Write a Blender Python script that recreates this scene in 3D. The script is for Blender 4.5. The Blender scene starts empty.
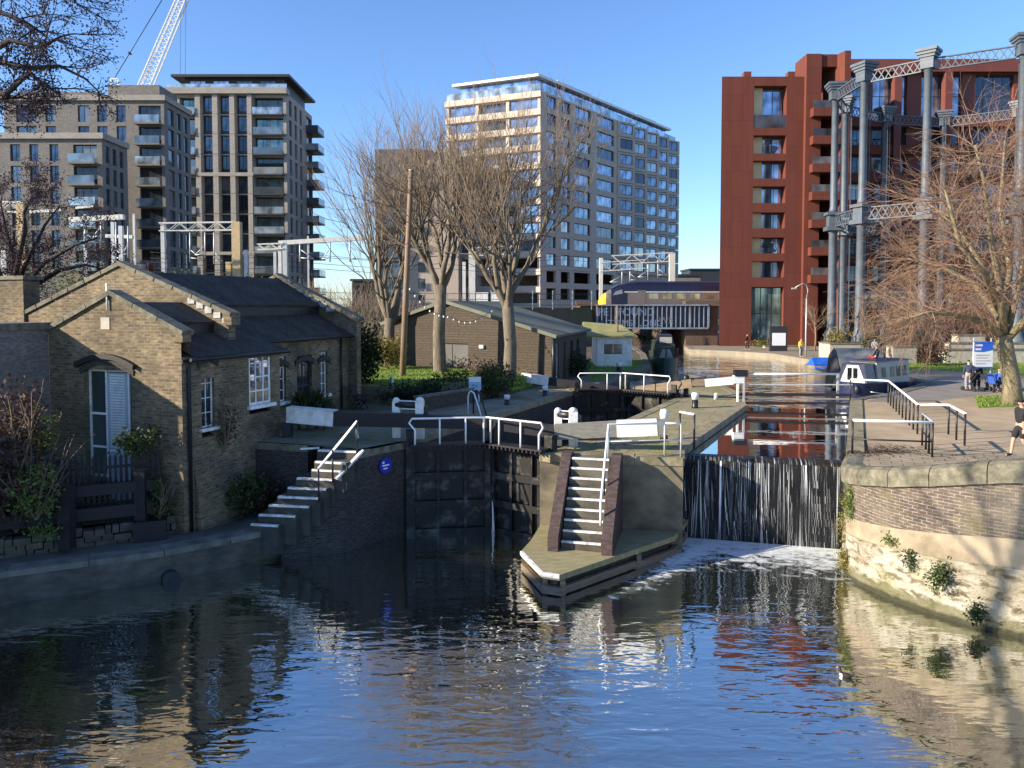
import bpy, math, random
from mathutils import Vector, Matrix
R = math.radians
V = Vector
scene = bpy.context.scene
COL = scene.collection

# ---------------------------------------------------------------- camera
F_PX, CAM_H, PITCH, HOR = 770.0, 8.0, 0.045, 305.0
CY = HOR + F_PX * math.tan(PITCH)
cam_d = bpy.data.cameras.new('camera')
cam = bpy.data.objects.new('camera', cam_d)
COL.objects.link(cam)
cam.location = (0, 0, CAM_H)
cam.rotation_euler = (math.pi / 2 - PITCH, 0, 0)
cam_d.sensor_width = 36
cam_d.lens = 36 * F_PX / 1024
cam_d.shift_y = -(384 - CY) / 1024
cam_d.clip_start, cam_d.clip_end = 0.1, 5000
scene.camera = cam

def ray(px, py):
    cp, sp = math.cos(PITCH), math.sin(PITCH)
    a, b = (px - 512) / F_PX, (CY - py) / F_PX
    return V((a, cp + b * sp, -sp + b * cp))

def at(px, py, z=None, Y=None):
    d = ray(px, py)
    k = (z - CAM_H) / d.z if z is not None else Y / d.y
    return V((0, 0, CAM_H)) + d * k

# ---------------------------------------------------------------- objects
def world(o):
    m = o.matrix_basis.copy()
    while o.parent:
        o = o.parent
        m = o.matrix_basis @ m
    return m

def tag(o, label=None, cat=None, group=None, kind=None):
    if label: o['label'] = label
    if cat: o['category'] = cat
    if group: o['group'] = group
    if kind: o['kind'] = kind
    return o

def thing(name, loc, rz, label, cat, group=None):
    o = bpy.data.objects.new(name, None)
    COL.objects.link(o)
    o.location = loc
    o.rotation_euler = (0, 0, rz)
    o.empty_display_size = 0.2
    return tag(o, label, cat, group)

def kids(o):
    return [c for c in bpy.data.objects if c.parent == o]

def copy_tree(o, parent=None, kidmap=None):
    if kidmap is None:
        kidmap = {}
        for c in bpy.data.objects:
            if c.parent: kidmap.setdefault(c.parent.name, []).append(c)
    c = o.copy()
    COL.objects.link(c)
    c.parent = parent
    for ch in kidmap.get(o.name, []):
        copy_tree(ch, c, kidmap)
    return c

class MB:
    def __init__(s):
        s.v, s.f, s.sm = [], [], []
    def add(s, vs, fs, smooth=False):
        b = len(s.v)
        s.v += [tuple(p) for p in vs]
        for f in fs:
            s.f.append([i + b for i in f]); s.sm.append(smooth)
        return s
    def quad(s, a, b, c, d):
        return s.add([a, b, c, d], [(0, 1, 2, 3)])
    def tri(s, a, b, c):
        return s.add([a, b, c], [(0, 1, 2)])
    def box(s, x0, x1, y0, y1, z0, z1):
        vs = [(x, y, z) for z in (z0, z1) for x, y in ((x0, y0), (x1, y0), (x1, y1), (x0, y1))]
        return s.add(vs, [(3, 2, 1, 0), (4, 5, 6, 7), (0, 1, 5, 4), (1, 2, 6, 5), (2, 3, 7, 6), (3, 0, 4, 7)])
    def obox(s, c, ex, hx, hy, hz):
        """box centred at c, ex = horizontal unit axis, half sizes"""
        c = V(c); ex = V(ex).normalized(); ey = V((-ex.y, ex.x, 0)); ez = V((0, 0, 1))
        vs = [c + ex * (a * hx) + ey * (b * hy) + ez * (d * hz) for d in (-1, 1) for a, b in ((-1, -1), (1, -1), (1, 1), (-1, 1))]
        return s.add(vs, [(3, 2, 1, 0), (4, 5, 6, 7), (0, 1, 5, 4), (1, 2, 6, 5), (2, 3, 7, 6), (3, 0, 4, 7)])
    def beam(s, p, q, w, h, up=(0, 0, 1), w2=None, h2=None):
        p, q = V(p), V(q); d = (q - p).normalized()
        up = V(up)
        if abs(d.dot(up)) > .98: up = V((0, 1, 0))
        a = d.cross(up).normalized(); b = a.cross(d)
        w2 = w if w2 is None else w2; h2 = h if h2 is None else h2
        vs = []
        for c, ww, hh in ((p, w, h), (q, w2, h2)):
            vs += [c + a * (i * ww / 2) + b * (j * hh / 2) for i, j in ((-1, -1), (1, -1), (1, 1), (-1, 1))]
        return s.add(vs, [(0, 1, 2, 3)[::-1], (4, 5, 6, 7), (0, 1, 5, 4), (1, 2, 6, 5), (2, 3, 7, 6), (3, 0, 4, 7)])
    def tube(s, pts, r, n=8, cap=True, smooth=True):
        pts = [V(p) for p in pts]
        rs = r if isinstance(r, (list, tuple)) else [r] * len(pts)
        vs, fs = [], []
        ref = None
        for i, p in enumerate(pts):
            if i == 0: d = pts[1] - p
            elif i == len(pts) - 1: d = p - pts[i - 1]
            else: d = pts[i + 1] - pts[i - 1]
            d.normalize()
            if ref is None:
                ref = V((0, 0, 1)) if abs(d.z) < .9 else V((0, 1, 0))
            a = d.cross(ref)
            if a.length < 1e-4: a = d.cross(V((1, 0, 0)))
            a.normalize(); b = a.cross(d); ref = b
            for k in range(n):
                t = 2 * math.pi * k / n
                vs.append(p + (a * math.cos(t) + b * math.sin(t)) * rs[i])
        for i in range(len(pts) - 1):
            for k in range(n):
                k2 = (k + 1) % n
                fs.append((i * n + k, i * n + k2, (i + 1) * n + k2, (i + 1) * n + k))
        s.add(vs, fs, smooth)
        if cap and n > 3:
            m = (len(pts) - 1) * n
            b = len(s.v) - len(vs)
            s.f.append([b + k for k in range(n)][::-1]); s.sm.append(False)
            s.f.append([b + m + k for k in range(n)]); s.sm.append(False)
        return s
    def prism(s, poly, z0, z1, bottom=True):
        """poly: list of (x,y); z0/z1 numbers or lists"""
        n = len(poly)
        ar = sum(poly[i][0] * poly[(i + 1) % n][1] - poly[(i + 1) % n][0] * poly[i][1] for i in range(n))
        if ar < 0: poly = poly[::-1]
        vs = [(p[0], p[1], z0) for p in poly] + [(p[0], p[1], z1) for p in poly]
        fs = [tuple(range(n, 2 * n))] + [(i, (i + 1) % n, n + (i + 1) % n, n + i) for i in range(n)]
        if bottom: fs.append(tuple(range(n))[::-1])
        return s.add(vs, fs)
    def extrude(s, prof, O, ex, ey, ez, t):
        """profile (a,b) in plane ex,ey from O, extruded t along ez"""
        O, ex, ey, ez = V(O), V(ex), V(ey), V(ez)
        n = len(prof)
        vs = [O + ex * a + ey * b for a, b in prof] + [O + ex * a + ey * b + ez * t for a, b in prof]
        fs = [tuple(range(n)), tuple(range(n, 2 * n))[::-1]] + [(n + i, n + (i + 1) % n, (i + 1) % n, i) for i in range(n)]
        return s.add(vs, fs)
    def lathe(s, c, prof, n=16):
        c = V(c); vs, fs = [], []
        for r, z in prof:
            for k in range(n):
                t = 2 * math.pi * k / n
                vs.append(c + V((r * math.cos(t), r * math.sin(t), z)))
        for i in range(len(prof) - 1):
            for k in range(n):
                k2 = (k + 1) % n
                fs.append((i * n + k, i * n + k2, (i + 1) * n + k2, (i + 1) * n + k))
        fs.append(tuple(range(n))[::-1]); fs.append(tuple((len(prof) - 1) * n + k for k in range(n)))
        return s.add(vs, fs, True)
    def ball(s, c, rx, ry, rz, n=10, m=6, jit=0, rng=None):
        c = V(c); vs, fs = [], []
        for i in range(m + 1):
            ph = math.pi * i / m
            for k in range(n):
                t = 2 * math.pi * k / n
                q = 1 + (rng.uniform(-jit, jit) if jit else 0)
                vs.append(c + V((rx * math.sin(ph) * math.cos(t) * q, ry * math.sin(ph) * math.sin(t) * q, rz * math.cos(ph) * q)))
        for i in range(m):
            for k in range(n):
                k2 = (k + 1) % n
                fs.append((i * n + k2, i * n + k, (i + 1) * n + k, (i + 1) * n + k2))
        return s.add(vs, fs, True)
    def facade(s, O, ex, W, H, holes, d=.25):
        """wall of width W, height H seen from outside, ex to the right; holes (x0,x1,z0,z1) with reveals"""
        O = V(O); ex = V(ex).normalized(); up = V((0, 0, 1)); n = ex.cross(up)
        xs = sorted({0, W} | {h[0] for h in holes} | {h[1] for h in holes})
        zs = sorted({0, H} | {h[2] for h in holes} | {h[3] for h in holes})
        P = lambda x, z, k=0: O + ex * x + up * z - n * k
        for j in range(len(zs) - 1):
            run = None
            for i in range(len(xs) - 1):
                cx, cz = (xs[i] + xs[i + 1]) / 2, (zs[j] + zs[j + 1]) / 2
                hole = any(h[0] < cx < h[1] and h[2] < cz < h[3] for h in holes)
                if not hole and run is None: run = xs[i]
                if (hole or i == len(xs) - 2) and run is not None:
                    e = xs[i] if hole else xs[i + 1]
                    s.quad(P(run, zs[j]), P(e, zs[j]), P(e, zs[j + 1]), P(run, zs[j + 1]))
                    run = None
        for x0, x1, z0, z1 in holes:
            s.quad(P(x0, z0), P(x0, z0, d), P(x0, z1, d), P(x0, z1)) if False else None
            s.quad(P(x0, z1), P(x0, z1, d), P(x0, z0, d), P(x0, z0))
            s.quad(P(x1, z0), P(x1, z0, d), P(x1, z1, d), P(x1, z1))
            s.quad(P(x0, z0), P(x0, z0, d), P(x1, z0, d), P(x1, z0))
            s.quad(P(x0, z1), P(x1, z1), P(x1, z1, d), P(x0, z1, d))
        return s
    def mesh(s, name, mat, uv=True):
        me = bpy.data.meshes.new(name)
        me.from_pydata(s.v, [], s.f)
        me.polygons.foreach_set('use_smooth', s.sm)
        if uv:
            ul = me.uv_layers.new(name='UVMap')
            data = [0.0] * (2 * len(me.loops))
            vs = me.vertices
            for p in me.polygons:
                n = p.normal
                if abs(n.z) > .85:
                    for li in p.loop_indices:
                        c = vs[me.loops[li].vertex_index].co
                        data[2 * li], data[2 * li + 1] = c.x, c.y
                else:
                    t = V((-n.y, n.x, 0)).normalized()
                    for li in p.loop_indices:
                        c = vs[me.loops[li].vertex_index].co
                        data[2 * li] = c.x * t.x + c.y * t.y
                        data[2 * li + 1] = c.z
            ul.data.foreach_set('uv', data)
        if mat: me.materials.append(mat)
        return me
    def build(s, name, mat, parent=None, is_world=False, uv=True):
        if is_world and parent is not None:
            inv = world(parent).inverted()
            s.v = [tuple(inv @ V(p)) for p in s.v]
        me = s.mesh(name, mat, uv)
        o = bpy.data.objects.new(name, me)
        COL.objects.link(o)
        if parent is not None: o.parent = parent
        return o

def lin(p, q, t): return V(p) + (V(q) - V(p)) * t

# ---------------------------------------------------------------- materials
class NT:
    def __init__(s, name):
        s.m = bpy.data.materials.new(name); s.m.use_nodes = True
        s.t = s.m.node_tree; s.t.nodes.clear()
        s.out = s.t.nodes.new('ShaderNodeOutputMaterial')
    def n(s, kind, **kw):
        nd = s.t.nodes.new(kind)
        for k, v in kw.items():
            if k.startswith('i_'):
                key = k[2:].replace('_', ' ')
                nd.inputs[int(key) if key.isdigit() else key].default_value = v
            else: setattr(nd, k, v)
        return nd
    def l(s, a, b): s.t.links.new(a, b)
    def co(s, kind='Object'): return s.n('ShaderNodeTexCoord').outputs[kind]
    def mapping(s, src, scale=(1, 1, 1), rot=(0, 0, 0), loc=(0, 0, 0)):
        m = s.n('ShaderNodeMapping'); s.l(src, m.inputs[0])
        m.inputs['Scale'].default_value = scale; m.inputs['Rotation'].default_value = rot; m.inputs['Location'].default_value = loc
        return m.outputs[0]
    def noise(s, src, scale, detail=3, rough=.55, dist=0):
        n = s.n('ShaderNodeTexNoise'); s.l(src, n.inputs['Vector'])
        n.inputs['Scale'].default_value = scale; n.inputs['Detail'].default_value = detail
        n.inputs['Roughness'].default_value = rough; n.inputs['Distortion'].default_value = dist
        return n.outputs['Fac']
    def ramp(s, src, stops):
        r = s.n('ShaderNodeValToRGB'); s.l(src, r.inputs[0])
        e = r.color_ramp.elements
        while len(e) < len(stops): e.new(.5)
        for el, (p, c) in zip(e, stops):
            el.position = p; el.color = (c[0], c[1], c[2], 1) if isinstance(c, (tuple, list)) else (c, c, c, 1)
        return r.outputs[0]
    def mix(s, fac, a, b, mode='MIX'):
        m = s.n('ShaderNodeMix', data_type='RGBA', blend_type=mode)
        for sock, val in ((m.inputs[0], fac), (m.inputs[6], a), (m.inputs[7], b)):
            if hasattr(val, 'links'): s.l(val, sock)
            elif isinstance(val, (int, float)): sock.default_value = val
            else: sock.default_value = (val[0], val[1], val[2], 1)
        return m.outputs[2]
    def math(s, op, a, b=None, clamp=False):
        m = s.n('ShaderNodeMath', operation=op, use_clamp=clamp)
        for i, val in enumerate((a, b)):
            if val is None: continue
            if hasattr(val, 'links'): s.l(val, m.inputs[i])
            else: m.inputs[i].default_value = val
        return m.outputs[0]
    def bump(s, h, strength=.4, dist=.02):
        b = s.n('ShaderNodeBump'); s.l(h, b.inputs['Height'])
        b.inputs['Strength'].default_value = strength; b.inputs['Distance'].default_value = dist
        return b.outputs[0]
    def pbr(s, col, rough=.7, metal=0, normal=None, spec=.5, **kw):
        p = s.n('ShaderNodeBsdfPrincipled')
        for key, val in (('Base Color', col), ('Roughness', rough), ('Metallic', metal), ('Specular IOR Level', spec)):
            if hasattr(val, 'links'): s.l(val, p.inputs[key])
            elif isinstance(val, (int, float)): p.inputs[key].default_value = val
            else: p.inputs[key].default_value = (val[0], val[1], val[2], 1)
        if normal is not None: s.l(normal, p.inputs['Normal'])
        for k, v in kw.items(): p.inputs[k.replace('_', ' ')].default_value = v
        s.l(p.outputs[0], s.out.inputs[0])
        return p

def plain(name, col, rough=.6, metal=0, var=.25, scale=3, bump=0, stretch=(1, 1, 1), dirt=None, spec=.5):
    t = NT(name); c = t.mapping(t.co(), stretch)
    n = t.noise(c, scale, 5, .6)
    dark = tuple(k * (1 - var) for k in col); lite = tuple(min(1, k * (1 + var * .7)) for k in col)
    cc = t.mix(t.ramp(n, [(.3, 0), (.7, 1)]), dark, lite)
    if dirt:
        d = t.noise(t.co(), scale * .35, 6, .7)
        cc = t.mix(t.ramp(d, [(.5, 0), (.68, .85)]), cc, dirt)
    nm = t.bump(t.noise(c, scale * 4, 4), bump, .02) if bump else None
    t.pbr(cc, rough, metal, nm, spec)
    return t.m

def brick(name, c1, c2, mortar, dirt, dirt_amt=.6, w=.24, h=.085, m=.012, bias=0.0, moss=None):
    t = NT(name); uv = t.co('UV')
    b = t.n('ShaderNodeTexBrick', offset=.5, squash=1.0)
    t.l(uv, b.inputs['Vector'])
    b.inputs['Scale'].default_value = 1
    b.inputs['Mortar Size'].default_value = m
    b.inputs['Mortar Smooth'].default_value = .15
    b.inputs['Bias'].default_value = bias
    b.inputs['Brick Width'].default_value = w
    b.inputs['Row Height'].default_value = h
    b.inputs['Color1'].default_value = (*c1, 1); b.inputs['Color2'].default_value = (*c2, 1); b.inputs['Mortar'].default_value = (*mortar, 1)
    n1 = t.noise(uv, .55, 6, .65)
    n2 = t.noise(t.mapping(uv, (5, 12, 1)), 1.0, 3)
    col = t.mix(t.ramp(n2, [(.4, .0), (.62, .75)]), b.outputs['Color'], tuple(k * .45 for k in c1))
    col = t.mix(t.ramp(n1, [(.42, 0), (.72, dirt_amt)]), col, dirt)
    if moss:
        n3 = t.noise(uv, 1.3, 6, .7)
        col = t.mix(t.ramp(n3, [(.55, 0), (.66, .8)]), col, moss)
    hgt = t.math('SUBTRACT', t.noise(uv, 22, 3), b.outputs['Fac'])
    t.pbr(col, .88, 0, t.bump(hgt, .6, .012), .3)
    return t.m

def wood(name, col, rough=.75, axis=(12, 1, 12), var=.4, wet=None):
    t = NT(name); c = t.mapping(t.co(), axis)
    n = t.noise(c, 1.2, 6, .65, .6)
    cc = t.mix(t.ramp(n, [(.3, 0), (.72, 1)]), tuple(k * (1 - var) for k in col), tuple(k * (1 + var * .6) for k in col))
    if wet:
        cc = t.mix(t.ramp(t.noise(t.co(), 1.6, 5, .7), [(.52, 0), (.7, .9)]), cc, wet)
    t.pbr(cc, rough, 0, t.bump(n, .35, .02), .35)
    return t.m

def leafmat(name, c1, c2, c3=None, trans=True):
    t = NT(name)
    g = t.n('ShaderNodeNewGeometry')
    st = [(0, c1), (1, c2)] if c3 is None else [(0, c1), (.6, c2), (1, c3)]
    col = t.ramp(g.outputs['Random Per Island'], st)
    col = t.mix(t.ramp(t.noise(t.co(), 1.3, 3), [(.35, 0), (.7, .6)]), col, tuple(k * .55 for k in c1))
    p = t.pbr(col, .6, 0, None, .3)
    tr = t.n('ShaderNodeBsdfTranslucent'); t.l(col, tr.inputs[0])
    mx = t.n('ShaderNodeMixShader'); mx.inputs[0].default_value = .25
    t.l(p.outputs[0], mx.inputs[1]); t.l(tr.outputs[0], mx.inputs[2]); t.l(mx.outputs[0], t.out.inputs[0])
    return t.m

def panelmat(name, c):
    t = NT(name); uv = t.co('UV')
    b = t.n('ShaderNodeTexBrick', offset=.0); t.l(uv, b.inputs['Vector'])
    for k, v in (('Scale', 1), ('Mortar Size', .018), ('Brick Width', 1.25), ('Row Height', 2.92), ('Bias', 0), ('Mortar Smooth', .2)): b.inputs[k].default_value = v
    b.inputs['Color1'].default_value = (*c, 1); b.inputs['Color2'].default_value = (*[k * .84 for k in c], 1); b.inputs['Mortar'].default_value = (*[k * .5 for k in c], 1)
    s = t.noise(t.mapping(uv, (1.6, .12, 1)), 1, 5, .7)
    col = t.mix(t.ramp(s, [(.42, 0), (.7, .6)]), b.outputs['Color'], tuple(k * .62 for k in c))
    col = t.mix(t.ramp(t.noise(uv, 9, 3), [(.4, 0), (.7, .3)]), col, tuple(min(1, k * 1.5) for k in c))
    t.pbr(col, .75, 0, t.bump(t.math('SUBTRACT', 1, b.outputs['Fac']), .3, .02), .3)
    return t.m

def glassmat(name, tint=(.04, .055, .07), refl=.5, rough=.04):
    t = NT(name)
    n = t.noise(t.mapping(t.co(), (.7, .7, .45)), 1.0, 2)
    col = t.mix(t.ramp(n, [(.35, 0), (.65, 1)]), tuple(k * .45 for k in tint), tuple(min(1, k * 1.7) for k in tint))
    rnd = t.n('ShaderNodeObjectInfo').outputs['Random']
    col = t.mix(t.ramp(rnd, [(0, 1), (.3, .55), (.6, 0), (1, 0)]), col, tuple(k * .25 for k in tint))
    col = t.mix(t.ramp(rnd, [(.8, 0), (.86, .55), (1, .55)]), col, (.34, .32, .29))
    t.pbr(col, rough, refl, t.bump(t.noise(t.co(), .8, 2), .05, .02), .8)
    return t.m

M = {}
M['stock'] = brick('stock_brick', (.33, .24, .128), (.085, .06, .036), (.25, .215, .165), (.045, .036, .027), .88, w=.27, h=.1, m=.016)
M['dark_brick'] = brick('dark_brick', (.075, .062, .055), (.05, .042, .04), (.1, .095, .085), (.02, .02, .018), .7, moss=(.05, .055, .03))
M['blue_brick'] = brick('engineering_brick', (.11, .065, .06), (.075, .05, .05), (.085, .075, .07), (.04, .03, .028), .4)
M['bank_brick'] = brick('bank_brick', (.145, .1, .078), (.066, .053, .05), (.26, .235, .19), (.25, .215, .155), .6, moss=(.14, .12, .06))
M['shed_brick'] = brick('shed_brick', (.1, .08, .06), (.075, .06, .047), (.1, .085, .07), (.07, .055, .045), .5)
M['pale_brick'] = brick('pale_brick', (.45, .405, .35), (.35, .315, .27), (.41, .37, .325), (.25, .22, .19), .35, w=.6, h=.2)
M['buff_brick'] = brick('buff_brick', (.64, .53, .43), (.55, .45, .36), (.58, .48, .39), (.42, .34, .27), .25, w=.6, h=.2)
M['grey_brick'] = brick('grey_brick', (.27, .245, .22), (.19, .172, .155), (.25, .23, .21), (.13, .12, .11), .45, w=.6, h=.2)
M['viaduct_brick'] = brick('viaduct_brick', (.17, .1, .065), (.12, .075, .05), (.14, .11, .085), (.05, .035, .03), .6)
M['coping'] = plain('weathered_coping_stone', (.165, .15, .105), .92, 0, .5, 4, .8, dirt=(.06, .058, .038))
M['moss_stone'] = plain('mossy_stone', (.25, .21, .13), .9, 0, .4, 2.2, .5, dirt=(.1, .1, .04))
M['pale_stone'] = plain('pale_stone', (.42, .38, .3), .85, 0, .25, 3, .3)
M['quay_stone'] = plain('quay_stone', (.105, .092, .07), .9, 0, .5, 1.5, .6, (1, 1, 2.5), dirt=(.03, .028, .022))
M['island_stone'] = plain('island_wall_stone', (.17, .14, .09), .9, 0, .5, 1.3, .6, (1, 1, 1.4), dirt=(.055, .048, .03))
M['quay_pale'] = plain('tan_quay_stone', (.24, .2, .145), .9, 0, .25, 1.5, .3, dirt=(.2, .17, .11))
M['step_stone'] = plain('dark_step_stone', (.06, .055, .045), .9, 0, .5, 2.5, .6, dirt=(.03, .035, .02))
M['render_pink'] = plain('pale_fascia', (.56, .47, .38), .8, 0, .15, 2)
M['white'] = plain('white_paint', (.78, .77, .74), .55, 0, .12, 5, .2, dirt=(.42, .38, .3))
M['white_rail'] = plain('white_rail_paint', (.8, .79, .77), .45, 0, .08, 8)
M['nosing'] = plain('worn_white_nosing', (.72, .71, .67), .75, 0, .25, 9, .3, dirt=(.2, .19, .15))
M['black'] = plain('black_paint', (.013, .013, .016), .45, 0, .4, 5)
M['black_wood'] = wood('black_tarred_wood', (.02, .018, .02), .55)
M['wet_wood'] = wood('wet_gate_wood', (.013, .011, .009), .5, (9, 9, 1.5), .6, wet=(.12, .12, .105))
M['grey_wood'] = wood('grey_weathered_wood', (.21, .2, .175), .85, (3, 3, 14), .3)
M['brown_wood'] = wood('brown_weathered_wood', (.2, .15, .1), .85, (2, 2, 14), .4)
M['pole_wood'] = wood('pole_wood', (.25, .17, .11), .85, (14, 14, 1), .4)
M['deck_wood'] = wood('mossy_deck', (.3, .26, .14), .9, (2, 9, 2), .35, wet=(.2, .2, .08))
M['steel'] = plain('galvanised_steel', (.5, .5, .49), .5, .35, .2, 3)
M['steel_cream'] = plain('cream_steel', (.62, .6, .54), .55, .1, .15, 3)
M['ochre'] = plain('ochre_mast', (.5, .36, .19), .7, 0, .2, 2)
M['iron'] = plain('gasholder_iron', (.085, .105, .13), .55, .0, .25, 1.2, .1)
M['red_panel'] = panelmat('weathered_red_panel', (.138, .038, .024))
M['red_panel_dark'] = plain('dark_red_panel', (.15, .04, .028), .65, 0, .15, .5)
M['gold'] = plain('gold_panel', (.62, .44, .24), .4, .3, .15, 1)
M['glass'] = glassmat('window_glass', (.1, .125, .16), .55)
M['glass_dark'] = glassmat('dark_window_glass', (.035, .04, .05), .3)
M['glass_sky'] = glassmat('sky_window_glass', (.34, .4, .5), .8, .03)
M['glass_bay'] = glassmat('bay_window_glass', (.17, .21, .28), .7, .04)
M['glass_green'] = glassmat('green_window_glass', (.2, .27, .25), .5)
M['balus_dark'] = glassmat('dark_balustrade_glass', (.12, .1, .1), .2, .1)
M['balus'] = glassmat('balustrade_glass', (.3, .36, .4), .45, .12)
M['frame_dark'] = plain('dark_frame', (.035, .036, .04), .5, .2, .2, 4)
M['slate'] = None
M['grey_door'] = plain('grey_blue_door', (.36, .43, .47), .5, 0, .08, 4)
M['skin'] = plain('skin', (.5, .3, .21), .6, 0, .08, 8)
M['cloth_black'] = plain('black_cloth', (.015, .015, .017), .9, 0, .3, 12)
M['cloth_navy'] = plain('navy_cloth', (.03, .045, .09), .9, 0, .3, 12)
M['cloth_grey'] = plain('grey_cloth', (.25, .24, .27), .9, 0, .2, 12)
M['cloth_red'] = plain('red_cloth', (.3, .035, .035), .9, 0, .2, 12)
M['cloth_blue'] = plain('blue_cloth', (.03, .1, .45), .8, 0, .2, 12)
M['cloth_yellow'] = plain('yellow_cloth', (.75, .55, .06), .8, 0, .1, 12)
M['hair'] = plain('dark_hair', (.02, .014, .01), .8, 0, .3, 20)
M['blue_sign'] = plain('blue_sign', (.015, .03, .38), .4, 0, .05, 2)
M['board_blue'] = plain('board_blue', (.02, .12, .62), .4, 0, .05, 2)
M['letter_white'] = plain('white_lettering', (.8, .8, .8), .5, 0, .02, 2)
M['tarp_grey'] = plain('grey_tarpaulin', (.27, .265, .25), .85, 0, .3, 1.3, .5)
M['weir_face'] = plain('wet_black_weir_face', (.008, .009, .011), .6, 0, .5, 3, .5, (1, 1, .4), spec=.2)
M['tarp_blue'] = plain('blue_tarpaulin', (.03, .14, .58), .5, 0, .25, 2, .4)
M['boat_navy'] = plain('navy_boat_paint', (.014, .02, .06), .35, 0, .2, 2)
M['boat_grey'] = plain('grey_boat_paint', (.34, .33, .3), .5, 0, .15, 2)
M['boat_green'] = plain('dark_green_boat_paint', (.03, .045, .03), .35, 0, .2, 2)
M['train_blue'] = plain('train_blue', (.012, .013, .035), .3, .1, .1, 1)
M['train_grey'] = plain('train_grey', (.16, .13, .12), .35, .1, .1, 1)
M['train_yellow'] = plain('train_yellow', (.8, .58, .02), .4, 0, .05, 1)
M['bark'] = plain('pale_grey_bark', (.15, .12, .085), .9, 0, .45, 4, .7, (1, 1, .5), dirt=(.1, .09, .055))
M['twig'] = plain('brown_twigs', (.19, .14, .095), .85, 0, .35, 3)
M['bark_moss'] = plain('mossy_bark', (.22, .18, .11), .9, 0, .4, 4, .7, dirt=(.17, .16, .06))
M['twig_red'] = plain('reddish_twigs', (.24, .145, .095), .85, 0, .35, 3)
M['bark_dark'] = plain('dark_bark', (.035, .024, .024), .9, 0, .35, 4, .5)
M['twig_dry'] = plain('dry_stems', (.24, .175, .11), .9, 0, .4, 3)
M['leaf_dark'] = leafmat('dark_leaves', (.012, .026, .01), (.03, .055, .018), (.05, .08, .025))
M['leaf_mid'] = leafmat('mid_leaves', (.03, .05, .014), (.065, .095, .025), (.11, .12, .035))
M['leaf_yellow'] = leafmat('yellow_leaves', (.16, .13, .03), (.28, .22, .05), (.12, .13, .03))
M['leaf_pale'] = leafmat('pale_leaves', (.16, .17, .1), (.26, .27, .17), (.1, .12, .05))
M['leaf_brown'] = leafmat('brown_leaves', (.06, .03, .022), (.1, .055, .035), (.12, .075, .045))
M['leaf_purple'] = leafmat('purple_buds', (.03, .014, .02), (.06, .028, .03), (.085, .045, .04))
M['leaf_fresh'] = leafmat('fresh_leaves', (.1, .15, .03), (.18, .23, .05), (.06, .1, .02))
M['leaf_grass'] = leafmat('grass_blades', (.13, .21, .025), (.23, .32, .05), (.28, .31, .08))

def slate(name, c, axis_uv=True):
    t = NT(name); uv = t.co('UV')
    b = t.n('ShaderNodeTexBrick', offset=.5); t.l(uv, b.inputs['Vector'])
    for k, v in (('Scale', 1), ('Mortar Size', .012), ('Brick Width', .34), ('Row Height', .2), ('Bias', 0), ('Mortar Smooth', .1)): b.inputs[k].default_value = v
    b.inputs['Color1'].default_value = (*c, 1); b.inputs['Color2'].default_value = (*[k * .6 for k in c], 1); b.inputs['Mortar'].default_value = (*[k * .3 for k in c], 1)
    col = t.mix(t.ramp(t.noise(uv, .9, 6, .7), [(.45, 0), (.75, .7)]), b.outputs['Color'], tuple(k * 1.7 for k in c))
    t.pbr(col, .85, 0, t.bump(t.math('SUBTRACT', t.noise(uv, 6, 3), b.outputs['Fac']), .6, .03), .25)
    return t.m
M['slate'] = slate('slate_roof', (.062, .052, .043))
M['felt'] = plain('grey_green_roof_felt', (.13, .14, .105), .85, 0, .25, .8, .2, dirt=(.1, .1, .07))
M['felt_yellow'] = plain('yellow_green_roof', (.3, .28, .11), .85, 0, .2, 1, .2)
M['leadflash'] = plain('pale_lead_flashing', (.4, .39, .37), .8, .0, .35, 5, dirt=(.15, .14, .12))

def ground_mat(name, c1, c2, s1=1.2, c3=None, flags=None):
    t = NT(name); c = t.co()
    n = t.noise(c, s1, 7, .65); n2 = t.noise(c, s1 * .22, 5, .6)
    col = t.mix(t.ramp(n, [(.35, 0), (.68, 1)]), c1, c2)
    if c3: col = t.mix(t.ramp(n2, [(.48, 0), (.62, .8)]), col, c3)
    h = t.noise(c, s1 * 9, 4)
    if flags:
        b = t.n('ShaderNodeTexBrick', offset=.5); t.l(t.mapping(c, (1, 1, 1), (0, 0, flags[2])), b.inputs['Vector'])
        for k, v in (('Scale', 1), ('Mortar Size', .018), ('Brick Width', flags[0]), ('Row Height', flags[1]), ('Mortar Smooth', .3)): b.inputs[k].default_value = v
        b.inputs['Color1'].default_value = (1, 1, 1, 1); b.inputs['Color2'].default_value = (.78, .78, .78, 1); b.inputs['Mortar'].default_value = (.35, .36, .25, 1)
        col = t.mix(1, col, b.outputs['Color'], 'MULTIPLY')
    t.pbr(col, .92, 0, t.bump(h, .4, .02), .25)
    return t.m
M['ground'] = ground_mat('earth_ground', (.09, .075, .055), (.14, .115, .085), .8, (.08, .09, .04))
M['flags'] = ground_mat('lockside_flags', (.23, .195, .14), (.31, .27, .2), 1.1, (.18, .18, .08), (1.2, .7, R(23)))
M['island_top'] = ground_mat('mossy_island_paving', (.27, .23, .13), (.36, .31, .19), 1.3, (.24, .24, .07), (1.3, .8, R(23)))
M['path'] = ground_mat('towpath_surface', (.36, .27, .17), (.46, .355, .23), .9, (.28, .225, .14))
M['setts'] = ground_mat('worn_stone_setts', (.33, .26, .175), (.43, .345, .235), 1.2, (.22, .2, .13), (.62, .34, R(23)))
M['quay_cope'] = plain('pale_edged_quay_coping', (.17, .155, .125), .9, 0, .45, 2.2, .6, dirt=(.05, .047, .036))
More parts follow.
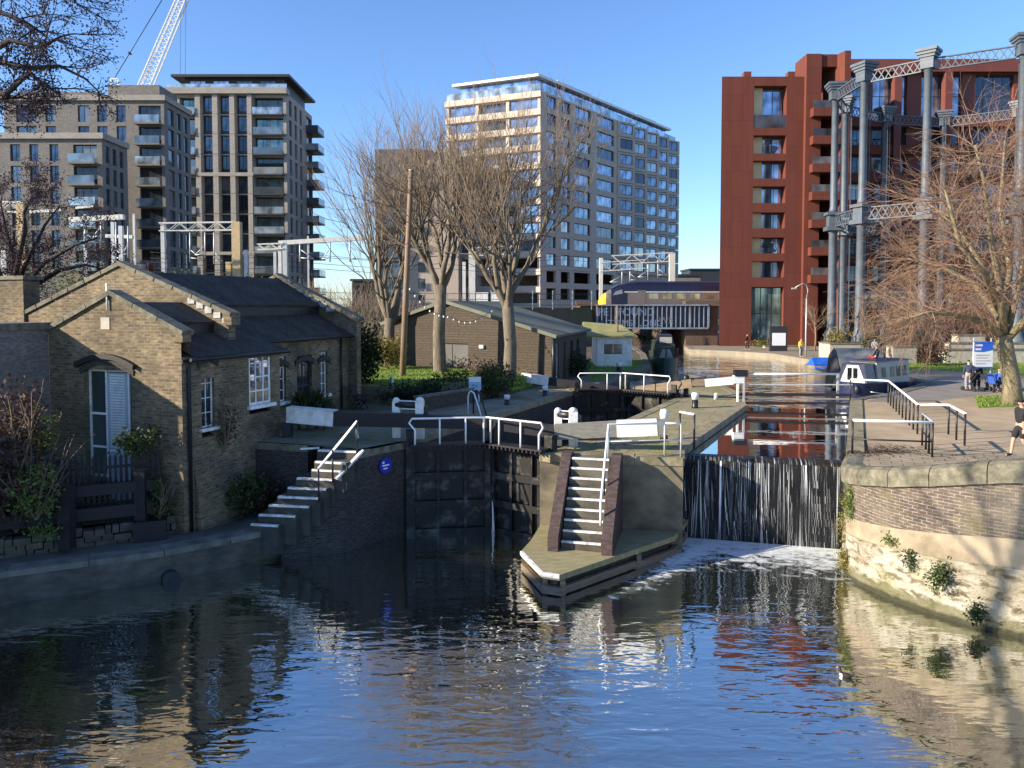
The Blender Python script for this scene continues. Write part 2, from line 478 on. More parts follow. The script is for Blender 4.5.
M['asphalt'] = ground_mat('towpath_asphalt', (.2, .18, .155), (.27, .24, .21), .9)
M['grass'] = ground_mat('lawn', (.13, .21, .025), (.23, .32, .05), 1.5, (.11, .16, .025))
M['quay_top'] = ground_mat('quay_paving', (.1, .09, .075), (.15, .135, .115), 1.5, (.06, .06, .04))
M['dirt'] = ground_mat('leaf_litter', (.12, .09, .06), (.17, .12, .08), 2.5, (.2, .085, .05))

M['shed_boards'] = brick('shed_boards', (.1, .077, .056), (.078, .06, .044), (.035, .028, .022), (.055, .042, .032), .5, w=3.1, h=.17, m=.014)
M['board_pale'] = plain('pale_blue_board', (.3, .5, .68), .5, 0, .05, 2)
M['board_web'] = plain('dark_girder_web', (.035, .045, .065), .6, .1, .3, 1)
M['iron_pale'] = plain('pale_blue_iron', (.2, .24, .29), .6, .1, .35, 1.2, dirt=(.12, .08, .05))
M['graffiti'] = plain('pale_graffiti_paint', (.5, .54, .62), .6, 0, .1, 2)
M['graffiti_tan'] = plain('tan_graffiti_paint', (.5, .33, .22), .6, 0, .2, 2)
M['train_window'] = glassmat('train_window', (.3, .24, .16), .4)
# ================================================================ people first (needs modifier evaluation in a small scene)
def skin_mesh(joints, edges, radii, root, sub=1):
    me = bpy.data.meshes.new('sk'); me.from_pydata([tuple(j) for j in joints], edges, [])
    o = bpy.data.objects.new('sk', me); COL.objects.link(o)
    o.modifiers.new('s', 'SKIN')
    for i, r in enumerate(radii):
        d = me.skin_vertices[0].data[i]
        d.radius = r if isinstance(r, tuple) else (r, r)
        d.use_root = (i == root)
    sm = o.modifiers.new('b', 'SUBSURF'); sm.levels = sub; sm.render_levels = sub
    dg = bpy.context.evaluated_depsgraph_get()
    out = bpy.data.meshes.new_from_object(o.evaluated_get(dg))
    bpy.data.objects.remove(o)
    for p in out.polygons: p.use_smooth = True
    return out

def person(label, loc, rz, J, wear, group=None, h=1.75):
    """J: joint dict in metres, standing figure facing -Y; wear: list of (name, [(joint chain, radius)], mat)"""
    root = thing('person', loc, rz, label, 'person', group)
    base = dict(pelvis=(0, 0, .95), waist=(0, 0, 1.1), chest=(0, .01, 1.33), neck0=(0, .01, 1.46), neck=(0, 0, 1.53), head=(0, -.015, 1.61), top=(0, -.01, 1.70),
                shL=(.17, .01, 1.41), elL=(.22, .03, 1.13), wrL=(.23, -.06, .89), haL=(.23, -.09, .81),
                shR=(-.17, .01, 1.41), elR=(-.22, .03, 1.13), wrR=(-.23, -.06, .89), haR=(-.23, -.09, .81),
                hipL=(.09, 0, .9), knL=(.1, -.02, .5), anL=(.1, .03, .09), toL=(.11, -.15, .04),
                hipR=(-.09, 0, .9), knR=(-.1, -.02, .5), anR=(-.1, .03, .09), toR=(-.11, -.15, .04))
    base.update(J)
    names = list(base); idx = {n: i for i, n in enumerate(names)}
    pts = [V(base[n]) for n in names]
    rad = dict(pelvis=(.15, .11), waist=(.135, .1), chest=(.16, .115), neck0=.075, neck=.055, head=(.078, .098), top=(.07, .085),
               shL=.06, shR=.06, elL=.042, elR=.042, wrL=.028, wrR=.028, haL=(.04, .018), haR=(.04, .018),
               hipL=.088, hipR=.088, knL=.058, knR=.058, anL=.038, anR=.038, toL=.035, toR=.035)
    rr = [rad[n] for n in names]
    ch = [('pelvis', 'waist'), ('waist', 'chest'), ('chest', 'neck0'), ('neck0', 'neck'), ('neck', 'head'), ('head', 'top')]
    for s in 'LR':
        ch += [('chest', 'sh' + s), ('sh' + s, 'el' + s), ('el' + s, 'wr' + s), ('wr' + s, 'ha' + s),
               ('pelvis', 'hip' + s), ('hip' + s, 'kn' + s), ('kn' + s, 'an' + s), ('an' + s, 'to' + s)]
    ed = [(idx[a], idx[b]) for a, b in ch]
    # five short bent fingers leave each palm
    for s in 'LR':
        w, hnd = V(base['wr' + s]), V(base['ha' + s])
        d = (hnd - w).normalized(); side = d.cross(V((0, 0, 1)))
        if side.length < .3: side = V((0, 1, 0))
        side.normalize(); nrm = side.cross(d)
        for k, (off, ln) in enumerate(((-.03, .06), (-.01, .075), (.01, .07), (.028, .055), (.04, .05))):
            a = hnd + side * off + d * (.02 if k < 4 else -.03)
            b = a + d * ln * .6 + (side * .02 if k == 4 else V((0, 0, 0)))
            c = b + d * ln * .4 - nrm * .018
            i0 = len(pts); pts += [a, b, c]; rr += [.010, .009, .008]
            ed += [(idx['ha' + s], i0), (i0, i0 + 1), (i0 + 1, i0 + 2)]
    # nose
    hd = V(base['head']); fw = V(J.get('face', (0, -1, 0)))
    i0 = len(pts); pts.append(hd + fw * .105 + V((0, 0, .0))); rr.append(.014); ed.append((idx['head'], i0))
    body = skin_mesh(pts, ed, rr, idx['pelvis'])
    body.materials.append(M['skin'])
    o = bpy.data.objects.new('body', body); COL.objects.link(o); o.parent = root
    for nm, chain, mat in wear:
        p2, r2, e2 = [], [], []; seen = {}
        for seg in chain:
            prev = None
            for jn, r in seg:
                if isinstance(jn, str) and jn in seen: i = seen[jn]
                else:
                    if isinstance(jn, tuple) and isinstance(jn[0], str):
                        q = lin(base[jn[0]], base[jn[1]], jn[2])
                    else: q = V(base[jn]) if isinstance(jn, str) else V(jn)
                    i = len(p2); p2.append(q); r2.append(r)
                    if isinstance(jn, str): seen[jn] = i
                if prev is not None: e2.append((prev, i))
                prev = i
        me = skin_mesh(p2, e2, r2, 0); me.materials.append(M[mat])
        c = bpy.data.objects.new(nm, me); COL.objects.link(c); c.parent = root
    for sx in (-1, 1):
        b = MB(); b.ball(hd + fw * .088 + V((-fw.y * sx * .032, fw.x * sx * .032, .025)), .011, .011, .009, 8, 5)
        e = b.build('eye', M['cloth_black'], root)
    b = MB()
    for sx in (-1, 1): b.ball(hd + V((-fw.y * sx * .083, fw.x * sx * .083, .0)) - fw * .01, .014, .022, .03, 8, 5)
    b.build('ear', M['skin'], root)
    return root

def sleeves(rs, upto, chest=(.185, .135)):
    t = [[('pelvis', (.168, .128)), ('waist', (.16, .122)), ('chest', chest), ('neck0', .085)]]
    for s in 'LR':
        seg = [('chest', chest), ('sh' + s, .078)]
        if upto == 'short': seg += [(('sh' + s, 'el' + s, .75), .07)]
        else: seg += [('el' + s, rs), ('wr' + s, rs * .8)]
        t.append(seg)
    return t
def legs(r, upto=1.0, knee=True):
    t = [[('pelvis', (.172, .13)), (('pelvis', 'waist', .4), (.165, .125))]]
    for s in 'LR':
        seg = [('pelvis', (.172, .13)), ('hip' + s, .105)]
        if upto < .55: seg += [(('hip' + s, 'kn' + s, upto * 2), r)]
        else: seg += [('kn' + s, r), (('kn' + s, 'an' + s, .9), r * .85)]
        t.append(seg)
    return t
SHOES = [[(('kn' + s, 'an' + s, .95), .05), ('an' + s, .052), ('to' + s, .045)] for s in 'LR']
def shoe(s): return [[(('kn' + s, 'an' + s, .95), .05), ('an' + s, .052), ('to' + s, .045)]]
def cap(): return [[('head', (.06, .07)), ('top', (.086, .104)), ((0, -.01, 1.74), (.06, .075))]]

# walker in black at right, seen in profile walking to the left
pw = at(1020, 459, Y=22.6)
walk = dict(anL=(.1, .26, .16), toL=(.1, .14, .04), knL=(.1, -.02, .5), anR=(-.1, -.22, .09), toR=(-.1, -.4, .06), knR=(-.1, -.16, .5),
            elL=(.23, .02, 1.13), wrL=(.23, -.08, .9), haL=(.23, -.12, .82), elR=(-.23, .1, 1.14), wrR=(-.23, .12, .89), haR=(-.23, .1, .81))
p1 = person('bearded man in black t-shirt, shorts and cap walking along towpath', (pw.x, pw.y, 3.5), R(-80), walk,
            [('t_shirt', sleeves(.07, 'short'), 'cloth_black'), ('shorts', legs(.1, .46), 'cloth_black'), ('cap', cap(), 'cloth_black'),
             ('shoe', shoe('L'), 'cloth_black'), ('shoe', shoe('R'), 'cloth_black'),
             ('beard', [[((0, -.06, 1.575), .045), ((0, -.07, 1.545), .035)]], 'hair'),
             ('backpack', [[((0, .18, 1.4), (.13, .08)), ((0, .2, 1.1), (.14, .1))]], 'cloth_black')])
b = MB(); b.box(-.08, .08, -.2, -.08, 1.675, 1.69); b.build('cap_peak', M['cloth_black'], p1)
# two people by the notice board, and one seated
q = at(968, 391, z=3.2)
person('person in navy jacket and grey trousers standing left of blue notice board', (q.x, q.y, 3.2), R(160), {},
       [('jacket', sleeves(.07, 'long', (.19, .14)), 'cloth_navy'), ('trousers', legs(.085), 'cloth_grey'), ('hat', cap(), 'cloth_black'),
        ('shoe', shoe('L'), 'cloth_black'), ('shoe', shoe('R'), 'cloth_black')])
q = at(981, 391, z=3.2)
person('person in dark clothes standing behind the blue notice board', (q.x, q.y + .4, 3.2), R(-20), {},
       [('coat', sleeves(.075, 'long', (.2, .15)), 'cloth_black'), ('trousers', legs(.085), 'cloth_black'), ('hair', [[('head', (.07, .07)), ('top', (.085, .1))]], 'hair'),
        ('shoe', shoe('L'), 'cloth_black'), ('shoe', shoe('R'), 'cloth_black')])
sit = dict(pelvis=(0, 0, .5), waist=(0, .0, .65), chest=(0, .01, .88), neck0=(0, 0, 1.01), neck=(0, -.01, 1.08), head=(0, -.025, 1.16), top=(0, -.02, 1.25),
           shL=(.17, 0, .96), elL=(.22, -.05, .7), wrL=(.12, -.26, .62), haL=(.09, -.33, .6), shR=(-.17, 0, .96), elR=(-.22, -.05, .7), wrR=(-.12, -.26, .62), haR=(-.09, -.33, .6),
           hipL=(.09, -.04, .5), knL=(.1, -.42, .5), anL=(.1, -.42, .1), toL=(.1, -.58, .05), hipR=(-.09, -.04, .5), knR=(-.1, -.42, .5), anR=(-.1, -.42, .1), toR=(-.1, -.58, .05))
q = at(999, 391, z=3.2)
SITLOC = q.copy()
person('seated person in blue coat and dark trousers beside the bare tree', (q.x, q.y, 3.2), R(-50), sit,
       [('coat', sleeves(.075, 'long', (.2, .15)), 'cloth_blue'), ('trousers', legs(.085), 'cloth_black'), ('hair', [[('head', (.07, .07)), ('top', (.085, .1))]], 'hair'),
        ('shoe', shoe('L'), 'cloth_black'), ('shoe', shoe('R'), 'cloth_black')])
# person sitting on the roof of the narrowboat
person('person in navy top and red trousers sitting on narrowboat roof', (22.13, 46.66, 4.77 - .43), R(216.9), sit,
       [('jacket', sleeves(.075, 'long', (.2, .15)), 'cloth_navy'), ('trousers', legs(.09), 'cloth_red'), ('hair', [[('head', (.07, .07)), ('top', (.085, .1))]], 'hair'),
        ('shoe', shoe('L'), 'cloth_black'), ('shoe', shoe('R'), 'cloth_black')])
q = at(747, 350, z=3.2)
person('distant person in dark clothes walking on far quay by red building', (q.x, q.y, 3.2), R(60), walk,
       [('coat', sleeves(.075, 'long', (.2, .15)), 'cloth_black'), ('trousers', legs(.085), 'cloth_black'), ('hair', [[('head', (.07, .07)), ('top', (.085, .1))]], 'hair')])
q = at(801, 357, z=3.2)
person('distant person in yellow jacket on far quay near blue tarpaulin', (q.x, q.y, 3.2), R(20), {},
       [('jacket', sleeves(.075, 'long', (.2, .15)), 'cloth_yellow'), ('trousers', legs(.085), 'cloth_grey'), ('hair', [[('head', (.07, .07)), ('top', (.085, .1))]], 'hair')])
q = at(907, 352, Y=58)
person('distant person in red cap sitting on stone wall by gasholder column', (q.x, 63.2, 3.95), R(-30), sit,
       [('jacket', sleeves(.075, 'long', (.2, .15)), 'cloth_grey'), ('trousers', legs(.085), 'cloth_grey'), ('cap', [[('head', (.07, .07)), ('top', (.088, .104))]], 'cloth_red')])

# ================================================================ geometry of the canal
LZ, IZ, UW, QZ = 3.2, 3.05, 2.75, .9
L0, MT, R0 = (-3.7, 26.9), (-.72, 27.3), (1.45, 25.8)
U0, UM, U1 = (3.5, 43.0), (6.35, 43.2), (8.85, 41.0)
uu, vv = V((.391, .920, 0)), V((.920, -.391, 0))

def offset(pts, t):
    """offset polyline to its left by t"""
    out = []
    P = [V((p[0], p[1], 0)) for p in pts]
    for i, p in enumerate(P):
        n = V((0, 0, 0)); k = 0
        if i > 0:
            d = (p - P[i - 1]).normalized(); n += V((-d.y, d.x, 0)); k += 1
        if i < len(P) - 1:
            d = (P[i + 1] - p).normalized(); n += V((-d.y, d.x, 0)); k += 1
        n.normalize()
        if 0 < i < len(P) - 1:
            d = (P[i + 1] - p).normalized(); c = max(.4, n.dot(V((-d.y, d.x, 0))))
            n /= c
        out.append((p.x + n.x * t, p.y + n.y * t))
    return out
def strip(mb, pts, t0, t1, z0, z1):
    a, c = offset(pts, t0), offset(pts, t1)
    z0 = z0 if isinstance(z0, list) else [z0] * len(pts)
    z1 = z1 if isinstance(z1, list) else [z1] * len(pts)
    n = len(pts); vs = []
    for i in range(n):
        vs += [(a[i][0], a[i][1], z0[i]), (a[i][0], a[i][1], z1[i]), (c[i][0], c[i][1], z1[i]), (c[i][0], c[i][1], z0[i])]
    fs = []
    for i in range(n - 1):
        o, p = i * 4, i * 4 + 4
        for k in range(4): fs.append((o + k, o + (k + 1) % 4, p + (k + 1) % 4, p + k))
    fs += [(0, 3, 2, 1), tuple(4 * (n - 1) + k for k in range(4))]
    mb.add(vs, fs)
    # make the outward orientation irrelevant: cycles shades both sides
    return mb
def sheet(name, poly, z, mat, kind='structure'):
    n = len(poly)
    ar = sum(poly[i][0] * poly[(i + 1) % n][1] - poly[(i + 1) % n][0] * poly[i][1] for i in range(n))
    if ar < 0: poly = poly[::-1]
    b = MB(); b.add([(p[0], p[1], z) for p in poly], [tuple(range(n))])
    o = b.build(name, mat); o['kind'] = kind
    return o
PX = lambda *a, z=LZ: [tuple(at(x, y, z=z))[:2] for x, y in a]

LEFT = [L0, U0, (6.3, 48.6), (10.9, 60.6), (13, 75), (14.3, 93), (14.3, 150)]
RIGHT = [(20.6, 150), (20.6, 93), (19, 82.5), (23, 79), (25.6, 75), (26, 67), (25, 62), (25.2, 56), (25.8, 50), (25.3, 46.8), (20.3, 41.4), (17.2, 38.9), (11.05, 25.2), (10.15, 23.2)]
sheet('ground', [(-9.6, 27.0), (-7.0, 26.2), (-5.1, 25.4), (-4.6, 25.6)] + LEFT + [(14.3, 1500), (-1500, 1500), (-1500, 29), (-20, 29)], LZ, M['ground'])
sheet('ground', RIGHT + [(10.1, 22.2), (10.6, 20.6), (12.4, 18.4), (18, 14), (40, 4), (900, -20), (1500, 1500), (20.6, 1500)], LZ - .004, M['ground'])
sheet('ground', [(14.4, 150), (20.5, 150), (20.5, 1500), (14.4, 1500)], LZ, M['ground'])

# ---- water
def water_mat(name, deep, strength, scale, dist=.05):
    t = NT(name); c = t.co()
    a = t.noise(t.mapping(c, (.5, 1.35, 1), (0, 0, -.12)), scale, 2, .45, .5)
    f = t.noise(t.mapping(c, (.55, 1.5, 1), (0, 0, .3)), scale * 2.7, 1, .5, .6)
    big = t.ramp(t.noise(c, .11, 2), [(.35, .35), (.65, 1)])
    h = t.math('ADD', a, t.math('MULTIPLY', f, .22))
    h = t.math('MULTIPLY', h, big)
    nm = t.bump(h, strength, dist)
    p = t.pbr(deep, .025, 0, nm, .5)
    p.inputs['IOR'].default_value = 1.33
    g = t.n('ShaderNodeBsdfGlossy'); g.inputs['Roughness'].default_value = .02
    g.inputs['Color'].default_value = (.92, .93, .92, 1); t.l(nm, g.inputs['Normal'])
    lw = t.n('ShaderNodeLayerWeight'); lw.inputs['Blend'].default_value = .5; t.l(nm, lw.inputs['Normal'])
    fac = t.ramp(lw.outputs['Facing'], [(0, .14), (.4, .52), (.7, .74), (1, .95)])
    mx = t.n('ShaderNodeMixShader'); t.l(fac, mx.inputs[0]); t.l(p.outputs[0], mx.inputs[1]); t.l(g.outputs[0], mx.inputs[2])
    t.l(mx.outputs[0], t.out.inputs[0])
    return t.m
M['water'] = water_mat('canal_water', (.034, .038, .02), .4, 1.75, .085)
M['water_up'] = water_mat('upper_canal_water', (.02, .017, .01), .07, 1.3, .05)
sheet('water', [(-90, -40), (90, -40), (90, 45), (-90, 45)], 0, M['water'])
M['water_far'] = water_mat('basin_water', (.02, .026, .028), .9, 1.1, .14)
sheet('water', [(6.05, 26.55), (10.95, 25.3), (17.4, 38.6), (11.8, 39.3), (8, 36)], UW, M['water_up'])
sheet('water', [(17.4, 38.6), (33, 42), (33, 84), (24, 95), (24, 200), (12, 200), (12, 95), (8, 62), (2.5, 43.5), (6.3, 43.5), (9.4, 41.2), (8, 36), (11.8, 39.3)], UW, M['water_far'])

# ---- paving, lawns and paths, thin sheets over the ground
sheet('lockside_path', [(-9.3, 27.0), (-7.0, 26.3), (-5.1, 25.5), (-3.9, 26.9), (3.3, 43), (6.1, 48.6), (10.6, 60.6), (8.6, 61.5), (3.2, 48), (1.2, 44.5), (-.5, 40), (-3.5, 36), (-6.0, 34.5), (-8.5, 31)], LZ + .004, M['flags'])
LAWN = [(-8.9, 38.4), (-4.9, 38.3), (-3.2, 40.0), (.6, 43.6), (1.2, 45.4), (-5.5, 51.0), (-14, 52), (-12, 41)]
b = MB(); b.prism(LAWN, LZ - .1, LZ + .72); o = b.build('lawn', M['grass']); o['kind'] = 'structure'
sheet('lawn', PX((590, 382), (640, 372), (652, 362), (600, 356), (585, 362)), LZ + .008, M['grass'])
sheet('towpath', [(11.2, 23.8), (17.4, 38.8), (20.5, 41.2), (25.5, 46.6), (26.1, 50), (25.6, 56), (40, 62), (60, 62), (60, 40), (25, 24), (30, 10), (14, 17.6), (11, 20.4), (10.5, 22.4)], LZ + .004, M['path'])
sheet('asphalt_path', PX((866, 402), (905, 388), (960, 372), (1100, 388), (1100, 394), (1000, 392), (930, 402)), LZ + .010, M['asphalt'])
sheet('lawn', PX((893, 371), (925, 359.5), (975, 360), (1200, 366), (1200, 376), (1000, 376), (965, 372), (930, 370)), LZ + .014, M['grass'])
sheet('lawn', PX((975, 397), (978, 408), (1150, 402), (1150, 393)), LZ + .014, M['grass'])
sheet('far_quay', [(20.7, 93), (19.4, 83.0), (23.2, 79.4), (26, 75.2), (26.4, 68), (40, 68), (60, 96), (21, 110)], LZ + .004, M['quay_pale'])

# ---- retaining walls
def canal_wall(pts, z1, label, mat, cop, side=1, z0=-1.2, t=.5, ch=.22, cz=None, cat='canal wall'):
    o = thing('canal_wall', (pts[0][0], pts[0][1], 0), 0, label, cat)
    b = MB(); strip(b, pts, 0, side * t, z0, z1 - ch); b.build('wall', M[mat], o, True)
    if cop:
        b = MB(); strip(b, pts, -side * .03, side * (t + .02), z1 - ch, z1 + .02); b.build('coping', M[cop], o, True)
    return o
o = thing('canal_wall', (-5, 25.2, 0), 0, 'dark brick lock entrance wall beside white-edged steps', 'canal wall')
b = MB(); strip(b, [(-7.3, 24.0), (-6.75, 24.1), (-6.1, 24.32), (-5.45, 24.62), (-5.02, 25.15), L0], 0, .5, -1.2, [1.0, 1.28, 1.8, 2.56, LZ - .24, LZ - .24]); b.build('wall', M['dark_brick'], o, True)
b = MB(); strip(b, [(-5.05, 25.1), L0], -.03, .52, LZ - .24, LZ); b.build('coping', M['coping'], o, True)
canal_wall([L0, U0], LZ, 'left lock chamber wall with pale coping stones', 'dark_brick', 'moss_stone')
canal_wall([U0, (6.3, 48.6), (10.9, 60.6), (13, 75), (14.3, 92)], LZ + .06, 'canal edge wall leading from upper gates to moored black boat', 'quay_stone', 'coping')
canal_wall([(-9.6, 27.0), (-7.0, 26.2)], LZ - .02, 'low dark brick wall under the left lockside beside cottage', 'dark_brick', 'coping', 1, .4)
canal_wall([(20.6, 92), (19, 82.5), (23, 79), (25.6, 75), (26, 67)], LZ + .03, 'pale stone quay wall in front of red building', 'quay_pale', 'quay_pale', 1)
canal_wall([(26, 66.9), (25, 62), (25.2, 56), (25.8, 50), (25.3, 46.8), (20.3, 41.4), (17.3, 39.1)], LZ + .02, 'basin edge wall beside the moored boats', 'quay_stone', 'coping', 1)
canal_wall([(17.2, 38.9), (11.05, 25.2)], LZ + .03, 'mossy stone wall along right side of weir stream', 'quay_stone', 'moss_stone', 1, ch=.3)

# left quay in stone blocks
QW = [(-10.5, -3), (-11.5, 5), (-13, 11), (-14.6, 16), (-14.7, 19), (-13.5, 20.3), (-10.06, 22.0), (-8.6, 23.2), (-7.36, 24.4), (-7.1, 24.9)]
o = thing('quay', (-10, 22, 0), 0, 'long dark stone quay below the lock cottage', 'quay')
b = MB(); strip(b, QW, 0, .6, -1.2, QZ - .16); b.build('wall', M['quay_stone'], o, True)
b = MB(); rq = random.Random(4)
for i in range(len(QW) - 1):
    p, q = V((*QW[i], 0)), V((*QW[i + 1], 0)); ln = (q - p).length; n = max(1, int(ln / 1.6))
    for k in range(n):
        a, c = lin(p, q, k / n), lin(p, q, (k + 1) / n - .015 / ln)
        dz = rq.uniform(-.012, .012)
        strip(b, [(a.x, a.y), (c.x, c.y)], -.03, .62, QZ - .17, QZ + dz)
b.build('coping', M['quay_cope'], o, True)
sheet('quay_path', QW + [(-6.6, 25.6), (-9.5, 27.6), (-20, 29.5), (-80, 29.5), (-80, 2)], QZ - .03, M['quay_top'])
# outfall pipe mouth
b = MB(); p = at(170, 580, z=.08); b.tube([p + V((.06, -.03, 0)), p + V((-.3, .5, 0))], .24, 14); tag(b.build('outfall_pipe', M['black']), 'round black outfall pipe mouth in the stone quay', 'pipe')

# terrace below the cottage, with a rubble wall
TW = [(-30, 17.5), (-19, 19.2), (-14.3, 21.4), (-11.3, 23.1), (-10.5, 23.75)]
o = thing('terrace_wall', (-13, 22, QZ - .1), 0, 'low rubble stone wall retaining cottage terrace above quay', 'stone wall')
b = MB(); rq = random.Random(9)
for row in range(3):
    for i in range(len(TW) - 1):
        p, q = V((*TW[i], 0)), V((*TW[i + 1], 0)); ln = (q - p).length; x = -rq.random() * .3
        while x < ln:
            w = rq.uniform(.18, .6); a, c = lin(p, q, max(0, x) / ln), lin(p, q, min(ln, x + w - .03) / ln)
            if (c - a).length > .05:
                z_a = QZ - .1 + row * .2 + rq.uniform(-.03, .03); strip(b, [(a.x, a.y), (c.x, c.y)], rq.uniform(-.12, .06), .4, z_a, z_a + rq.uniform(.17, .24))
            x += w
b.build('stones', M['quay_stone'], o, True)
sheet('terrace', [(-30, 17.7), (-19, 19.4), (-14.3, 21.6), (-11.3, 23.3), (-10.3, 23.9), (-9.6, 27), (-20, 29.2), (-60, 29.2), (-60, 17)], 1.48, M['ground'])

# ---- island
ISL = [(.93, 25.55), (5.55, 24.75), (5.95, 26.5), (11.6, 38), (12.7, 43), (13.3, 50), (12.9, 54.5), (12.0, 54.8), (9.2, 43), (8.85, 41.0), (1.75, 26.5)]
b = MB(); b.prism(ISL, -1.2, IZ - .26); wi = b.build('island_wall', M['island_stone']); tag(wi, 'mossy stone island wall between lock and weir', 'canal wall')
sheet('island_paving', offset(ISL + [ISL[0]], .3)[:-1], IZ, M['island_top'])
o = thing('island_coping', (1, 25.5, IZ - .26), 0, 'worn coping stones edging the island between lock and weir', 'coping')
b = MB(); loop = ISL + [ISL[0]]; rq = random.Random(2)
for i in range(len(ISL)):
    p, q = V((*loop[i], 0)), V((*loop[i + 1], 0)); ln = (q - p).length; n = max(1, int(ln / 1.3))
    for k in range(n):
        a, c = lin(p, q, k / n), lin(p, q, (k + 1) / n - .012 / ln)
        strip(b, [(a.x, a.y), (c.x, c.y)], -.04, .42, IZ - .27, IZ + .012 + rq.uniform(-.008, .012))
b.build('stones', M['moss_stone'], o, True)
# lower landing stage
PL = [(.27, 22.8), (.82, 20.95), (1.3, 20.75), (3.76, 23.0), (5.2, 24.3), (6.1, 26.3), (5.9, 27.4), (5.0, 25.2), (1, 25.8), (.6, 23.9)]
o = thing('landing_stage', (2, 23, 0), 0, 'mossy pointed landing stage at foot of island steps', 'landing stage')
b = MB(); b.prism(PL, .46, .62); b.build('deck', M['deck_wood'], o, True)
b = MB(); b.prism(offset(PL + [PL[0]], .22)[:-1], -1, .457); b.build('base', M['dark_brick'], o, True)
b = MB(); strip(b, PL[:4], .0, .14, .04, .26); b.build('fender_timber', M['brown_wood'], o, True)
b = MB(); strip(b, PL[3:6], .0, .14, -.05, .2); b.build('fender_timber', M['brown_wood'], o, True)
b = MB(); strip(b, PL[:3], -.03, .06, .52, .626); b.build('edge_strip', M['nosing'], o, True)
for p in (PL[0], PL[1], PL[2], PL[3]):
    b = MB(); b.obox((p[0] + .1, p[1] + .14, .0), (1, 0, 0), .07, .07, .46); b.build('post', M['brown_wood'], o, True)

# island steps
st = thing('stone_steps', (2, 23.4, .6), 0, 'white-edged steps rising from landing stage to island top', 'steps')
A0, A1 = at(561, 541, z=.87), at(600, 544, z=.87)
e = (A1 - A0); e.z = 0; e.normalize(); up2 = V((-e.y, e.x, 0))
W_ = 1.22; RUN, RISE, NS = .235, .272, 9
stp, nos = MB(), MB()
for i in range(NS):
    o_ = A0 + up2 * (RUN * i); zt = .6 + RISE * (i + 1)
    c = o_ + e * (W_ / 2)
    stp.obox((c.x + up2.x * .5, c.y + up2.y * .5, (zt - RISE + zt) / 2 - .15), e, W_ / 2, .5, RISE / 2 + .15)
    nos.obox((c.x - up2.x * .005 + up2.x * .03, c.y - up2.y * .005 + up2.y * .03, zt - .018), e, W_ / 2 - .01, .045, .028)
stp.build('treads', M['quay_stone'], st, True); nos.build('nosing', M['nosing'], st, True)
for sgn, off in ((-1, -.36), (1, W_ + .04)):
    b = MB(); O = A0 + e * off
    prof = [(-.28, 0), (-.28, .45), (-.1, .62), (RUN * 8 + .1, RISE * 9 + .12), (RUN * 8 + .6, RISE * 9 + .12), (RUN * 8 + .6, 0)]
    b.extrude(prof, (O.x, O.y, .6), up2, (0, 0, 1), e, .32)
    b.build('side_wall', M['blue_brick'], st, True)
# handrail of island steps + guard along the front
hr = thing('handrail', (3, 24, .6), 0, 'white tubular handrail on island steps with guard rail along top edge', 'handrail')
h0 = A0 + e * (W_ - .06); zt = lambda i: .6 + RISE * (i + 1)
hp = lambda i, dz: V((h0.x + up2.x * RUN * i, h0.y + up2.y * RUN * i, zt(i) + dz))
g0 = at(617, 418, z=IZ + 1.12); g0 = V((hp(8.6, 0).x, hp(8.6, 0).y, IZ + 1.1))
g1 = at(666, 419, Y=24.9); g1 = V((4.98, 24.95, IZ + 1.1)); g2 = V((5.5, 24.9, IZ + 1.1))
b = MB(); b.tube([hp(1.2, .15), hp(1.2, .85), g0, g1], .035, 8); b.tube([g1, g2], .03, 8); b.build('top_rail', M['white_rail'], hr, True)
b = MB(); b.tube([g0 - V((0, 0, .55)), g1 - V((0, 0, .55)), g2 - V((0, 0, .55)), V((5.9, 26.2, IZ + .5))], .022, 6); b.build('lower_rail', M['steel'], hr, True)
for p in (g0, g1, g2):
    b = MB(); b.tube([p - V((0, 0, 1.12)), p], .03, 8); b.build('post', M['steel'], hr, True)
b = MB(); b.tube([hp(4.6, -.05), hp(4.6, .82)], .025, 8); b.build('post', M['black'], hr, True)
h2 = thing('guard_rail', (5.8, 26, IZ), 0, 'short guard rail with black posts and white top beside weir', 'guard rail')
ga, gb = V((5.72, 26.6, IZ + 1.1)), V((6.05, 25.9, IZ + 1.12)); ga = V((5.6, 26.5, IZ + 1.1)); gb = V((6.0, 26.0, IZ + 1.1)) + V((-.02, 0, 0))
ga, gb = at(680, 412, Y=26.9), at(694.5, 414.5, Y=26.0)
b = MB(); b.tube([ga, gb], .04, 8); b.build('top_rail', M['white_rail'], h2, True)
for p in (ga, gb):
    b = MB(); b.tube([V((p.x, p.y, IZ)), p], .035, 8); b.build('post', M['black'], h2, True)
b = MB(); b.beam((5.9, 26.0, 2.9), (5.3, 24.7, 2.2), .08, .1); b.beam((6.0, 25.7, 2.9), (5.95, 25.6, 2.2), .08, .1)

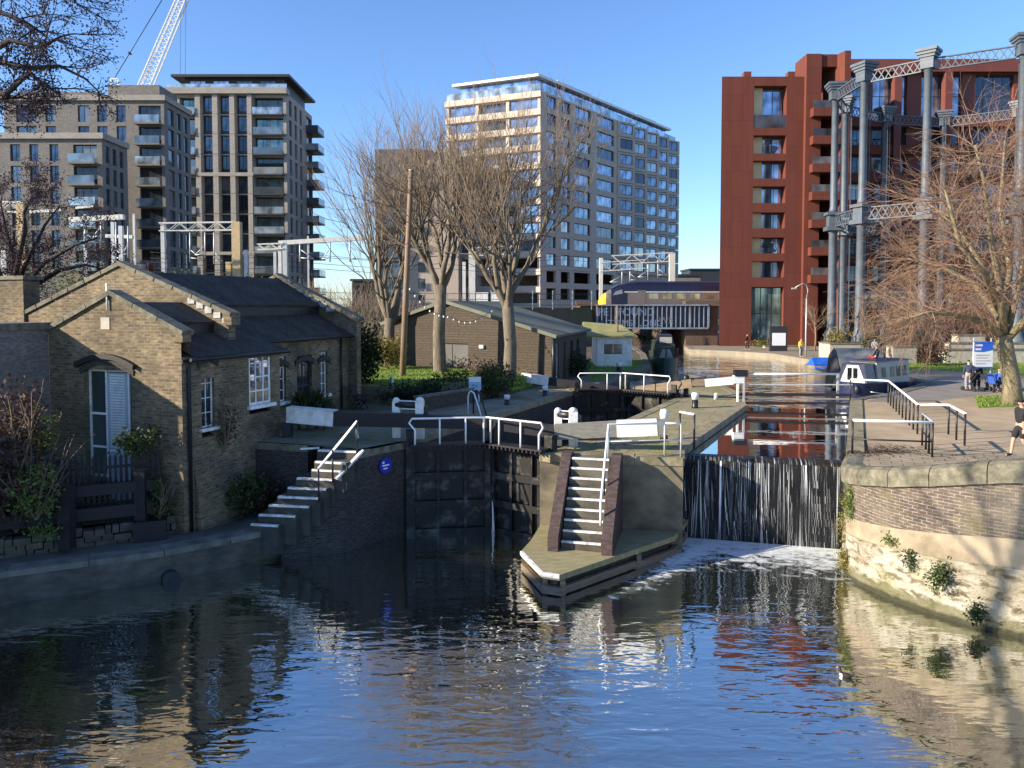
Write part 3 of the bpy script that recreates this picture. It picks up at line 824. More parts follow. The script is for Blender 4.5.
# ---- left steps from the quay to the lockside
ls = thing('stone_steps', (-7, 25, QZ), 0, 'white-edged steps climbing from dark quay to left lockside', 'steps')
lx = [(251, 278, 525), (259, 295, 515.5), (269, 309, 506), (278, 319, 497.5), (288, 326, 488.5), (297, 333, 479), (312, 343, 470.5), (315, 346, 462.5), (318, 357, 451)]
trd, nos = MB(), MB()
pts = []
for i, (xa, xb, y) in enumerate(lx):
    z = 1.12 + i * .26
    p, q = at(xa, y - .8, z=z), at(xb, y + .8, z=z)
    # keep the flight regular: depth grows steadily
    pts.append((p, q, z))
for p, q, z in pts:
    d = (q - p).normalized(); n_ = V((-d.y, d.x, 0)); ln = (q - p).length
    c = (p + q) / 2 + n_ * .5
    trd.obox((c.x, c.y, z - .45), d, ln / 2 + .03, .5, .45)
    c2 = (p + q) / 2 + n_ * .03
    nos.obox((c2.x, c2.y, z - .012), d, ln / 2, .05, .03)
trd.build('treads', M['step_stone'], ls, True); nos.build('nosing', M['nosing'], ls, True)
b = MB(); b.prism([(-7.36, 24.45), (-6.2, 24.8), (-5.0, 25.3), (-5.2, 25.75), (-6.0, 25.6), (-7.2, 25.0)], -.5, 1.0); b.build('base', M['dark_brick'], ls, True)
lr = thing('handrail', (-6, 25.3, QZ), 0, 'white and black handrail beside the left lockside steps', 'handrail')
r0, r1 = V(pts[3][1]), V(pts[8][1])
b = MB(); b.tube([r0 + V((0, -.05, .95)), r1 + V((0, 0, 1.0)), r1 + V((.02, 0, .45))], .04, 8); b.build('top_rail', M['white_rail'], lr, True)
for k, (i, h) in enumerate(((3, .95), (5, .97), (8, 1.0))):
    p = V(pts[i][1]) + V((0, -.03, 0)); b = MB(); b.tube([p - V((0, 0, .1)), p + V((0, 0, h))], .03, 8); b.build('post', M['black'], lr, True)
b = MB(); b.beam(V(pts[5][1]) + V((.12, -.1, .05)), V(pts[8][1]) + V((.2, .0, .05)), .14, .06); b.build('edge_strip', M['nosing'], ls, True)
b = MB(); b.beam(V(pts[8][0]) + V((-.6, .1, .03)), V(pts[8][0]) + V((0, .15, .05)), .12, .05); b.build('edge_strip', M['nosing'], ls, True)
# blue plate on the lock wall
sg = thing('sign', (-4.35, 26.0, 2.55), math.atan2(1.65, 1.3), 'small round blue plate with white lettering on lock entrance wall', 'sign')
b = MB(); b.tube([(0, -.03, 0), (0, -.09, 0)], .27, 24); b.build('plate', M['blue_sign'], sg)
b = MB(); b.box(-.17, .14, -.1, -.092, -.015, .035); b.box(-.17, -.08, -.1, -.092, .08, .15); b.box(-.12, .06, -.1, -.092, -.12, -.07); b.build('lettering', M['letter_white'], sg)

# ================================================================ lock gates
def leaf(root, h, m, zt, hgt=4.3, rails=5):
    h, m = V((*h, 0)), V((*m, 0)); d = (m - h).normalized(); n = V((d.y, -d.x, 0)); ln = (m - h).length
    P = lambda a, k, z: h + d * a + n * k + V((0, 0, z))
    b = MB(); b.beam(P(.12, 0, zt - hgt / 2), P(ln - .1, 0, zt - hgt / 2), .12, hgt); b.build('planking', M['wet_wood'], root, True)
    for a in (.12, ln - .13):
        b = MB(); b.beam(P(a, .06, zt - hgt), P(a, .06, zt + .5), .3, .34, (n.x, n.y, 0)); b.build('gate_post', M['wet_wood'], root, True)
    for i in range(rails):
        z = zt - .12 - i * (hgt - .3) / (rails - 1)
        b = MB(); b.beam(P(.28, .14, z), P(ln - .28, .14, z), .2, .24); b.build('gate_rail', M['wet_wood'], root, True)
    for a in (.36, .68):
        b = MB(); b.beam(P(ln * a, .12, zt - hgt + .1), P(ln * a, .12, zt - .2), .1, .16, (n.x, n.y, 0)); b.build('gate_stile', M['wet_wood'], root, True)
    # walkway board and its brackets, on the downstream face
    b = MB(); b.beam(P(.1, .5, zt + .06), P(ln - .06, .5, zt + .06), .55, .06)
    k = .12
    while k < ln - .1:
        b.beam(P(k, .24, zt - .02), P(k, .77, zt - .02), .05, .09); k += .17
    b.build('walkway', M['black_wood'], root, True)
    return P, ln
def gate_rail(root, P, ln, z, posts, curl, k=.72):
    """tubular rail; curl 0 = hook at the hinge end, 1 = hook at the mitre end"""
    b = MB(); T = z + .9
    a0, a1 = .18, ln - .12
    if curl == 0: pts_ = [P(a0 + .1, k, z), P(a0 + .1, k, z + .5), P(a0 - .1, k, z + .75), P(a0, k, T), P(a1 - .06, k, T), P(a1, k, T - .07), P(a1, k, z)]
    else: pts_ = [P(a0, k, z), P(a0, k, T - .07), P(a0 + .06, k, T), P(a1 + .02, k, T), P(a1 + .1, k, z + .75), P(a1 - .06, k, z + .5), P(a1 - .06, k, z)]
    b.tube(pts_, .035, 8); b.build('top_rail', M['white_rail'], root, True)
    for f in posts:
        b = MB(); b.tube([P(a0 + (a1 - a0) * f, k, z), P(a0 + (a1 - a0) * f, k, T)], .03, 8); b.build('rail_post', M['white_rail'], root, True)

GZ = 3.12
g = thing('lock_gate', (*L0, 0), 0, 'left lower lock gate with long black balance beam and white end', 'lock gate')
P, ln = leaf(g, L0, MT, GZ); gate_rail(g, P, ln, GZ + .09, (.35, .68), 0)
bl0, bl1 = V((-5.4, 27.35, 4.1)), V((-.8, 26.95, 3.88))
be = V((-7.95, 27.75, 4.3))
b = MB(); b.beam(at(334, 418, Y=27.6), V((-.85, 26.95, 3.85)), .42, .52, w2=.34, h2=.42); b.build('balance_beam', M['black_wood'], g, True)
b = MB(); b.beam(at(289, 414, Y=27.9), at(335.5, 418, Y=27.6), .46, .56); b.build('beam_end', M['white'], g, True)
b = MB(); p = at(278, 428, Y=27.9); b.beam((p.x + .35, p.y, LZ), (p.x + .35, p.y, LZ + .55), .3, .4); b.build('beam_support', M['black'], g, True)
g2 = thing('lock_gate', (*R0, 0), 0, 'right lower lock gate with weathered grey balance beam and white end', 'lock gate')
def leafR():
    h, m = R0, MT
    return leaf(g2, m, h, GZ)
P, ln = leafR(); gate_rail(g2, P, ln, GZ + .09, (.28, .66), 1)
b = MB(); b.beam(V((-.62, 26.95, 3.85)), at(556, 432, Y=26.3), .34, .42); b.build('beam_inner', M['black_wood'], g2, True)
b = MB(); b.beam(at(555, 432, Y=26.3), at(617, 428.5, Y=26.0), .4, .5); b.build('balance_beam', M['grey_wood'], g2, True)
b = MB(); b.beam(at(656.5, 427, Y=25.8), at(668, 426.5, Y=25.75), .4, .5); b.build('beam_tip', M['grey_wood'], g2, True)
b = MB(); b.beam(at(616.8, 428.5, Y=26.0), at(657, 427, Y=25.8), .43, .53); b.build('beam_end', M['white'], g2, True)
# leaking jets at the mitre
b = MB(); b.tube([(MT[0] + .02, MT[1] - .25, 1.2), (MT[0] + .05, MT[1] - .4, .5), (MT[0] + .06, MT[1] - .5, 0)], [.015, .03, .06], 6); tag(b.build('water_leak', M['white']), kind='structure')

UZ = 3.25
g = thing('lock_gate', (*U0, 0), 0, 'left upper lock gate with black beam and white end by hedge', 'lock gate')
P, ln = leaf(g, U0, UM, UZ, 4.3); gate_rail(g, P, ln, UZ + .09, (.6,), 0)
b = MB(); b.beam(at(548, 381, Y=44.2), at(634, 393, Y=42.9), .34, .45); b.build('balance_beam', M['black_wood'], g, True)
b = MB(); b.beam(at(521.5, 377, Y=44.6), at(549, 381, Y=44.2), .4, .52); b.build('beam_end', M['white'], g, True)
g = thing('lock_gate', (*U1, 0), 0, 'right upper lock gate with brown beam reaching over island', 'lock gate')
P, ln = leaf(g, UM, U1, UZ, 4.3); gate_rail(g, P, ln, UZ + .09, (.5,), 1)
b = MB(); b.beam(at(633, 391, Y=42.9), at(693, 383, Y=40.4), .34, .45); b.build('balance_beam', M['brown_wood'], g, True)
b = MB(); b.beam(at(692, 383, Y=40.4), at(706, 382.5, Y=40.2), .3, .3); b.build('beam_link', M['brown_wood'], g, True)
b = MB(); b.beam(at(705, 383, Y=40.2), at(733, 380.5, Y=39.9), .34, .38); b.build('beam_end', M['white'], g, True)
b = MB(); p = at(716, 388, Y=40.1); b.tube([(p.x, p.y, IZ), (p.x, p.y, IZ + .35)], .1, 8); b.build('beam_support', M['nosing'], g, True)

# paddle gear frames
def paddle(px0, px1, yb, Y, zb, h, label, slant=0):
    a, c = at(px0, yb, Y=Y), at(px1, yb, Y=Y - .25)
    o = thing('paddle_gear', (a.x, a.y, zb), 0, label, 'paddle gear')
    for i, (p, w, hh) in enumerate(((a, .26, h), (c, .3, h * 1.03))):
        b = MB(); b.box(-w / 2, w / 2, -w / 2, w / 2, 0, hh - .1); b.lathe((0, 0, hh - .1), [(w * .52, 0), (w * .5, .06), (w * .3, .12), (.03, .14)], 12)
        q_ = b.build('gear_post', M['white'], o); q_.location = (p.x - a.x, p.y - a.y, 0)
    d = V((c.x - a.x, c.y - a.y, 0))
    for hh in (.93, .76):
        b = MB(); b.beam(V((0, 0, h * hh)), d + V((0, 0, h * hh)), .07, .08); b.build('crossbar', M['white'], o)
    b = MB(); b.tube([V((0, -.02, h * .85)), d + V((.12, -.02, h * .85))], .13, 12); b.build('spindle', M['black'], o)
    b = MB(); b.obox((d.x + .22, d.y, h * .62), (1, 0, 0), .06, .16, .3); b.build('rack', M['black'], o)
    return o
paddle(396.5, 420, 436, 27.75, LZ, 1.42, 'white paddle gear frame on the left lockside')
paddle(558, 573, 440, 27.0, IZ, 1.3, 'white paddle gear frame on the island beside grey beam')
b = MB(); p = at(588, 441, z=IZ); b.box(-.35, .35, -.25, .25, 0, .35); b.tube([(-.4, -.1, .3), (-.2, -.1, .5), (.2, -.1, .5), (.42, -.1, .25)], .04, 6)
o = b.build('winch_box', M['black']); o.location = (p.x, p.y + .3, IZ); tag(o, 'black winch box beside island paddle gear', 'winch')

# hoop handrail on left lockside, bollards
o = thing('ladder_rail', (0, 0, LZ), 0, 'pair of white hooped ladder rails at left lock edge', 'ladder rail')
p = at(468, 415, z=LZ); o.location = (p.x, p.y, LZ)
for dx, m in ((0, 'white_rail'), (.22, 'black')):
    b = MB(); b.tube([(dx, .1 + dx, -.02), (dx, .1 + dx, .8), (dx + .05, .08 + dx, .98), (dx + .14, .02 + dx, 1.05), (dx + .26, -.1 + dx, .98), (dx + .45, -.4 + dx, .5), (dx + .62, -.7 + dx, -.02)], .035, 8)
    b.build('hoop', M[m], o)
def bollard(px, py, z, h, r, label, body='white', group='bollards along the lock'):
    p = at(px, py, z=z)
    o = thing('bollard', (p.x, p.y, z), 0, label, 'bollard', group)
    b = MB(); b.lathe((0, 0, 0), [(r * 1.05, 0), (r * .9, h * .1), (r * .85, h * .55)], 14); b.build('base', M['black'], o)
    b = MB(); b.lathe((0, 0, h * .55), [(r * .9, 0), (r, h * .2), (r * 1.1, h * .3), (r * .95, h * .42), (r * .3, h * .45)], 14); b.build('cap', M[body], o)
    return o
bollard(507, 405, LZ, .5, .14, 'small white bollard at left lock edge nearest the ladder rail')
bollard(545, 396, LZ, .55, .15, 'small white bollard on left lockside nearer the upper gate')
bollard(695, 408, IZ, .75, .17, 'white-topped bollard on island right of the guard rail')
bollard(664, 440, IZ, 1.15, .15, 'tall white bollard at front of island beside beam end')
bollard(686, 397, IZ, 1.2, .16, 'black bollard near the tip of the island', 'black')
bollard(619, 372, LZ, .7, .2, 'white bollard on far left bank beside thin brown post')
bollard(677, 397, IZ, .4, .2, 'stubby white bollard under the brown upper gate beam')

# ================================================================ weir
w0, w1 = V((5.95, 26.6, 0)), V((11.0, 25.25, 0))
we = (w1 - w0).normalized(); wn = V((we.y, -we.x, 0)); wl = (w1 - w0).length
o = thing('weir', (w0.x, w0.y, 0), math.atan2(we.y, we.x), 'weir with dark wet face below a timber crest beam', 'weir')
b = MB(); b.box(0, wl, -.12, .35, UW - .2, UW + .05); b.build('crest_beam', M['wet_wood'], o)
b = MB(); b.add([(0, -.1, UW - .16), (wl, -.1, UW - .16), (wl, -.55, -1), (0, -.55, -1), (0, .35, -1), (wl, .35, -1), (wl, .35, UW - .2), (0, .35, UW - .2)], [(0, 3, 2, 1), (0, 1, 6, 7), (3, 0, 7, 4), (1, 2, 5, 6)]); b.build('weir_face', M['weir_face'], o)
def fall_mat():
    t = NT('falling_water'); uv = t.co('UV')
    n = t.noise(t.mapping(uv, (9, .1, 1)), 1.6, 4, .65, .25)
    n2 = t.noise(t.mapping(uv, (44, .16, 1)), 1.0, 3, .6)
    m = t.math('ADD', t.math('MULTIPLY', n, .75), t.math('MULTIPLY', n2, .3))
    a = t.ramp(m, [(.575, .0), (.63, .4), (.69, 1)])
    d = t.n('ShaderNodeBsdfPrincipled'); d.inputs['Base Color'].default_value = (.75, .78, .8, 1); d.inputs['Roughness'].default_value = .25
    t.l(a, d.inputs['Alpha']); t.l(d.outputs[0], t.out.inputs[0])
    return t.m
M['fall'] = fall_mat()
rq = random.Random(6)
def curtain(k0, seed, name):
    b = MB(); rq = random.Random(seed); nx, nz = 70, 14; vs, fs = [], []
    off = [rq.uniform(0, .035) for _ in range(nx + 1)]
    for j in range(nz + 1):
        f = j / nz
        for i in range(nx + 1):
            if j < 3: z, k = (UW + .062, UW + .07, UW + .045)[j], (.3, -.04, -.17)[j] - k0 * .3
            else: z = UW - .04 - (j - 3) / (nz - 3) * (UW - .04); k = -.24 - .33 * f ** .9 - off[i] * (f * 1.2 + .1) - k0
            vs.append((wl * i / nx, k, z))
    for j in range(nz):
        for i in range(nx):
            a = j * (nx + 1) + i
            fs.append((a, a + nx + 1, a + nx + 2, a + 1))
    b.add(vs, fs, True); me_o = b.build(name, M['fall'])
    me_o.location = (w0.x, w0.y, 0); me_o.rotation_euler = (0, 0, math.atan2(we.y, we.x)); me_o['kind'] = 'structure'
    return me_o
curtain(0, 5, 'waterfall'); curtain(.07, 8, 'waterfall')
# foam below the weir
def foam_mat():
    t = NT('weir_foam'); c = t.co()
    sx = t.n('ShaderNodeSeparateXYZ'); t.l(c, sx.inputs[0])
    dist = t.math('MULTIPLY', sx.outputs['Y'], -1)            # metres downstream of the weir
    left = t.math('ABSOLUTE', t.math('ADD', t.math('SUBTRACT', sx.outputs['X'], 1.35), t.math('MULTIPLY', dist, .42)))
    near = t.math('SUBTRACT', 1, t.math('DIVIDE', dist, 5.6), True)
    arm = t.math('MULTIPLY', t.math('SUBTRACT', 1, t.math('DIVIDE', left, 1.5), True), t.math('SUBTRACT', 1, t.math('DIVIDE', dist, 9.5), True))
    m = t.math('MAXIMUM', t.math('MULTIPLY', near, .5), t.math('MULTIPLY', arm, .6))
    n = t.noise(t.mapping(c, (1, 1.9, 1)), 1.9, 7, .72, .8)
    v = t.math('ADD', n, m)
    a = t.ramp(v, [(.74, 0), (.84, .75), (.95, .97)])
    d = t.n('ShaderNodeBsdfPrincipled'); d.inputs['Base Color'].default_value = (.72, .75, .77, 1); d.inputs['Roughness'].default_value = .6
    t.l(a, d.inputs['Alpha'])
    t.l(t.bump(n, .8, .06), d.inputs['Normal']); t.l(d.outputs[0], t.out.inputs[0])
    return t.m
M['foam'] = foam_mat()
b = MB(); b.add([(-5.5, -10, .012), (wl + .3, -10, .012), (wl + .3, -.4, .012), (-1, -.4, .012), (-.1, -1.5, .012)], [(0, 1, 2, 3, 4)])
o = b.build('foam', M['foam']); o.location = (w0.x, w0.y, 0); o.rotation_euler = (0, 0, math.atan2(we.y, we.x)); o['kind'] = 'stuff'

# guard boom across the weir stream
wb = thing('weir_boom', (12, 38, IZ), 0, 'low footbridge boom with white top rail across weir stream', 'boom')
c0, c1 = at(741, 374, Y=39.2), at(838, 374, Y=38.8)
b = MB(); b.tube([c0, c1], .055, 8); b.build('top_rail', M['white_rail'], wb, True)
for y, w, m in ((384.3, .05, 'steel'), (394.5, .13, 'black_wood'), (398.5, .07, 'grey_wood'), (403, .1, 'black_wood')):
    b = MB(); p, q = at(738, y, Y=39.2), at(852, y + .4, Y=38.6); b.beam(p, q, w * 1.4, w); b.build('boom_rail', M[m], wb, True)
for px in (738, 744, 838):
    b = MB(); p = at(px, 373.5, Y=39.1); b.beam((p.x, p.y, 2.6), p, .1, .1); b.build('boom_post', M['white' if px == 738 else 'steel'], wb, True)
b = MB(); p = at(740.5, 373, Y=39.2); b.obox((p.x, p.y, p.z + .0), (1, 0, 0), .32, .2, .16); b.build('gear_cap', M['black'], wb, True)
b = MB(); b.obox((p.x - .1, p.y, p.z - .32), (1, 0, 0), .26, .16, .2); b.build('gear_box', M['white'], wb, True)

# ================================================================ right bank wall (curved) and towpath rails
CW = [(11.05, 25.0), (10.2, 23.4), (9.92, 22.5), (9.98, 21.6), (10.35, 20.5), (11.1, 19.3), (12.1, 18.3), (14.5, 16.6), (20, 13), (40, 2)]
zt_ = [3.2, 3.2, 3.25, 3.4, 3.62, 3.95, 4.25, 4.5, 4.6, 4.6]
bw = thing('bank_wall', (10, 22, 0), 0, 'curved right bank wall of brick over limey stone with rounded coping', 'canal wall')
def fine(pts, zs, n=6):
    P_, Z_ = [], []
    def cr(a, b_, c, d, t): return .5 * ((2 * b_) + (-a + c) * t + (2 * a - 5 * b_ + 4 * c - d) * t * t + (-a + 3 * b_ - 3 * c + d) * t ** 3)
    N = len(pts)
    for i in range(N - 1):
        q_ = [pts[max(0, i - 1)], pts[i], pts[i + 1], pts[min(N - 1, i + 2)]]
        for k in range(n):
            t = k / n
            P_.append((cr(*[p[0] for p in q_], t), cr(*[p[1] for p in q_], t))); Z_.append(zs[i] + (zs[i + 1] - zs[i]) * t)
    P_.append(pts[-1]); Z_.append(zs[-1]); return P_, Z_
FW, FZ = fine(CW, zt_)
def layer(name, mat, f0, f1, a, t, jig=0):
    b = MB(); z0 = [f0(z) for z in FZ]; z1 = [f1(z) for z in FZ]
    strip(b, FW, a, t, z0, z1); return b.build(name, M[mat], bw, True)
def lime_mat():
    t = NT('limey_stone_wall'); c = t.co()
    n = t.noise(c, .9, 8, .7); n2 = t.noise(t.mapping(c, (1, 1, 2.2)), 2.3, 6, .7, .6); n3 = t.noise(c, .5, 5, .6)
    col = t.mix(t.ramp(n, [(.38, 0), (.6, 1)]), (.24, .205, .14), (.44, .41, .335))
    col = t.mix(t.ramp(n2, [(.5, 0), (.61, .95)]), col, (.1, .08, .045))
    col = t.mix(t.ramp(n3, [(.55, 0), (.68, .7)]), col, (.2, .19, .08))
    sz = t.n('ShaderNodeSeparateXYZ'); t.l(c, sz.inputs[0])
    wet = t.math('ADD', sz.outputs['Z'], t.math('MULTIPLY', t.noise(c, 2.2, 6, .75), -.62))
    col = t.mix(t.ramp(wet, [(.0, .75), (.1, 0)]), col, (.1, .095, .04))
    low = t.math('SUBTRACT', sz.outputs['Z'], t.math('MULTIPLY', t.noise(c, 3, 3), .15))
    col = t.mix(t.ramp(low, [(.02, .85), (.1, 0)]), col, (.03, .03, .018))
    t.pbr(col, .9, 0, t.bump(t.math('ADD', n2, n), .9, .1), .25)
    return t.m
M['lime'] = lime_mat()
M['band'] = plain('tan_render_band', (.31, .25, .17), .9, 0, .35, 1.6, .5, dirt=(.15, .12, .075))
base_z = lambda z: 1.25 + (z - 3.2) * .38
band_z = lambda z: 1.72 + (z - 3.2) * .62
layer('stone_base', 'lime', lambda z: -1.2, base_z, -.03, .6)
layer('render_band', 'band', base_z, band_z, 0, .6)
layer('brick_course', 'bank_brick', band_z, lambda z: z - .5, .03, .55)
# rounded coping stones
b = MB(); seg = 0; rq = random.Random(11)
def copstone(i0, i1):
    prof = [(-.1, -.5), (-.13, -.2), (-.08, -.05), (.05, .02), (.3, .03), (.55, .0), (.62, -.12), (.62, -.5)]
    rows = []
    offs = {k: offset(FW, k) for k, _ in prof}
    for f_, i in ((0, i0), (1, i1)):
        rows.append([(offs[k][i][0], offs[k][i][1], FZ[i] + dz) for k, dz in prof])
    vs = []; n = len(prof); idxs = list(range(i0, i1 + 1))
    for j, i in enumerate(idxs):
        for k, dz in prof:
            x, y = offs[k][i]
            if j == 0 or j == len(idxs) - 1:
                o_ = idxs[1] if j == 0 else idxs[-2]
                x += (offs[k][o_][0] - x) * .05; y += (offs[k][o_][1] - y) * .05
                dz -= .012
            vs.append((x, y, FZ[i] + dz))
    fs = [(a * n + k, a * n + (k + 1) % n, (a + 1) * n + (k + 1) % n, (a + 1) * n + k) for a in range(len(idxs) - 1) for k in range(n)]
    fs += [tuple(range(n)), tuple((len(idxs) - 1) * n + k for k in range(n))[::-1]]
    b.add(vs, fs, False)
i = 0
while i < len(FW) - 1:
    s_ = 0; j = i
    while j < len(FW) - 1 and s_ < 1.1:
        s_ += (V((*FW[j + 1], 0)) - V((*FW[j], 0))).length; j += 1
    if j - i >= 1: copstone(i, j) if j - i > 1 else copstone(i, j)
    i = j
b.build('coping', M['coping'], bw, True)
sheet('towpath_fill', [offset(FW, .5)[i] for i in range(0, len(FW), 2)] + [(45, 20), (26, 26), (12.5, 24.6)], LZ + .006, M['setts'])
# path rises towards the near parapet
b = MB(); inn = offset(FW, .62)
sel = [i for i in range(14, len(FW))]
vs = []
for i in sel: vs.append((inn[i][0], inn[i][1], FZ[i] - .1 - (FZ[i] - 3.2) * .65))
far_ = [(60, 14), (44, 26), (27, 27.5), (19, 27), (14.4, 25.2)]
vs += [(x, y, 3.22) for x, y in far_]
b.add(vs, [tuple(range(len(vs)))]); o = b.build('towpath_ramp', M['setts']); o['kind'] = 'structure'

def railing(polys, z, h, label, low=True, posts=(), r=.035):
    o = thing('railing', (polys[0][0], polys[0][1], z), 0, label, 'railing')
    b = MB(); b.tube([(x, y, z + h) for x, y in polys], r * 1.25, 8); b.build('top_rail', M['white_rail'], o, True)
    if low:
        b = MB(); b.tube([(x, y, z + h * .45) for x, y in polys], r * .8, 6); b.build('lower_rail', M['black'], o, True)
    for x, y in posts:
        b = MB(); b.tube([(x, y, z - .02), (x, y, z + h)], r, 8); b.build('post', M['black'], o, True)
    return o
ra = [(10.95, 24.6), (13.25, 24.1), (14.0, 26.1)]
railing(ra, LZ, 1.1, 'black railing with white top rail at near end of towpath', True, [ra[0], ra[1], (13.5, 24.75), (13.75, 25.4), ra[2]])
rb = [(16.85, 38.2), (18.4, 37.5), (15.1, 28.5), (16.2, 28.4), (15.45, 26.1)]
pst = [rb[0], rb[1]] + [tuple(lin((*rb[1], 0), (*rb[2], 0), k / 9))[:2] for k in range(1, 10)] + [rb[3], (15.8, 27.2), rb[4]]
railing(rb, LZ, 1.1, 'long black railing with white top rail beside the towpath ramp', False, pst)
# ================================================================ windows shared by all buildings
WCACHE = {}
def window(parent, O, ex, w, h, nx=1, nz=1, fm='frame_dark', gm='glass', fw=.06, depth=.14, name='window', pane=True, bw=None):
    """frame + pane set `depth` behind the wall plane; O is the lower-left corner of the opening (parent space)"""
    ex = V(ex).normalized(); n = ex.cross(V((0, 0, 1)))
    key = (round(w, 3), round(h, 3), nx, nz, fm, fw, bw)
    if key not in WCACHE:
        b = MB(); t = .05; bb = bw or fw * .7
        b.box(0, fw, 0, t, 0, h); b.box(w - fw, w, 0, t, 0, h); b.box(fw, w - fw, 0, t, 0, fw); b.box(fw, w - fw, 0, t, h - fw, h)
        for i in range(1, nx): x = w * i / nx; b.box(x - bb / 2, x + bb / 2, .003, t, fw, h - fw)
        for j in range(1, nz): z = h * j / nz; b.box(fw, w - fw, .006, t - .002, z - bb / 2, z + bb / 2)
        p = MB(); p.box(fw * .5, w - fw * .5, .025, .04, fw * .5, h - fw * .5)
        WCACHE[key] = (b.mesh(name, M[fm]), p)
    f, p = WCACHE[key]
    o = bpy.data.objects.new(name, f); COL.objects.link(o); o.parent = parent
    o.location = V(O) - n * depth; o.rotation_euler = (0, 0, math.atan2(ex.y, ex.x))
    if pane:
        k2 = key + (gm,)
        if k2 not in WCACHE: WCACHE[k2] = p.mesh('pane', M[gm])
        q = bpy.data.objects.new('pane', WCACHE[k2]); COL.objects.link(q); q.parent = o
    return o

# ================================================================ lock cottage
HX = R(-21)
house = thing('lock_cottage', (-10.2, 23.7, 1.0), HX, 'old yellow stock brick lock cottage with stepped gables beside the canal', 'cottage')
def hl(x, y, z): return V((x, y, z))
EX, EY = V((1, 0, 0)), V((0, 1, 0))
# front gable
b = MB()
b.facade((-5.68, 0, -.3), EX, 5.68, 5.7, [(1.55, 3.62, .75, 5.2)], .3)
b.add([(-5.68, 0, 5.4), (0, 0, 5.4), (0, 0, 6.12), (-2.84, 0, 7.32), (-5.68, 0, 6.12)], [(0, 1, 2, 3, 4)])
b.add([(-5.68, .35, -.3), (0, .35, -.3), (0, .35, 6.12), (-2.84, .35, 7.32), (-5.68, .35, 6.12)], [(4, 3, 2, 1, 0)])
front = b.build('front_wall', M['stock'], house)
# side walls and the set-back rear wall
b = MB(); b.facade((0, 0.001, -.3), EY, 4.73, 5.68, [(.81, 1.39, 3.05, 4.95), (3.06, 4.22, 3.5, 5.45)], .16)
b.quad((0, 4.73, -.3), (-2, 4.73, -.3), (-2, 4.73, 5.6), (0, 4.73, 5.6))
b.build('side_wall', M['stock'], house)
b = MB(); b.facade((-2, 4.73, .5), EY, 7.62, 5.1, [(2.33, 2.97, 2.55, 4.4), (3.7, 4.75, 1.75, 4.35), (5.33, 5.9, 2.55, 4.4)], .16)
b.quad((-2, 12.35, .5), (-10.7, 12.35, .5), (-10.7, 12.35, 5.6), (-2, 12.35, 5.6))
b.build('side_wall', M['stock'], house)
# back gables
def gable(y, x0, x1, ze, zp, xp=None, t=.35, z0=0):
    xp = (x0 + x1) / 2 if xp is None else xp
    b = MB(); pr = [(x0, z0), (x1, z0), (x1, ze), (xp, zp), (x0, ze)]
    b.extrude(pr, (0, y, 0), EX, (0, 0, 1), EY, t); return b.build('gable_wall', M['stock'], house)
gable(3.0, -10.7, -.8, 6.65, 8.45); gable(12.35, -10.7, -1.55, 6.3, 8.35, -6.0)
def copings(y, pts, t=.5):
    b = MB()
    for i in range(len(pts) - 1):
        p, q = V((pts[i][0], y, pts[i][1])), V((pts[i + 1][0], y, pts[i + 1][1])); d = (q - p).normalized(); n = max(2, int((q - p).length / .9)); ln = (q - p).length
        for k in range(n):
            b.beam(lin(p, q, k / n + (.0 if k else -.02)), lin(p, q, (k + 1) / n - .01), t, .15)
    return b.build('gable_coping', M['coping'], house)
copings(.15, [(-5.85, 6.12), (-2.84, 7.4), (.17, 6.12)]); copings(3.17, [(-10.9, 6.65), (-5.75, 8.53), (-.6, 6.65)]); copings(12.52, [(-10.9, 6.3), (-6.0, 8.43), (-1.35, 6.3)])
for q_ in ((-.3, .12, -.06, .3, 5.85, 6.2), (-.95, -.62, 2.95, 3.4, 6.3, 6.7)):
    b = MB(); b.box(*q_); b.build('kneeler', M['stock'], house)
# hall roof: upper slate slope, dark clerestory strip, lower lean-to
def slab(name, pts, mat, t=.09, par=house):
    a = [V(p) for p in pts]; n = (a[1] - a[0]).cross(a[2] - a[0]).normalized()
    if n.z < 0: n = -n
    b = MB(); m = len(a); vs = a + [p - n * t for p in a]
    b.add(vs, [tuple(range(m)), tuple(range(m, 2 * m))[::-1]] + [(i, (i + 1) % m, m + (i + 1) % m, m + i) for i in range(m)])
    return b.build(name, M[mat], par)
slab('roof', [(-5.9, 3.35, 8.28), (-5.9, 12.35, 8.28), (-3.5, 12.35, 7.0), (-3.5, 3.35, 7.0)], 'slate')
slab('roof', [(-5.9, 3.35, 8.28), (-5.9, 12.35, 8.28), (-10.8, 12.35, 6.35), (-10.8, 3.35, 6.35)], 'slate')
slab('roof', [(-3.75, 3.35, 6.62), (-3.75, 12.35, 6.62), (-1.75, 12.35, 5.6), (-1.75, 3.35, 5.6)], 'slate')
slab('roof', [(-2.84, .35, 7.1), (-2.84, 3.0, 7.1), (-1.35, 3.0, 6.42), (-1.35, .35, 6.42)], 'slate')
slab('roof', [(-2.84, .35, 7.1), (-2.84, 3.0, 7.1), (-5.6, 3.0, 5.9), (-5.6, .35, 5.9)], 'slate')
slab('roof', [(-1.6, .35, 6.1), (-1.6, 4.3, 6.1), (.22, 4.95, 5.38), (.22, .35, 5.38)], 'slate')
slab('roof', [(-1.6, 4.3, 6.1), (-2.2, 4.95, 5.7), (.22, 4.95, 5.38)], 'slate')
b = MB(); b.box(-3.72, -3.62, 3.36, 12.34, 6.3, 6.95); b.box(-1.5, -1.42, .36, 2.99, 5.9, 6.36); b.build('clerestory', M['black'], house)
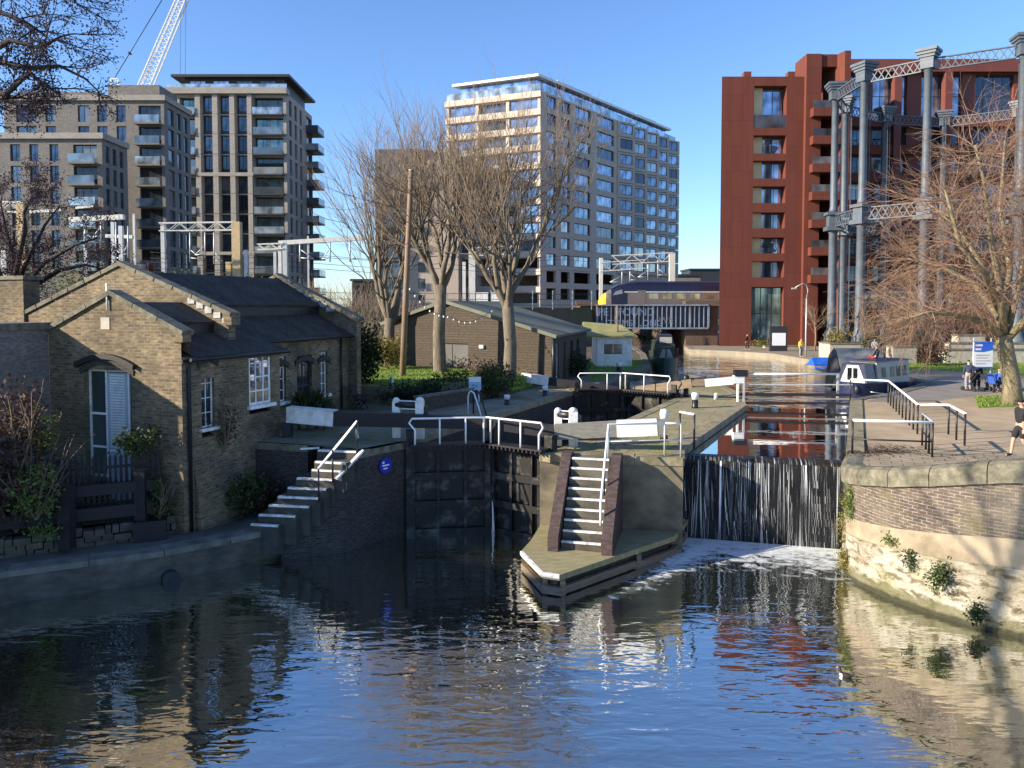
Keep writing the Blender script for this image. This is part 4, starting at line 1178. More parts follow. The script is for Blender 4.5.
# pale lead flashing stepping down the gable faces
b = MB()
for k in range(5):
    x = -2.55 + k * .38; z = 7.05 - k * .17; b.box(x, x + .3, 2.955, 2.985, z, z + .3 - .03 * k)
b.build('lead_flashing', M['leadflash'], house); b = MB()
for k in range(7):
    x = -5.7 + k * .42; z = 8.02 - k * .22; b.box(x, x + .44, 12.3, 12.335, z, z + .2)
b.build('lead_flashing', M['leadflash'], house)
# gutters and pipes
b = MB(); b.tube([(.27, .1, 5.3), (.27, 4.98, 5.3)], .06, 8); b.tube([(-1.7, 4.9, 5.55), (-1.7, 12.6, 5.55)], .06, 8); b.build('gutter', M['black'], house)
b = MB(); b.tube([(.2, .28, 5.3), (.08, .22, 5.0), (.08, .22, -.1)], .055, 8); b.build('drainpipe', M['black'], house)
b = MB(); b.tube([(-1.9, 11.6, 5.5), (-1.9, 11.6, 2.2)], .05, 8); b.build('drainpipe', M['black'], house)
b = MB(); b.tube([(-2.95, -.06, 7.7), (-2.95, -.06, 6.85)], .03, 6); b.build('vent_pipe', M['white'], house)
# pale date stone
b = MB(); b.box(-3.3, -2.92, -.02, .05, 6.22, 6.6); b.build('stone_tablet', M['pale_stone'], house)
# segmental lintel over the glazed door, deep soffit
def arch(mb, xc, w, z, rise, t, y0, y1, n=10):
    pr = []
    for k in range(n + 1):
        u = -1 + 2 * k / n; pr.append((xc + u * w / 2, z + rise * (1 - u * u)))
    for k in range(n, -1, -1):
        u = -1 + 2 * k / n; pr.append((xc + u * w / 2 * 1.03, z + t + rise * (1 - u * u)))
    for k in range(n):
        a, c, d, e_ = pr[k], pr[k + 1], pr[-2 - k], pr[-1 - k]
        mb.extrude([a, c, d, e_], (0, y0, 0), EX, (0, 0, 1), EY, y1 - y0)
b = MB(); arch(b, -3.1, 2.5, 4.95, .32, .16, -.16, .1); b.build('door_lintel', M['black_wood'], house)
b = MB(); arch(b, -3.1, 2.3, 4.75, .32, .18, -.04, .1); b.build('brick_arch', M['dark_brick'], house)
# glazed door screen
d = MB(); fx0, fx1, fz0, fz1 = -4.13, -2.06, .45, 4.9
for x in (fx0, fx0 + .72, fx1 - .38, fx1 - .07): d.box(x, x + .07, .2, .29, fz0, fz1)
for x0, x1, zz in ((fx0, fx0 + .72, (1.35, 2.3, 3.4, 4.83)), (fx0 + .79, fx1, (4.83,)), (fx0 + .79, fx1 - .38, (.45, 2.2))):
    for z in zz: d.box(x0 + .07, x1, .203, .287, z, z + .07)
screen = d.build('door_screen', M['white'], house)
b = MB(); b.box(fx0 + .05, fx0 + .74, .24, .25, 1.35, 4.88); b.box(fx1 - .34, fx1 - .05, .24, .25, .5, 4.88); b.build('pane', M['glass_green'], screen)
b = MB(); b.box(fx0 + .79, fx1 - .38, .21, .27, .5, 4.8)
dr = b.build('door', M['grey_door'], house)
b = MB()
k = 2.35
while k < 4.7: b.box(fx0 + .92, fx1 - .5, .195, .209, k, k + .05); k += .09
b.build('blind', M['white'], dr)
b = MB(); b.box(fx0, fx0 + .74, .02, .3, .3, 1.34); b.build('door_base_wall', M['stock'], house)
b = MB(); b.box(fx0 - .12, fx0 + .86, -.08, .06, 1.3, 1.4); b.build('sill', M['coping'], house)
# windows on the side
w = window(house, (0, .81, 3.05), EY, .58, 1.9, 2, 4, 'white', 'glass', .05, .1, bw=.025)
w = window(house, (0, 3.06, 3.5), EY, 1.16, 1.95, 3, 4, 'white', 'glass_sky', .09, .03, bw=.055)
w = window(house, (-2, 7.06, 3.05), EY, .64, 1.85, 2, 4, 'white', 'glass', .06, .1, bw=.03)
w = window(house, (-2, 8.43, 2.25), EY, 1.05, 2.6, 2, 2, 'frame_dark', 'glass_dark', .08, .1)
w = window(house, (-2, 10.06, 3.05), EY, .57, 1.85, 2, 4, 'white', 'glass', .06, .1, bw=.03)
for q_ in ((.0, .12, .7, 1.5, 2.95, 3.05), (0, .14, 2.95, 4.35, 3.38, 3.5), (-2, -1.86, 6.95, 7.8, 2.93, 3.05), (-2, -1.86, 9.95, 10.75, 2.93, 3.05)):
    b = MB(); b.box(*q_); b.build('sill', M['white'], house)
def sarch(y, w, z, x):
    b = MB(); pr = []; n = 8
    for k in range(n + 1): u = -1 + 2 * k / n; pr.append((y + u * w / 2, z + .16 * (1 - u * u)))
    for k in range(n, -1, -1): u = -1 + 2 * k / n; pr.append((y + u * w / 2 * 1.05, z + .22 + .16 * (1 - u * u)))
    for k in range(n):
        a, c, d, e_ = pr[k], pr[k + 1], pr[-2 - k], pr[-1 - k]
        b.extrude([a, c, d, e_], (x, 0, 0), EY, (0, 0, 1), EX, .07)
    b.build('brick_arch', M['dark_brick'], house)
sarch(1.1, .85, 5.0, 0); sarch(7.38, .9, 4.4, -2); sarch(8.95, 1.3, 4.45, -2); sarch(10.35, .85, 4.4, -2)
# eaves band, plinth
b = MB(); b.box(-.0, .05, 0, 4.73, 5.2, 5.3); b.build('eaves_board', M['black'], house)
b = MB(); b.add([(.0, .45, -.2), (.28, .45, -.2), (.0, .45, 1.9), (0, 2.6, -.2), (.42, 2.6, -.2), (0, 2.6, 1.9)], [(0, 1, 2), (5, 4, 3), (1, 4, 5, 2)]); b.build('battered_plinth', M['stock'], house)
# flat-topped wing at the left and taller wall behind it
b = MB(); b.box(-12, -5.679, -4.2, -.003, -.3, 6.2); b.build('wing_wall', M['grey_brick'], house)
b = MB(); b.box(-12.1, -5.6, -4.3, .06, 6.2, 6.42); b.build('wing_coping', M['coping'], house)
b = MB(); b.box(-16, -10.72, 2.9, 3.6, 0, 8.0); b.build('party_wall', M['stock'], house)
b = MB(); b.box(-16, -10.6, 2.82, 3.7, 8.0, 8.15); b.build('party_wall_coping', M['coping'], house)
# chimney
b = MB(); b.box(-9.05, -8.25, 6.6, 7.4, 6.6, 8.3); b.box(-9.13, -8.17, 6.52, 7.48, 8.3, 8.45); ch_ = b.build('chimney', M['stock'], house)
b = MB(); b.lathe((-8.85, 7, 8.45), [(.14, 0), (.11, .25), (.13, .3)], 10); b.build('chimney_pot', M['pale_stone'], ch_)
b = MB(); b.lathe((-8.45, 7, 8.45), [(.14, 0), (.11, .3), (.13, .35)], 10); b.build('chimney_pot', M['red_panel'], ch_)

# unseen brick block, added beyond the left edge of view to shade the quay
nb = thing('shade_block', (-30, 12, 0), R(-28), 'unseen brick block added left of the cottage to shade the quay', 'shade block')
b = MB(); b.facade((-14, -7, 0), EX, 16, 9, [(2 + 3 * k, 3.4 + 3 * k, 1.5 + 3.2 * j, 3.6 + 3.2 * j) for k in range(5) for j in range(2)], .2)
b.box(-14, 2, -6.99, 7, 0, 8.98); b.build('wall', M['stock'], nb)
b = MB(); b.extrude([(-7.3, 8.9), (7.3, 8.9), (0, 12.4)], (-14.2, 0, 0), EY, (0, 0, 1), EX, 16.4); b.build('roof', M['slate'], nb)

# ================================================================ fences, planter on the terrace
f = thing('picket_fence', (-13, 22.7, 1.48), 0, 'dark pointed picket fence in front of cottage terrace', 'fence')
fa, fb = V((-17.2, 20.9, 1.48)), V((-11.0, 23.75, 1.48)); n = 46; dd = (fb - fa).normalized()
for k in range(n + 1):
    p = lin(fa, fb, k / n); h = 2.0
    b = MB(); b.extrude([(-.04, 0), (.04, 0), (.04, h - .12), (0, h), (-.04, h - .12)], p, dd, (0, 0, 1), (-dd.y, dd.x, 0), .025); b.build('picket', M['black_wood'], f, True)
for z in (.5, 1.6):
    b = MB(); b.beam(fa + V((.03, .06, z)), fb + V((.03, .06, z)), .04, .09); b.build('fence_rail', M['black_wood'], f, True)
f = thing('rail_fence', (-13, 22, 1.48), 0, 'heavy black two-rail timber fence above the rubble wall', 'fence')
ra_, rb_ = V((-19, 19.35, 1.4)), V((-10.95, 23.35, 1.4))
for z, h in ((1.12, .32), (.42, .36)):
    b = MB(); b.beam(ra_ + V((0, 0, z)), rb_ + V((0, 0, z)), .2, h); b.build('fence_rail', M['black_wood'], f, True)
for px in (66, 142):
    Y = 21.9 if px < 100 else 23.2
    p = at(px, 500, Y=Y); b = MB(); b.box(p.x - .17, p.x + .17, Y - .17, Y + .17, 1.0, 3.0 if px > 100 else 2.85); b.build('fence_post', M['black_wood'], f, True)
p = at(151, 533, Y=23.2); b = MB(); b.obox((p.x, 23.15, QZ + .28), (.9, .35, 0), .46, .25, .3); tag(b.build('planter_box', M['black_wood']), 'low black timber box at cottage corner on quay', 'planter')

# ================================================================ timber club shed with shallow roof
sh = thing('club_shed', (-3, 48, LZ), 0, 'low brown boarded canal club shed with grey-green roof', 'shed')
s0, s1 = at(385, 360, Y=54.0), at(553, 375, Y=46.0)
a, c = V((-8.6, 53.5, 0)), V((2.45, 46.2, 0))
# front wall runs from left to right corner; depth goes along the canal
ex = (c - a).normalized(); W0 = (c - a).length; n_ = ex.cross(V((0, 0, 1)))
zl, zp, zr = 5.2, 5.1, 3.05
b = MB(); b.facade((a.x, a.y, LZ), ex, W0, 2.75, [(4.1, 6.9, .7, 2.3)], .2)
xp = 5.2
tri = [(0, 2.75), (W0, 2.75), (W0, 3.0), (xp, 4.95), (0, 3.6)]
b.add([a + ex * x + V((0, 0, LZ + z)) for x, z in tri], [tuple(range(5))])
b.build('front_wall', M['shed_boards'], sh, True)
dep = 13.0; bk = uu * dep
bk = V((.25, .97, 0)).normalized() * dep
b = MB(); cc_ = c + bk
eb = bk.normalized()
b.facade((c.x, c.y, LZ), eb, dep, 2.95, [(1.0, 1.9, .3, 2.4), (3.2, 4.3, 0.05, 2.4), (6.0, 7.0, .3, 2.4), (8.5, 9.5, .3, 2.4)], .2)
b.build('side_wall', M['shed_brick'], sh, True)
def slab_w(name, pts, mat, par, t=.14):
    a_ = [V(p) for p in pts]; n = (a_[1] - a_[0]).cross(a_[2] - a_[0]).normalized()
    if n.z < 0: n = -n
    b = MB(); m = len(a_); b.add(a_ + [p - n * t for p in a_], [tuple(range(m)), tuple(range(m, 2 * m))[::-1]] + [(i, (i + 1) % m, m + (i + 1) % m, m + i) for i in range(m)])
    return b.build(name, M[mat], par, True)
ov = n_ * .35
pk = a + ex * xp + V((0, 0, LZ + 5.1)); er = c + ex * .45 + V((0, 0, LZ + 2.98)); el = a - ex * .4 + V((0, 0, LZ + 3.55))
slab_w('roof', [pk + ov, er + ov, er + bk, pk + bk], 'felt', sh); slab_w('roof', [pk + ov, el + ov, el + bk, pk + bk], 'felt', sh)
b = MB(); b.beam(pk + ov + V((0, 0, -.06)), er + ov + V((0, 0, -.06)), .06, .22); b.beam(el + ov + V((0, 0, -.06)), pk + ov + V((0, 0, -.06)), .06, .22); b.build('fascia', M['felt'], sh, True)
window(sh, (a + ex * 4.1 + V((0, 0, LZ + .7))) - V((-3, 48, LZ)), ex, 2.8, 1.6, 2, 1, 'black', 'glass_dark', .08, .12)
for x0, w_, z0, h_ in ((1.0, .9, .3, 2.1), (6.0, 1.0, .3, 2.1), (8.5, 1, .3, 2.1)):
    window(sh, (c + eb * x0 + V((0, 0, LZ + z0))) - V((-3, 48, LZ)), eb, w_, h_, 1, 1, 'white' if x0 < 2 else 'black', 'glass_dark', .07, .1)
b = MB(); b.beam(c + eb * 3.2 - n_ * 0 + V((-.1, 0, LZ + 1.2)), c + eb * 4.3 + V((-.1, 0, LZ + 1.2)), .05, 2.35); b.build('door', M['black_wood'], sh, True)
b = MB(); p = c - ex * 5.2 + n_ * .08 + V((0, 0, LZ + 2.15)); b.obox(p, ex, .16, .08, .1); b.build('wall_lamp', M['white'], sh, True)
b = MB(); b.tube([c + n_ * .1 + V((.1, 0, LZ)), c + n_ * .1 + V((.1, 0, LZ + 3))], .12, 8); b.build('corner_post', M['black'], sh, True)
# white hut
ht = thing('white_hut', (8, 63, LZ), 0, 'small white hut with yellow-green roof on far left bank', 'hut')
h0, h1 = at(597, 358, Y=60), at(632, 357, Y=60)
b = MB(); b.facade((h0.x, 60, LZ), EX, h1.x - h0.x, 2.4, [(.5, 2.0, .9, 1.8)], .12); b.box(h0.x + .01, h1.x - .01, 60.13, 64, LZ, LZ + 2.4); b.build('wall', M['white'], ht, True)
window(ht, V((h0.x + .5, 60, LZ + .9)) - V((8, 63, LZ)), EX, 1.5, .9, 2, 1, 'white', 'glass', .06, .06)
slab_w('roof', [(h0.x - .9, 59.5, LZ + 2.45), (h1.x + .35, 59.5, LZ + 2.4), (h1.x - .5, 62.4, LZ + 3.2), (h0.x - .9, 62.4, LZ + 3.45)], 'felt_yellow', ht, .12)
slab_w('roof', [(h0.x - .9, 64.9, LZ + 2.45), (h1.x + .35, 64.9, LZ + 2.4), (h1.x - .5, 62.41, LZ + 3.2), (h0.x - .9, 62.41, LZ + 3.45)], 'felt_yellow', ht, .12)
b = MB(); p = at(617, 366, z=LZ); b.tube([(p.x, p.y, LZ), (p.x, p.y, at(617, 305, Y=p.y).z)], .09, 8); tag(b.build('mooring_post', M['pole_wood']), 'thin tall reddish brown post on the far left bank', 'post')

# ================================================================ garden things
b = MB(); p = at(402, 388, z=LZ); tp = at(411, 171, Y=p.y - .2)
b.tube([(p.x, p.y, LZ - .1), (lin(p, tp, .5).x, p.y - .1, (LZ + tp.z) / 2), tp], [.19, .165, .13], 10)
po = thing('utility_pole', (p.x, p.y, LZ), 0, 'tall leaning wooden utility pole standing in the garden hedge', 'utility pole')
b.build('pole', M['pole_wood'], po, True)
b = MB(); b.box(tp.x - .2, tp.x + .2, tp.y - .02, tp.y + .02, tp.z - .5, tp.z - .42); b.tube([(tp.x, tp.y, tp.z), (tp.x, tp.y, tp.z + .08)], .14, 8); b.build('pole_cap', M['steel'], po, True)
b = MB(); q = at(318, 204, Y=60); pts_ = [lin(tp, q, k / 10) - V((0, 0, 1.2 * math.sin(math.pi * k / 10))) for k in range(11)]; b.tube(pts_, .015, 4)
tag(b.build('overhead_cable', M['black']), 'thin black cable running left from the wooden utility pole', 'cable')
# string of white festoon lights between trees
fl = thing('festoon_lights', (-4, 45, 6), 0, 'string of small white festoon bulbs between pole and shed trees', 'lights')
pA, pB, pC = at(410, 288, Y=40), at(448, 316, Y=44), at(492, 310, Y=46)
b = MB(); pts_ = [lin(pA, pB, k / 8) - V((0, 0, .4 * math.sin(math.pi * k / 8))) for k in range(9)] + [lin(pB, pC, k / 8) - V((0, 0, .5 * math.sin(math.pi * k / 8))) for k in range(1, 9)]
b.tube(pts_, .012, 4); b.build('cable', M['black'], fl, True)
for k in range(len(pts_)):
    b = MB(); b.ball(pts_[k] - V((0, 0, .07)), .05, .05, .065, 8, 6); b.build('bulb', M['white'], fl, True)
# low garden walls
gw = thing('garden_wall', (-6, 36, LZ), 0, 'low pale sleeper wall edging the raised lawn', 'garden wall')
b = MB(); p, q = at(345, 402, z=LZ), at(393, 404, z=LZ); strip(b, [(p.x, p.y), (q.x, q.y)], 0, .3, LZ, LZ + .82); b.build('wall', M['brown_wood'], gw, True)
gw = thing('garden_wall', (-3, 38, LZ), 0, 'low dark brick wall retaining hedge along the lockside', 'garden wall')
b = MB(); strip(b, PX((420, 412), (470, 403), (532, 384)), 0, .35, LZ, LZ + .62); b.build('wall', M['shed_brick'], gw, True)
b = MB(); strip(b, PX((420, 412), (470, 403), (532, 384)), -.04, .39, LZ + .62, LZ + .7); b.build('coping', M['coping'], gw, True)
for px in (354, 393):
    b = MB(); p = at(px, 402, z=LZ); b.tube([(p.x, p.y - .1, LZ), (p.x, p.y - .1, LZ + 1.3)], .05, 8)
    tag(b.build('marker_post', M['white']), 'thin white post at %s end of the sleeper wall' % ('left' if px == 354 else 'right'), 'post')
# folding garden chair
chd = thing('garden_chair', (0, 0, 0), R(70), 'dark wooden garden chair on lockside in front of sleeper wall', 'chair')
p = at(361, 409, z=LZ); chd.location = (p.x, p.y, LZ)
b = MB(); b.box(-.25, .25, -.25, .25, .42, .46); b.build('seat', M['black_wood'], chd)
b = MB()
for k in range(4): b.beam((-.19 + k * .125, .22, .42), (-.19 + k * .125, .42, 1.1), .09, .025, (0, 1, 0))
b.build('backrest', M['black_wood'], chd)
for x in (-.23, .23):
    for y0, y1 in ((-.25, .2), (.25, -.2)):
        b = MB(); b.beam((x, y0, 0), (x, y1, .64 if y0 < 0 else .44), .05, .04); b.build('leg', M['black_wood'], chd)
    b = MB(); b.box(x - .04, x + .04, -.3, .25, .62, .65); b.build('armrest', M['black_wood'], chd)
# little information lectern by the hedge
sg = thing('information_sign', (0, 0, 0), R(10), 'small pale blue and white information sign by the hedge', 'sign')
p = at(475, 402, z=LZ); sg.location = (p.x, p.y, LZ)
b = MB(); b.box(-.3, .3, -.02, .02, .6, 1.25); b.build('panel', M['letter_white'], sg)
b = MB(); b.box(-.28, .28, -.03, -.021, .62, 1.0); b.build('blue_field', M['board_pale'], sg)
for x in (-.2, .2):
    b = MB(); b.box(x - .03, x + .03, .021, .06, 0, 1.2); b.build('post', M['white'], sg)
# ================================================================ left apartment buildings
def tower_left():
    X0, Y0, W = -54.7, 125.0, 18.5
    t = thing('apartment_tower', (X0, Y0, 3.2), 0, 'tall stone and glass apartment tower with stacked balconies at left', 'apartment building')
    S = 3.16; TOP = 42.1 - 3.2; rows = 12
    zr = [TOP - .5 - S * (rows - j) for j in range(rows)]
    bays = [(5.03, 6.65), (7.8, 9.4), (10.5, 12.2)]; balc = [(1.4, 3.9), (13.3, 18.0)]
    holes = []
    for z in zr:
        for a, c in bays: holes.append((a, c, z + .1, z + S - .06))
    for z in zr:
        for a, c in balc: holes.append((a, c, z + .02, z + S - .42))
    b = MB(); b.facade((0, 0, 0), EX, W, TOP, holes, .9)
    b.quad((0, 0, 0), (0, 0, TOP), (0, 16, TOP), (0, 16, 0)); b.quad((0, 16, 0), (0, 16, TOP), (W, 16, TOP), (W, 16, 0)); b.quad((0, 0, TOP), (W, 0, TOP), (W, 16, TOP), (0, 16, TOP))
    sh = []
    for z in zr:
        for k in range(3): sh.append((1.6 + k * 3.1, 3.1 + k * 3.1, z + .25, z + S - .35))
    for z in zr: sh.append((12.2, 15.8, z + .05, z + S - .3))
    b.facade((W, 0.001, 0), EY, 16, TOP, sh, .35)
    b.build('wall', M['pale_brick'], t)
    for x0, x1 in ((3.95, 4.98), (6.7, 7.75), (9.45, 10.45), (12.25, 13.2)):
        b = MB()
        for z in zr[2:]: b.add([(x0, -.002, z + .06), (x1, -.002, z + .06), (x1 - .1, -.55, z + .06), (x0 + .1, -.55, z + .06), (x0, -.002, z + S - .0), (x1, -.002, z + S - .0), (x1 - .1, -.55, z + S - .0), (x0 + .1, -.55, z + S - .0)], [(0, 3, 7, 4), (3, 2, 6, 7), (2, 1, 5, 6), (4, 7, 6, 5), (0, 1, 2, 3)])
        b.build('stone_fin', M['pale_brick'], t)
    b = MB(); b.box(-.6, W + .3, -.9, 1, TOP - .45, TOP + .5); b.build('cornice', M['pale_brick'], t)
    for z in (zr[8] - .05, zr[4] - .05):
        b = MB(); b.box(3.9, 13.3, -.6, .0, z - .25, z + .3); b.build('string_course', M['pale_brick'], t)
    for z in zr[2:]:
        for a, c in bays:
            window(t, (a, 0, z + .62), EX, c - a, S - .7, 2, 1, 'frame_dark', 'glass', .09, .55)
    for z in zr[2:]:
        for a, c in bays: b = MB(); b.box(a, c, .4, .6, z + .1, z + .62); b.build('spandrel_panel', M['frame_dark'], t)
    for z in zr[2:]:
        for a, c in balc:
            window(t, (a, 0, z + .1), EX, c - a, S - .6, 4 if c - a > 3 else 2, 1, 'frame_dark', 'glass_green', .09, .85)
            b = MB(); b.box(a - .05, c + .1, -.75, .85, z - .22, z + .02); q = b.build('balcony', M['frame_dark'], t)
            r = MB(); r.box(a, c + .05, -.72, -.68, z + .02, z + 1.1); r.build('glass_balustrade', M['balus'], q)
    for z in zr[2:]:
        for k in range(3): window(t, (W, 1.6 + k * 3.1, z + .25), EY, 1.5, S - .6, 2, 1, 'frame_dark', 'glass_sky', .08, .2)
        window(t, (W, 12.2, z + .05), EY, 3.6, S - .35, 3, 1, 'frame_dark', 'glass', .08, .3)
        b = MB(); b.box(W + .003, W + 2.2, 11.6, 15.9, z - .25, z + .0); q = b.build('balcony', M['frame_dark'], t)
        r = MB(); r.box(W + 2.13, W + 2.17, 11.65, 15.85, z, z + 1.1); r.box(W + .05, W + 2.12, 11.65, 11.7, z, z + 1.1); r.build('glass_balustrade', M['balus'], q)
    b = MB(); b.box(1.5, W - 1, 2, 15, TOP, TOP + 2.6); b.build('penthouse', M['frame_dark'], t)
    for k in range(4): window(t, (2.3 + k * 3.8, 1.98, TOP + .9), EX, 2.6, 1.4, 3, 1, 'frame_dark', 'glass_sky', .08, -.02)
    b = MB(); b.box(-.2, W + .4, .6, 17, TOP + 2.6, TOP + 3.0); b.build('roof', M['frame_dark'], t)
    b = MB(); b.box(-.4, W + .2, -.3, -.25, TOP + .5, TOP + 1.2); b.build('glass_balustrade', M['balus'], t)
tower_left()

def block_left():
    t = thing('apartment_block', (-73 * .85, 112 * .85, 8 - 4.8 * .85), 0, 'stepped grey brick apartment block at far left behind railway', 'apartment building')
    def blk(x0, x1, y0, y1, top, wins, balc, S, n, side, pen=None):
        W, D, H = x1 - x0, y1 - y0, top - 3.2
        X, Y = x0 + 73, y0 - 112
        zr = [H - .9 - S * (j + 1) for j in range(n)]
        holes = [(a, c, z + .35, z + S - .25) for z in zr for a, c in wins] + [(a, c, z + .05, z + S - .3) for z in zr for a, c in balc]
        b = MB(); b.facade((X, Y, 0), EX, W, H, holes, .35)
        sh = [(a, c, z + .3, z + S - .3) for z in zr for a, c in side]
        b.facade((X + W, Y + .001, 0), EY, D, H, sh, .3)
        b.quad((X, Y, H), (X + W, Y, H), (X + W, Y + D, H), (X, Y + D, H)); b.quad((X, Y, 0), (X, Y, H), (X, Y + D, H), (X, Y + D, 0)); b.quad((X, Y + D, 0), (X, Y + D, H), (X + W, Y + D, H), (X + W, Y + D, 0))
        b.build('wall', M['grey_brick'], t)
        b = MB(); b.box(X - .3, X + W + .3, Y - .35, Y + .3, H - .5, H + .25); b.box(X + W - .3, X + W + .35, Y + .31, Y + D, H - .5, H + .25); b.build('cornice', M['pale_brick'], t)
        for z in zr:
            for a, c in wins: window(t, (X + a, Y, z + .35), EX, c - a, S - .6, 2, 1, 'frame_dark', 'glass', .08, .25)
            for a, c in side: window(t, (X + W, Y + a, z + .3), EY, c - a, S - .6, 1, 1, 'frame_dark', 'glass', .08, .2)
            for a, c in balc:
                window(t, (X + a, Y, z + .1), EX, c - a, S - .45, 3, 1, 'frame_dark', 'glass_dark', .08, .33)
                m = MB(); m.box(X + a - .1, X + c + .3, Y - 1.3, Y + .3, z - .2, z + .04); q = m.build('balcony', M['grey_brick'], t)
                r = MB(); r.box(X + a - .05, X + c + .25, Y - 1.27, Y - 1.22, z + .04, z + 1.1); r.build('glass_balustrade', M['balus'], q)
    k = 112 / 770
    f = lambda p: (p - 512) * k + 73
    blk(-73, -50, 112, 121, 37.8, [(f(22), f(42)), (f(51), f(61)), (f(83), f(94)), (f(102), f(112)), (f(121), f(130.5))], [(f(143), f(165))], 2.95, 8, [(1.2, 3.2), (4.2, 5.6), (6.6, 8)])
    k = 100 / 770
    g = lambda p: (p - 512) * k + 67.8 + .001
    blk(-67.8, -52.7, 100, 106.5, 29.8, [(g(15), g(25)), (g(34), g(43)), (g(54), g(63))], [(g(77.5), g(101))], 2.75, 6, [(.8, 1.8), (2.6, 3.6), (4.4, 5.4)])
    t.scale = (.85, .85, .85)
    for q_ in ((14.0, 21.5, 2, 8, 34.6, 36.9), (2, 13, 1, 7, 34.6, 35.6)):
        b = MB(); b.box(*q_); b.build('roof_plant', M['grey_brick'], t)
block_left()

def tan_block():
    t = thing('apartment_block', (-23.1, 131, 3.2), 0, 'plain buff brick block with one balcony column behind the bare trees', 'apartment building')
    W, H, S = 14.0, 31.0, 2.75; zr = [H - 2.2 - S * (j + 1) for j in range(9)]
    b = MB(); hs = [(1.4, 5.3, z + .2, z + S - .2) for z in zr] + [(7.2, 8.4, z + .8, z + S - .3) for z in zr[3:]]
    b.facade((0, 0, 0), EX, W, H, hs, .4); b.quad((0, 0, H), (W, 0, H), (W, 14, H), (0, 14, H)); b.quad((0, 0, 0), (0, 0, H), (0, 14, H), (0, 14, 0)); b.quad((W, 0, 0), (W, 14, 0), (W, 14, H), (W, 0, H))
    b.build('wall', M['buff_brick'], t)
    for z in zr:
        window(t, (1.4, 0, z + .2), EX, 3.9, S - .4, 3, 1, 'frame_dark', 'glass', .1, .35)
        m = MB(); m.box(1.3, 5.4, -.7, .3, z - .05, z + .6); m.build('balcony', M['render_pink'], t)
    for z in zr[3:]: window(t, (7.2, 0, z + .8), EX, 1.2, S - 1.1, 1, 1, 'frame_dark', 'glass', .08, .2)
tan_block()

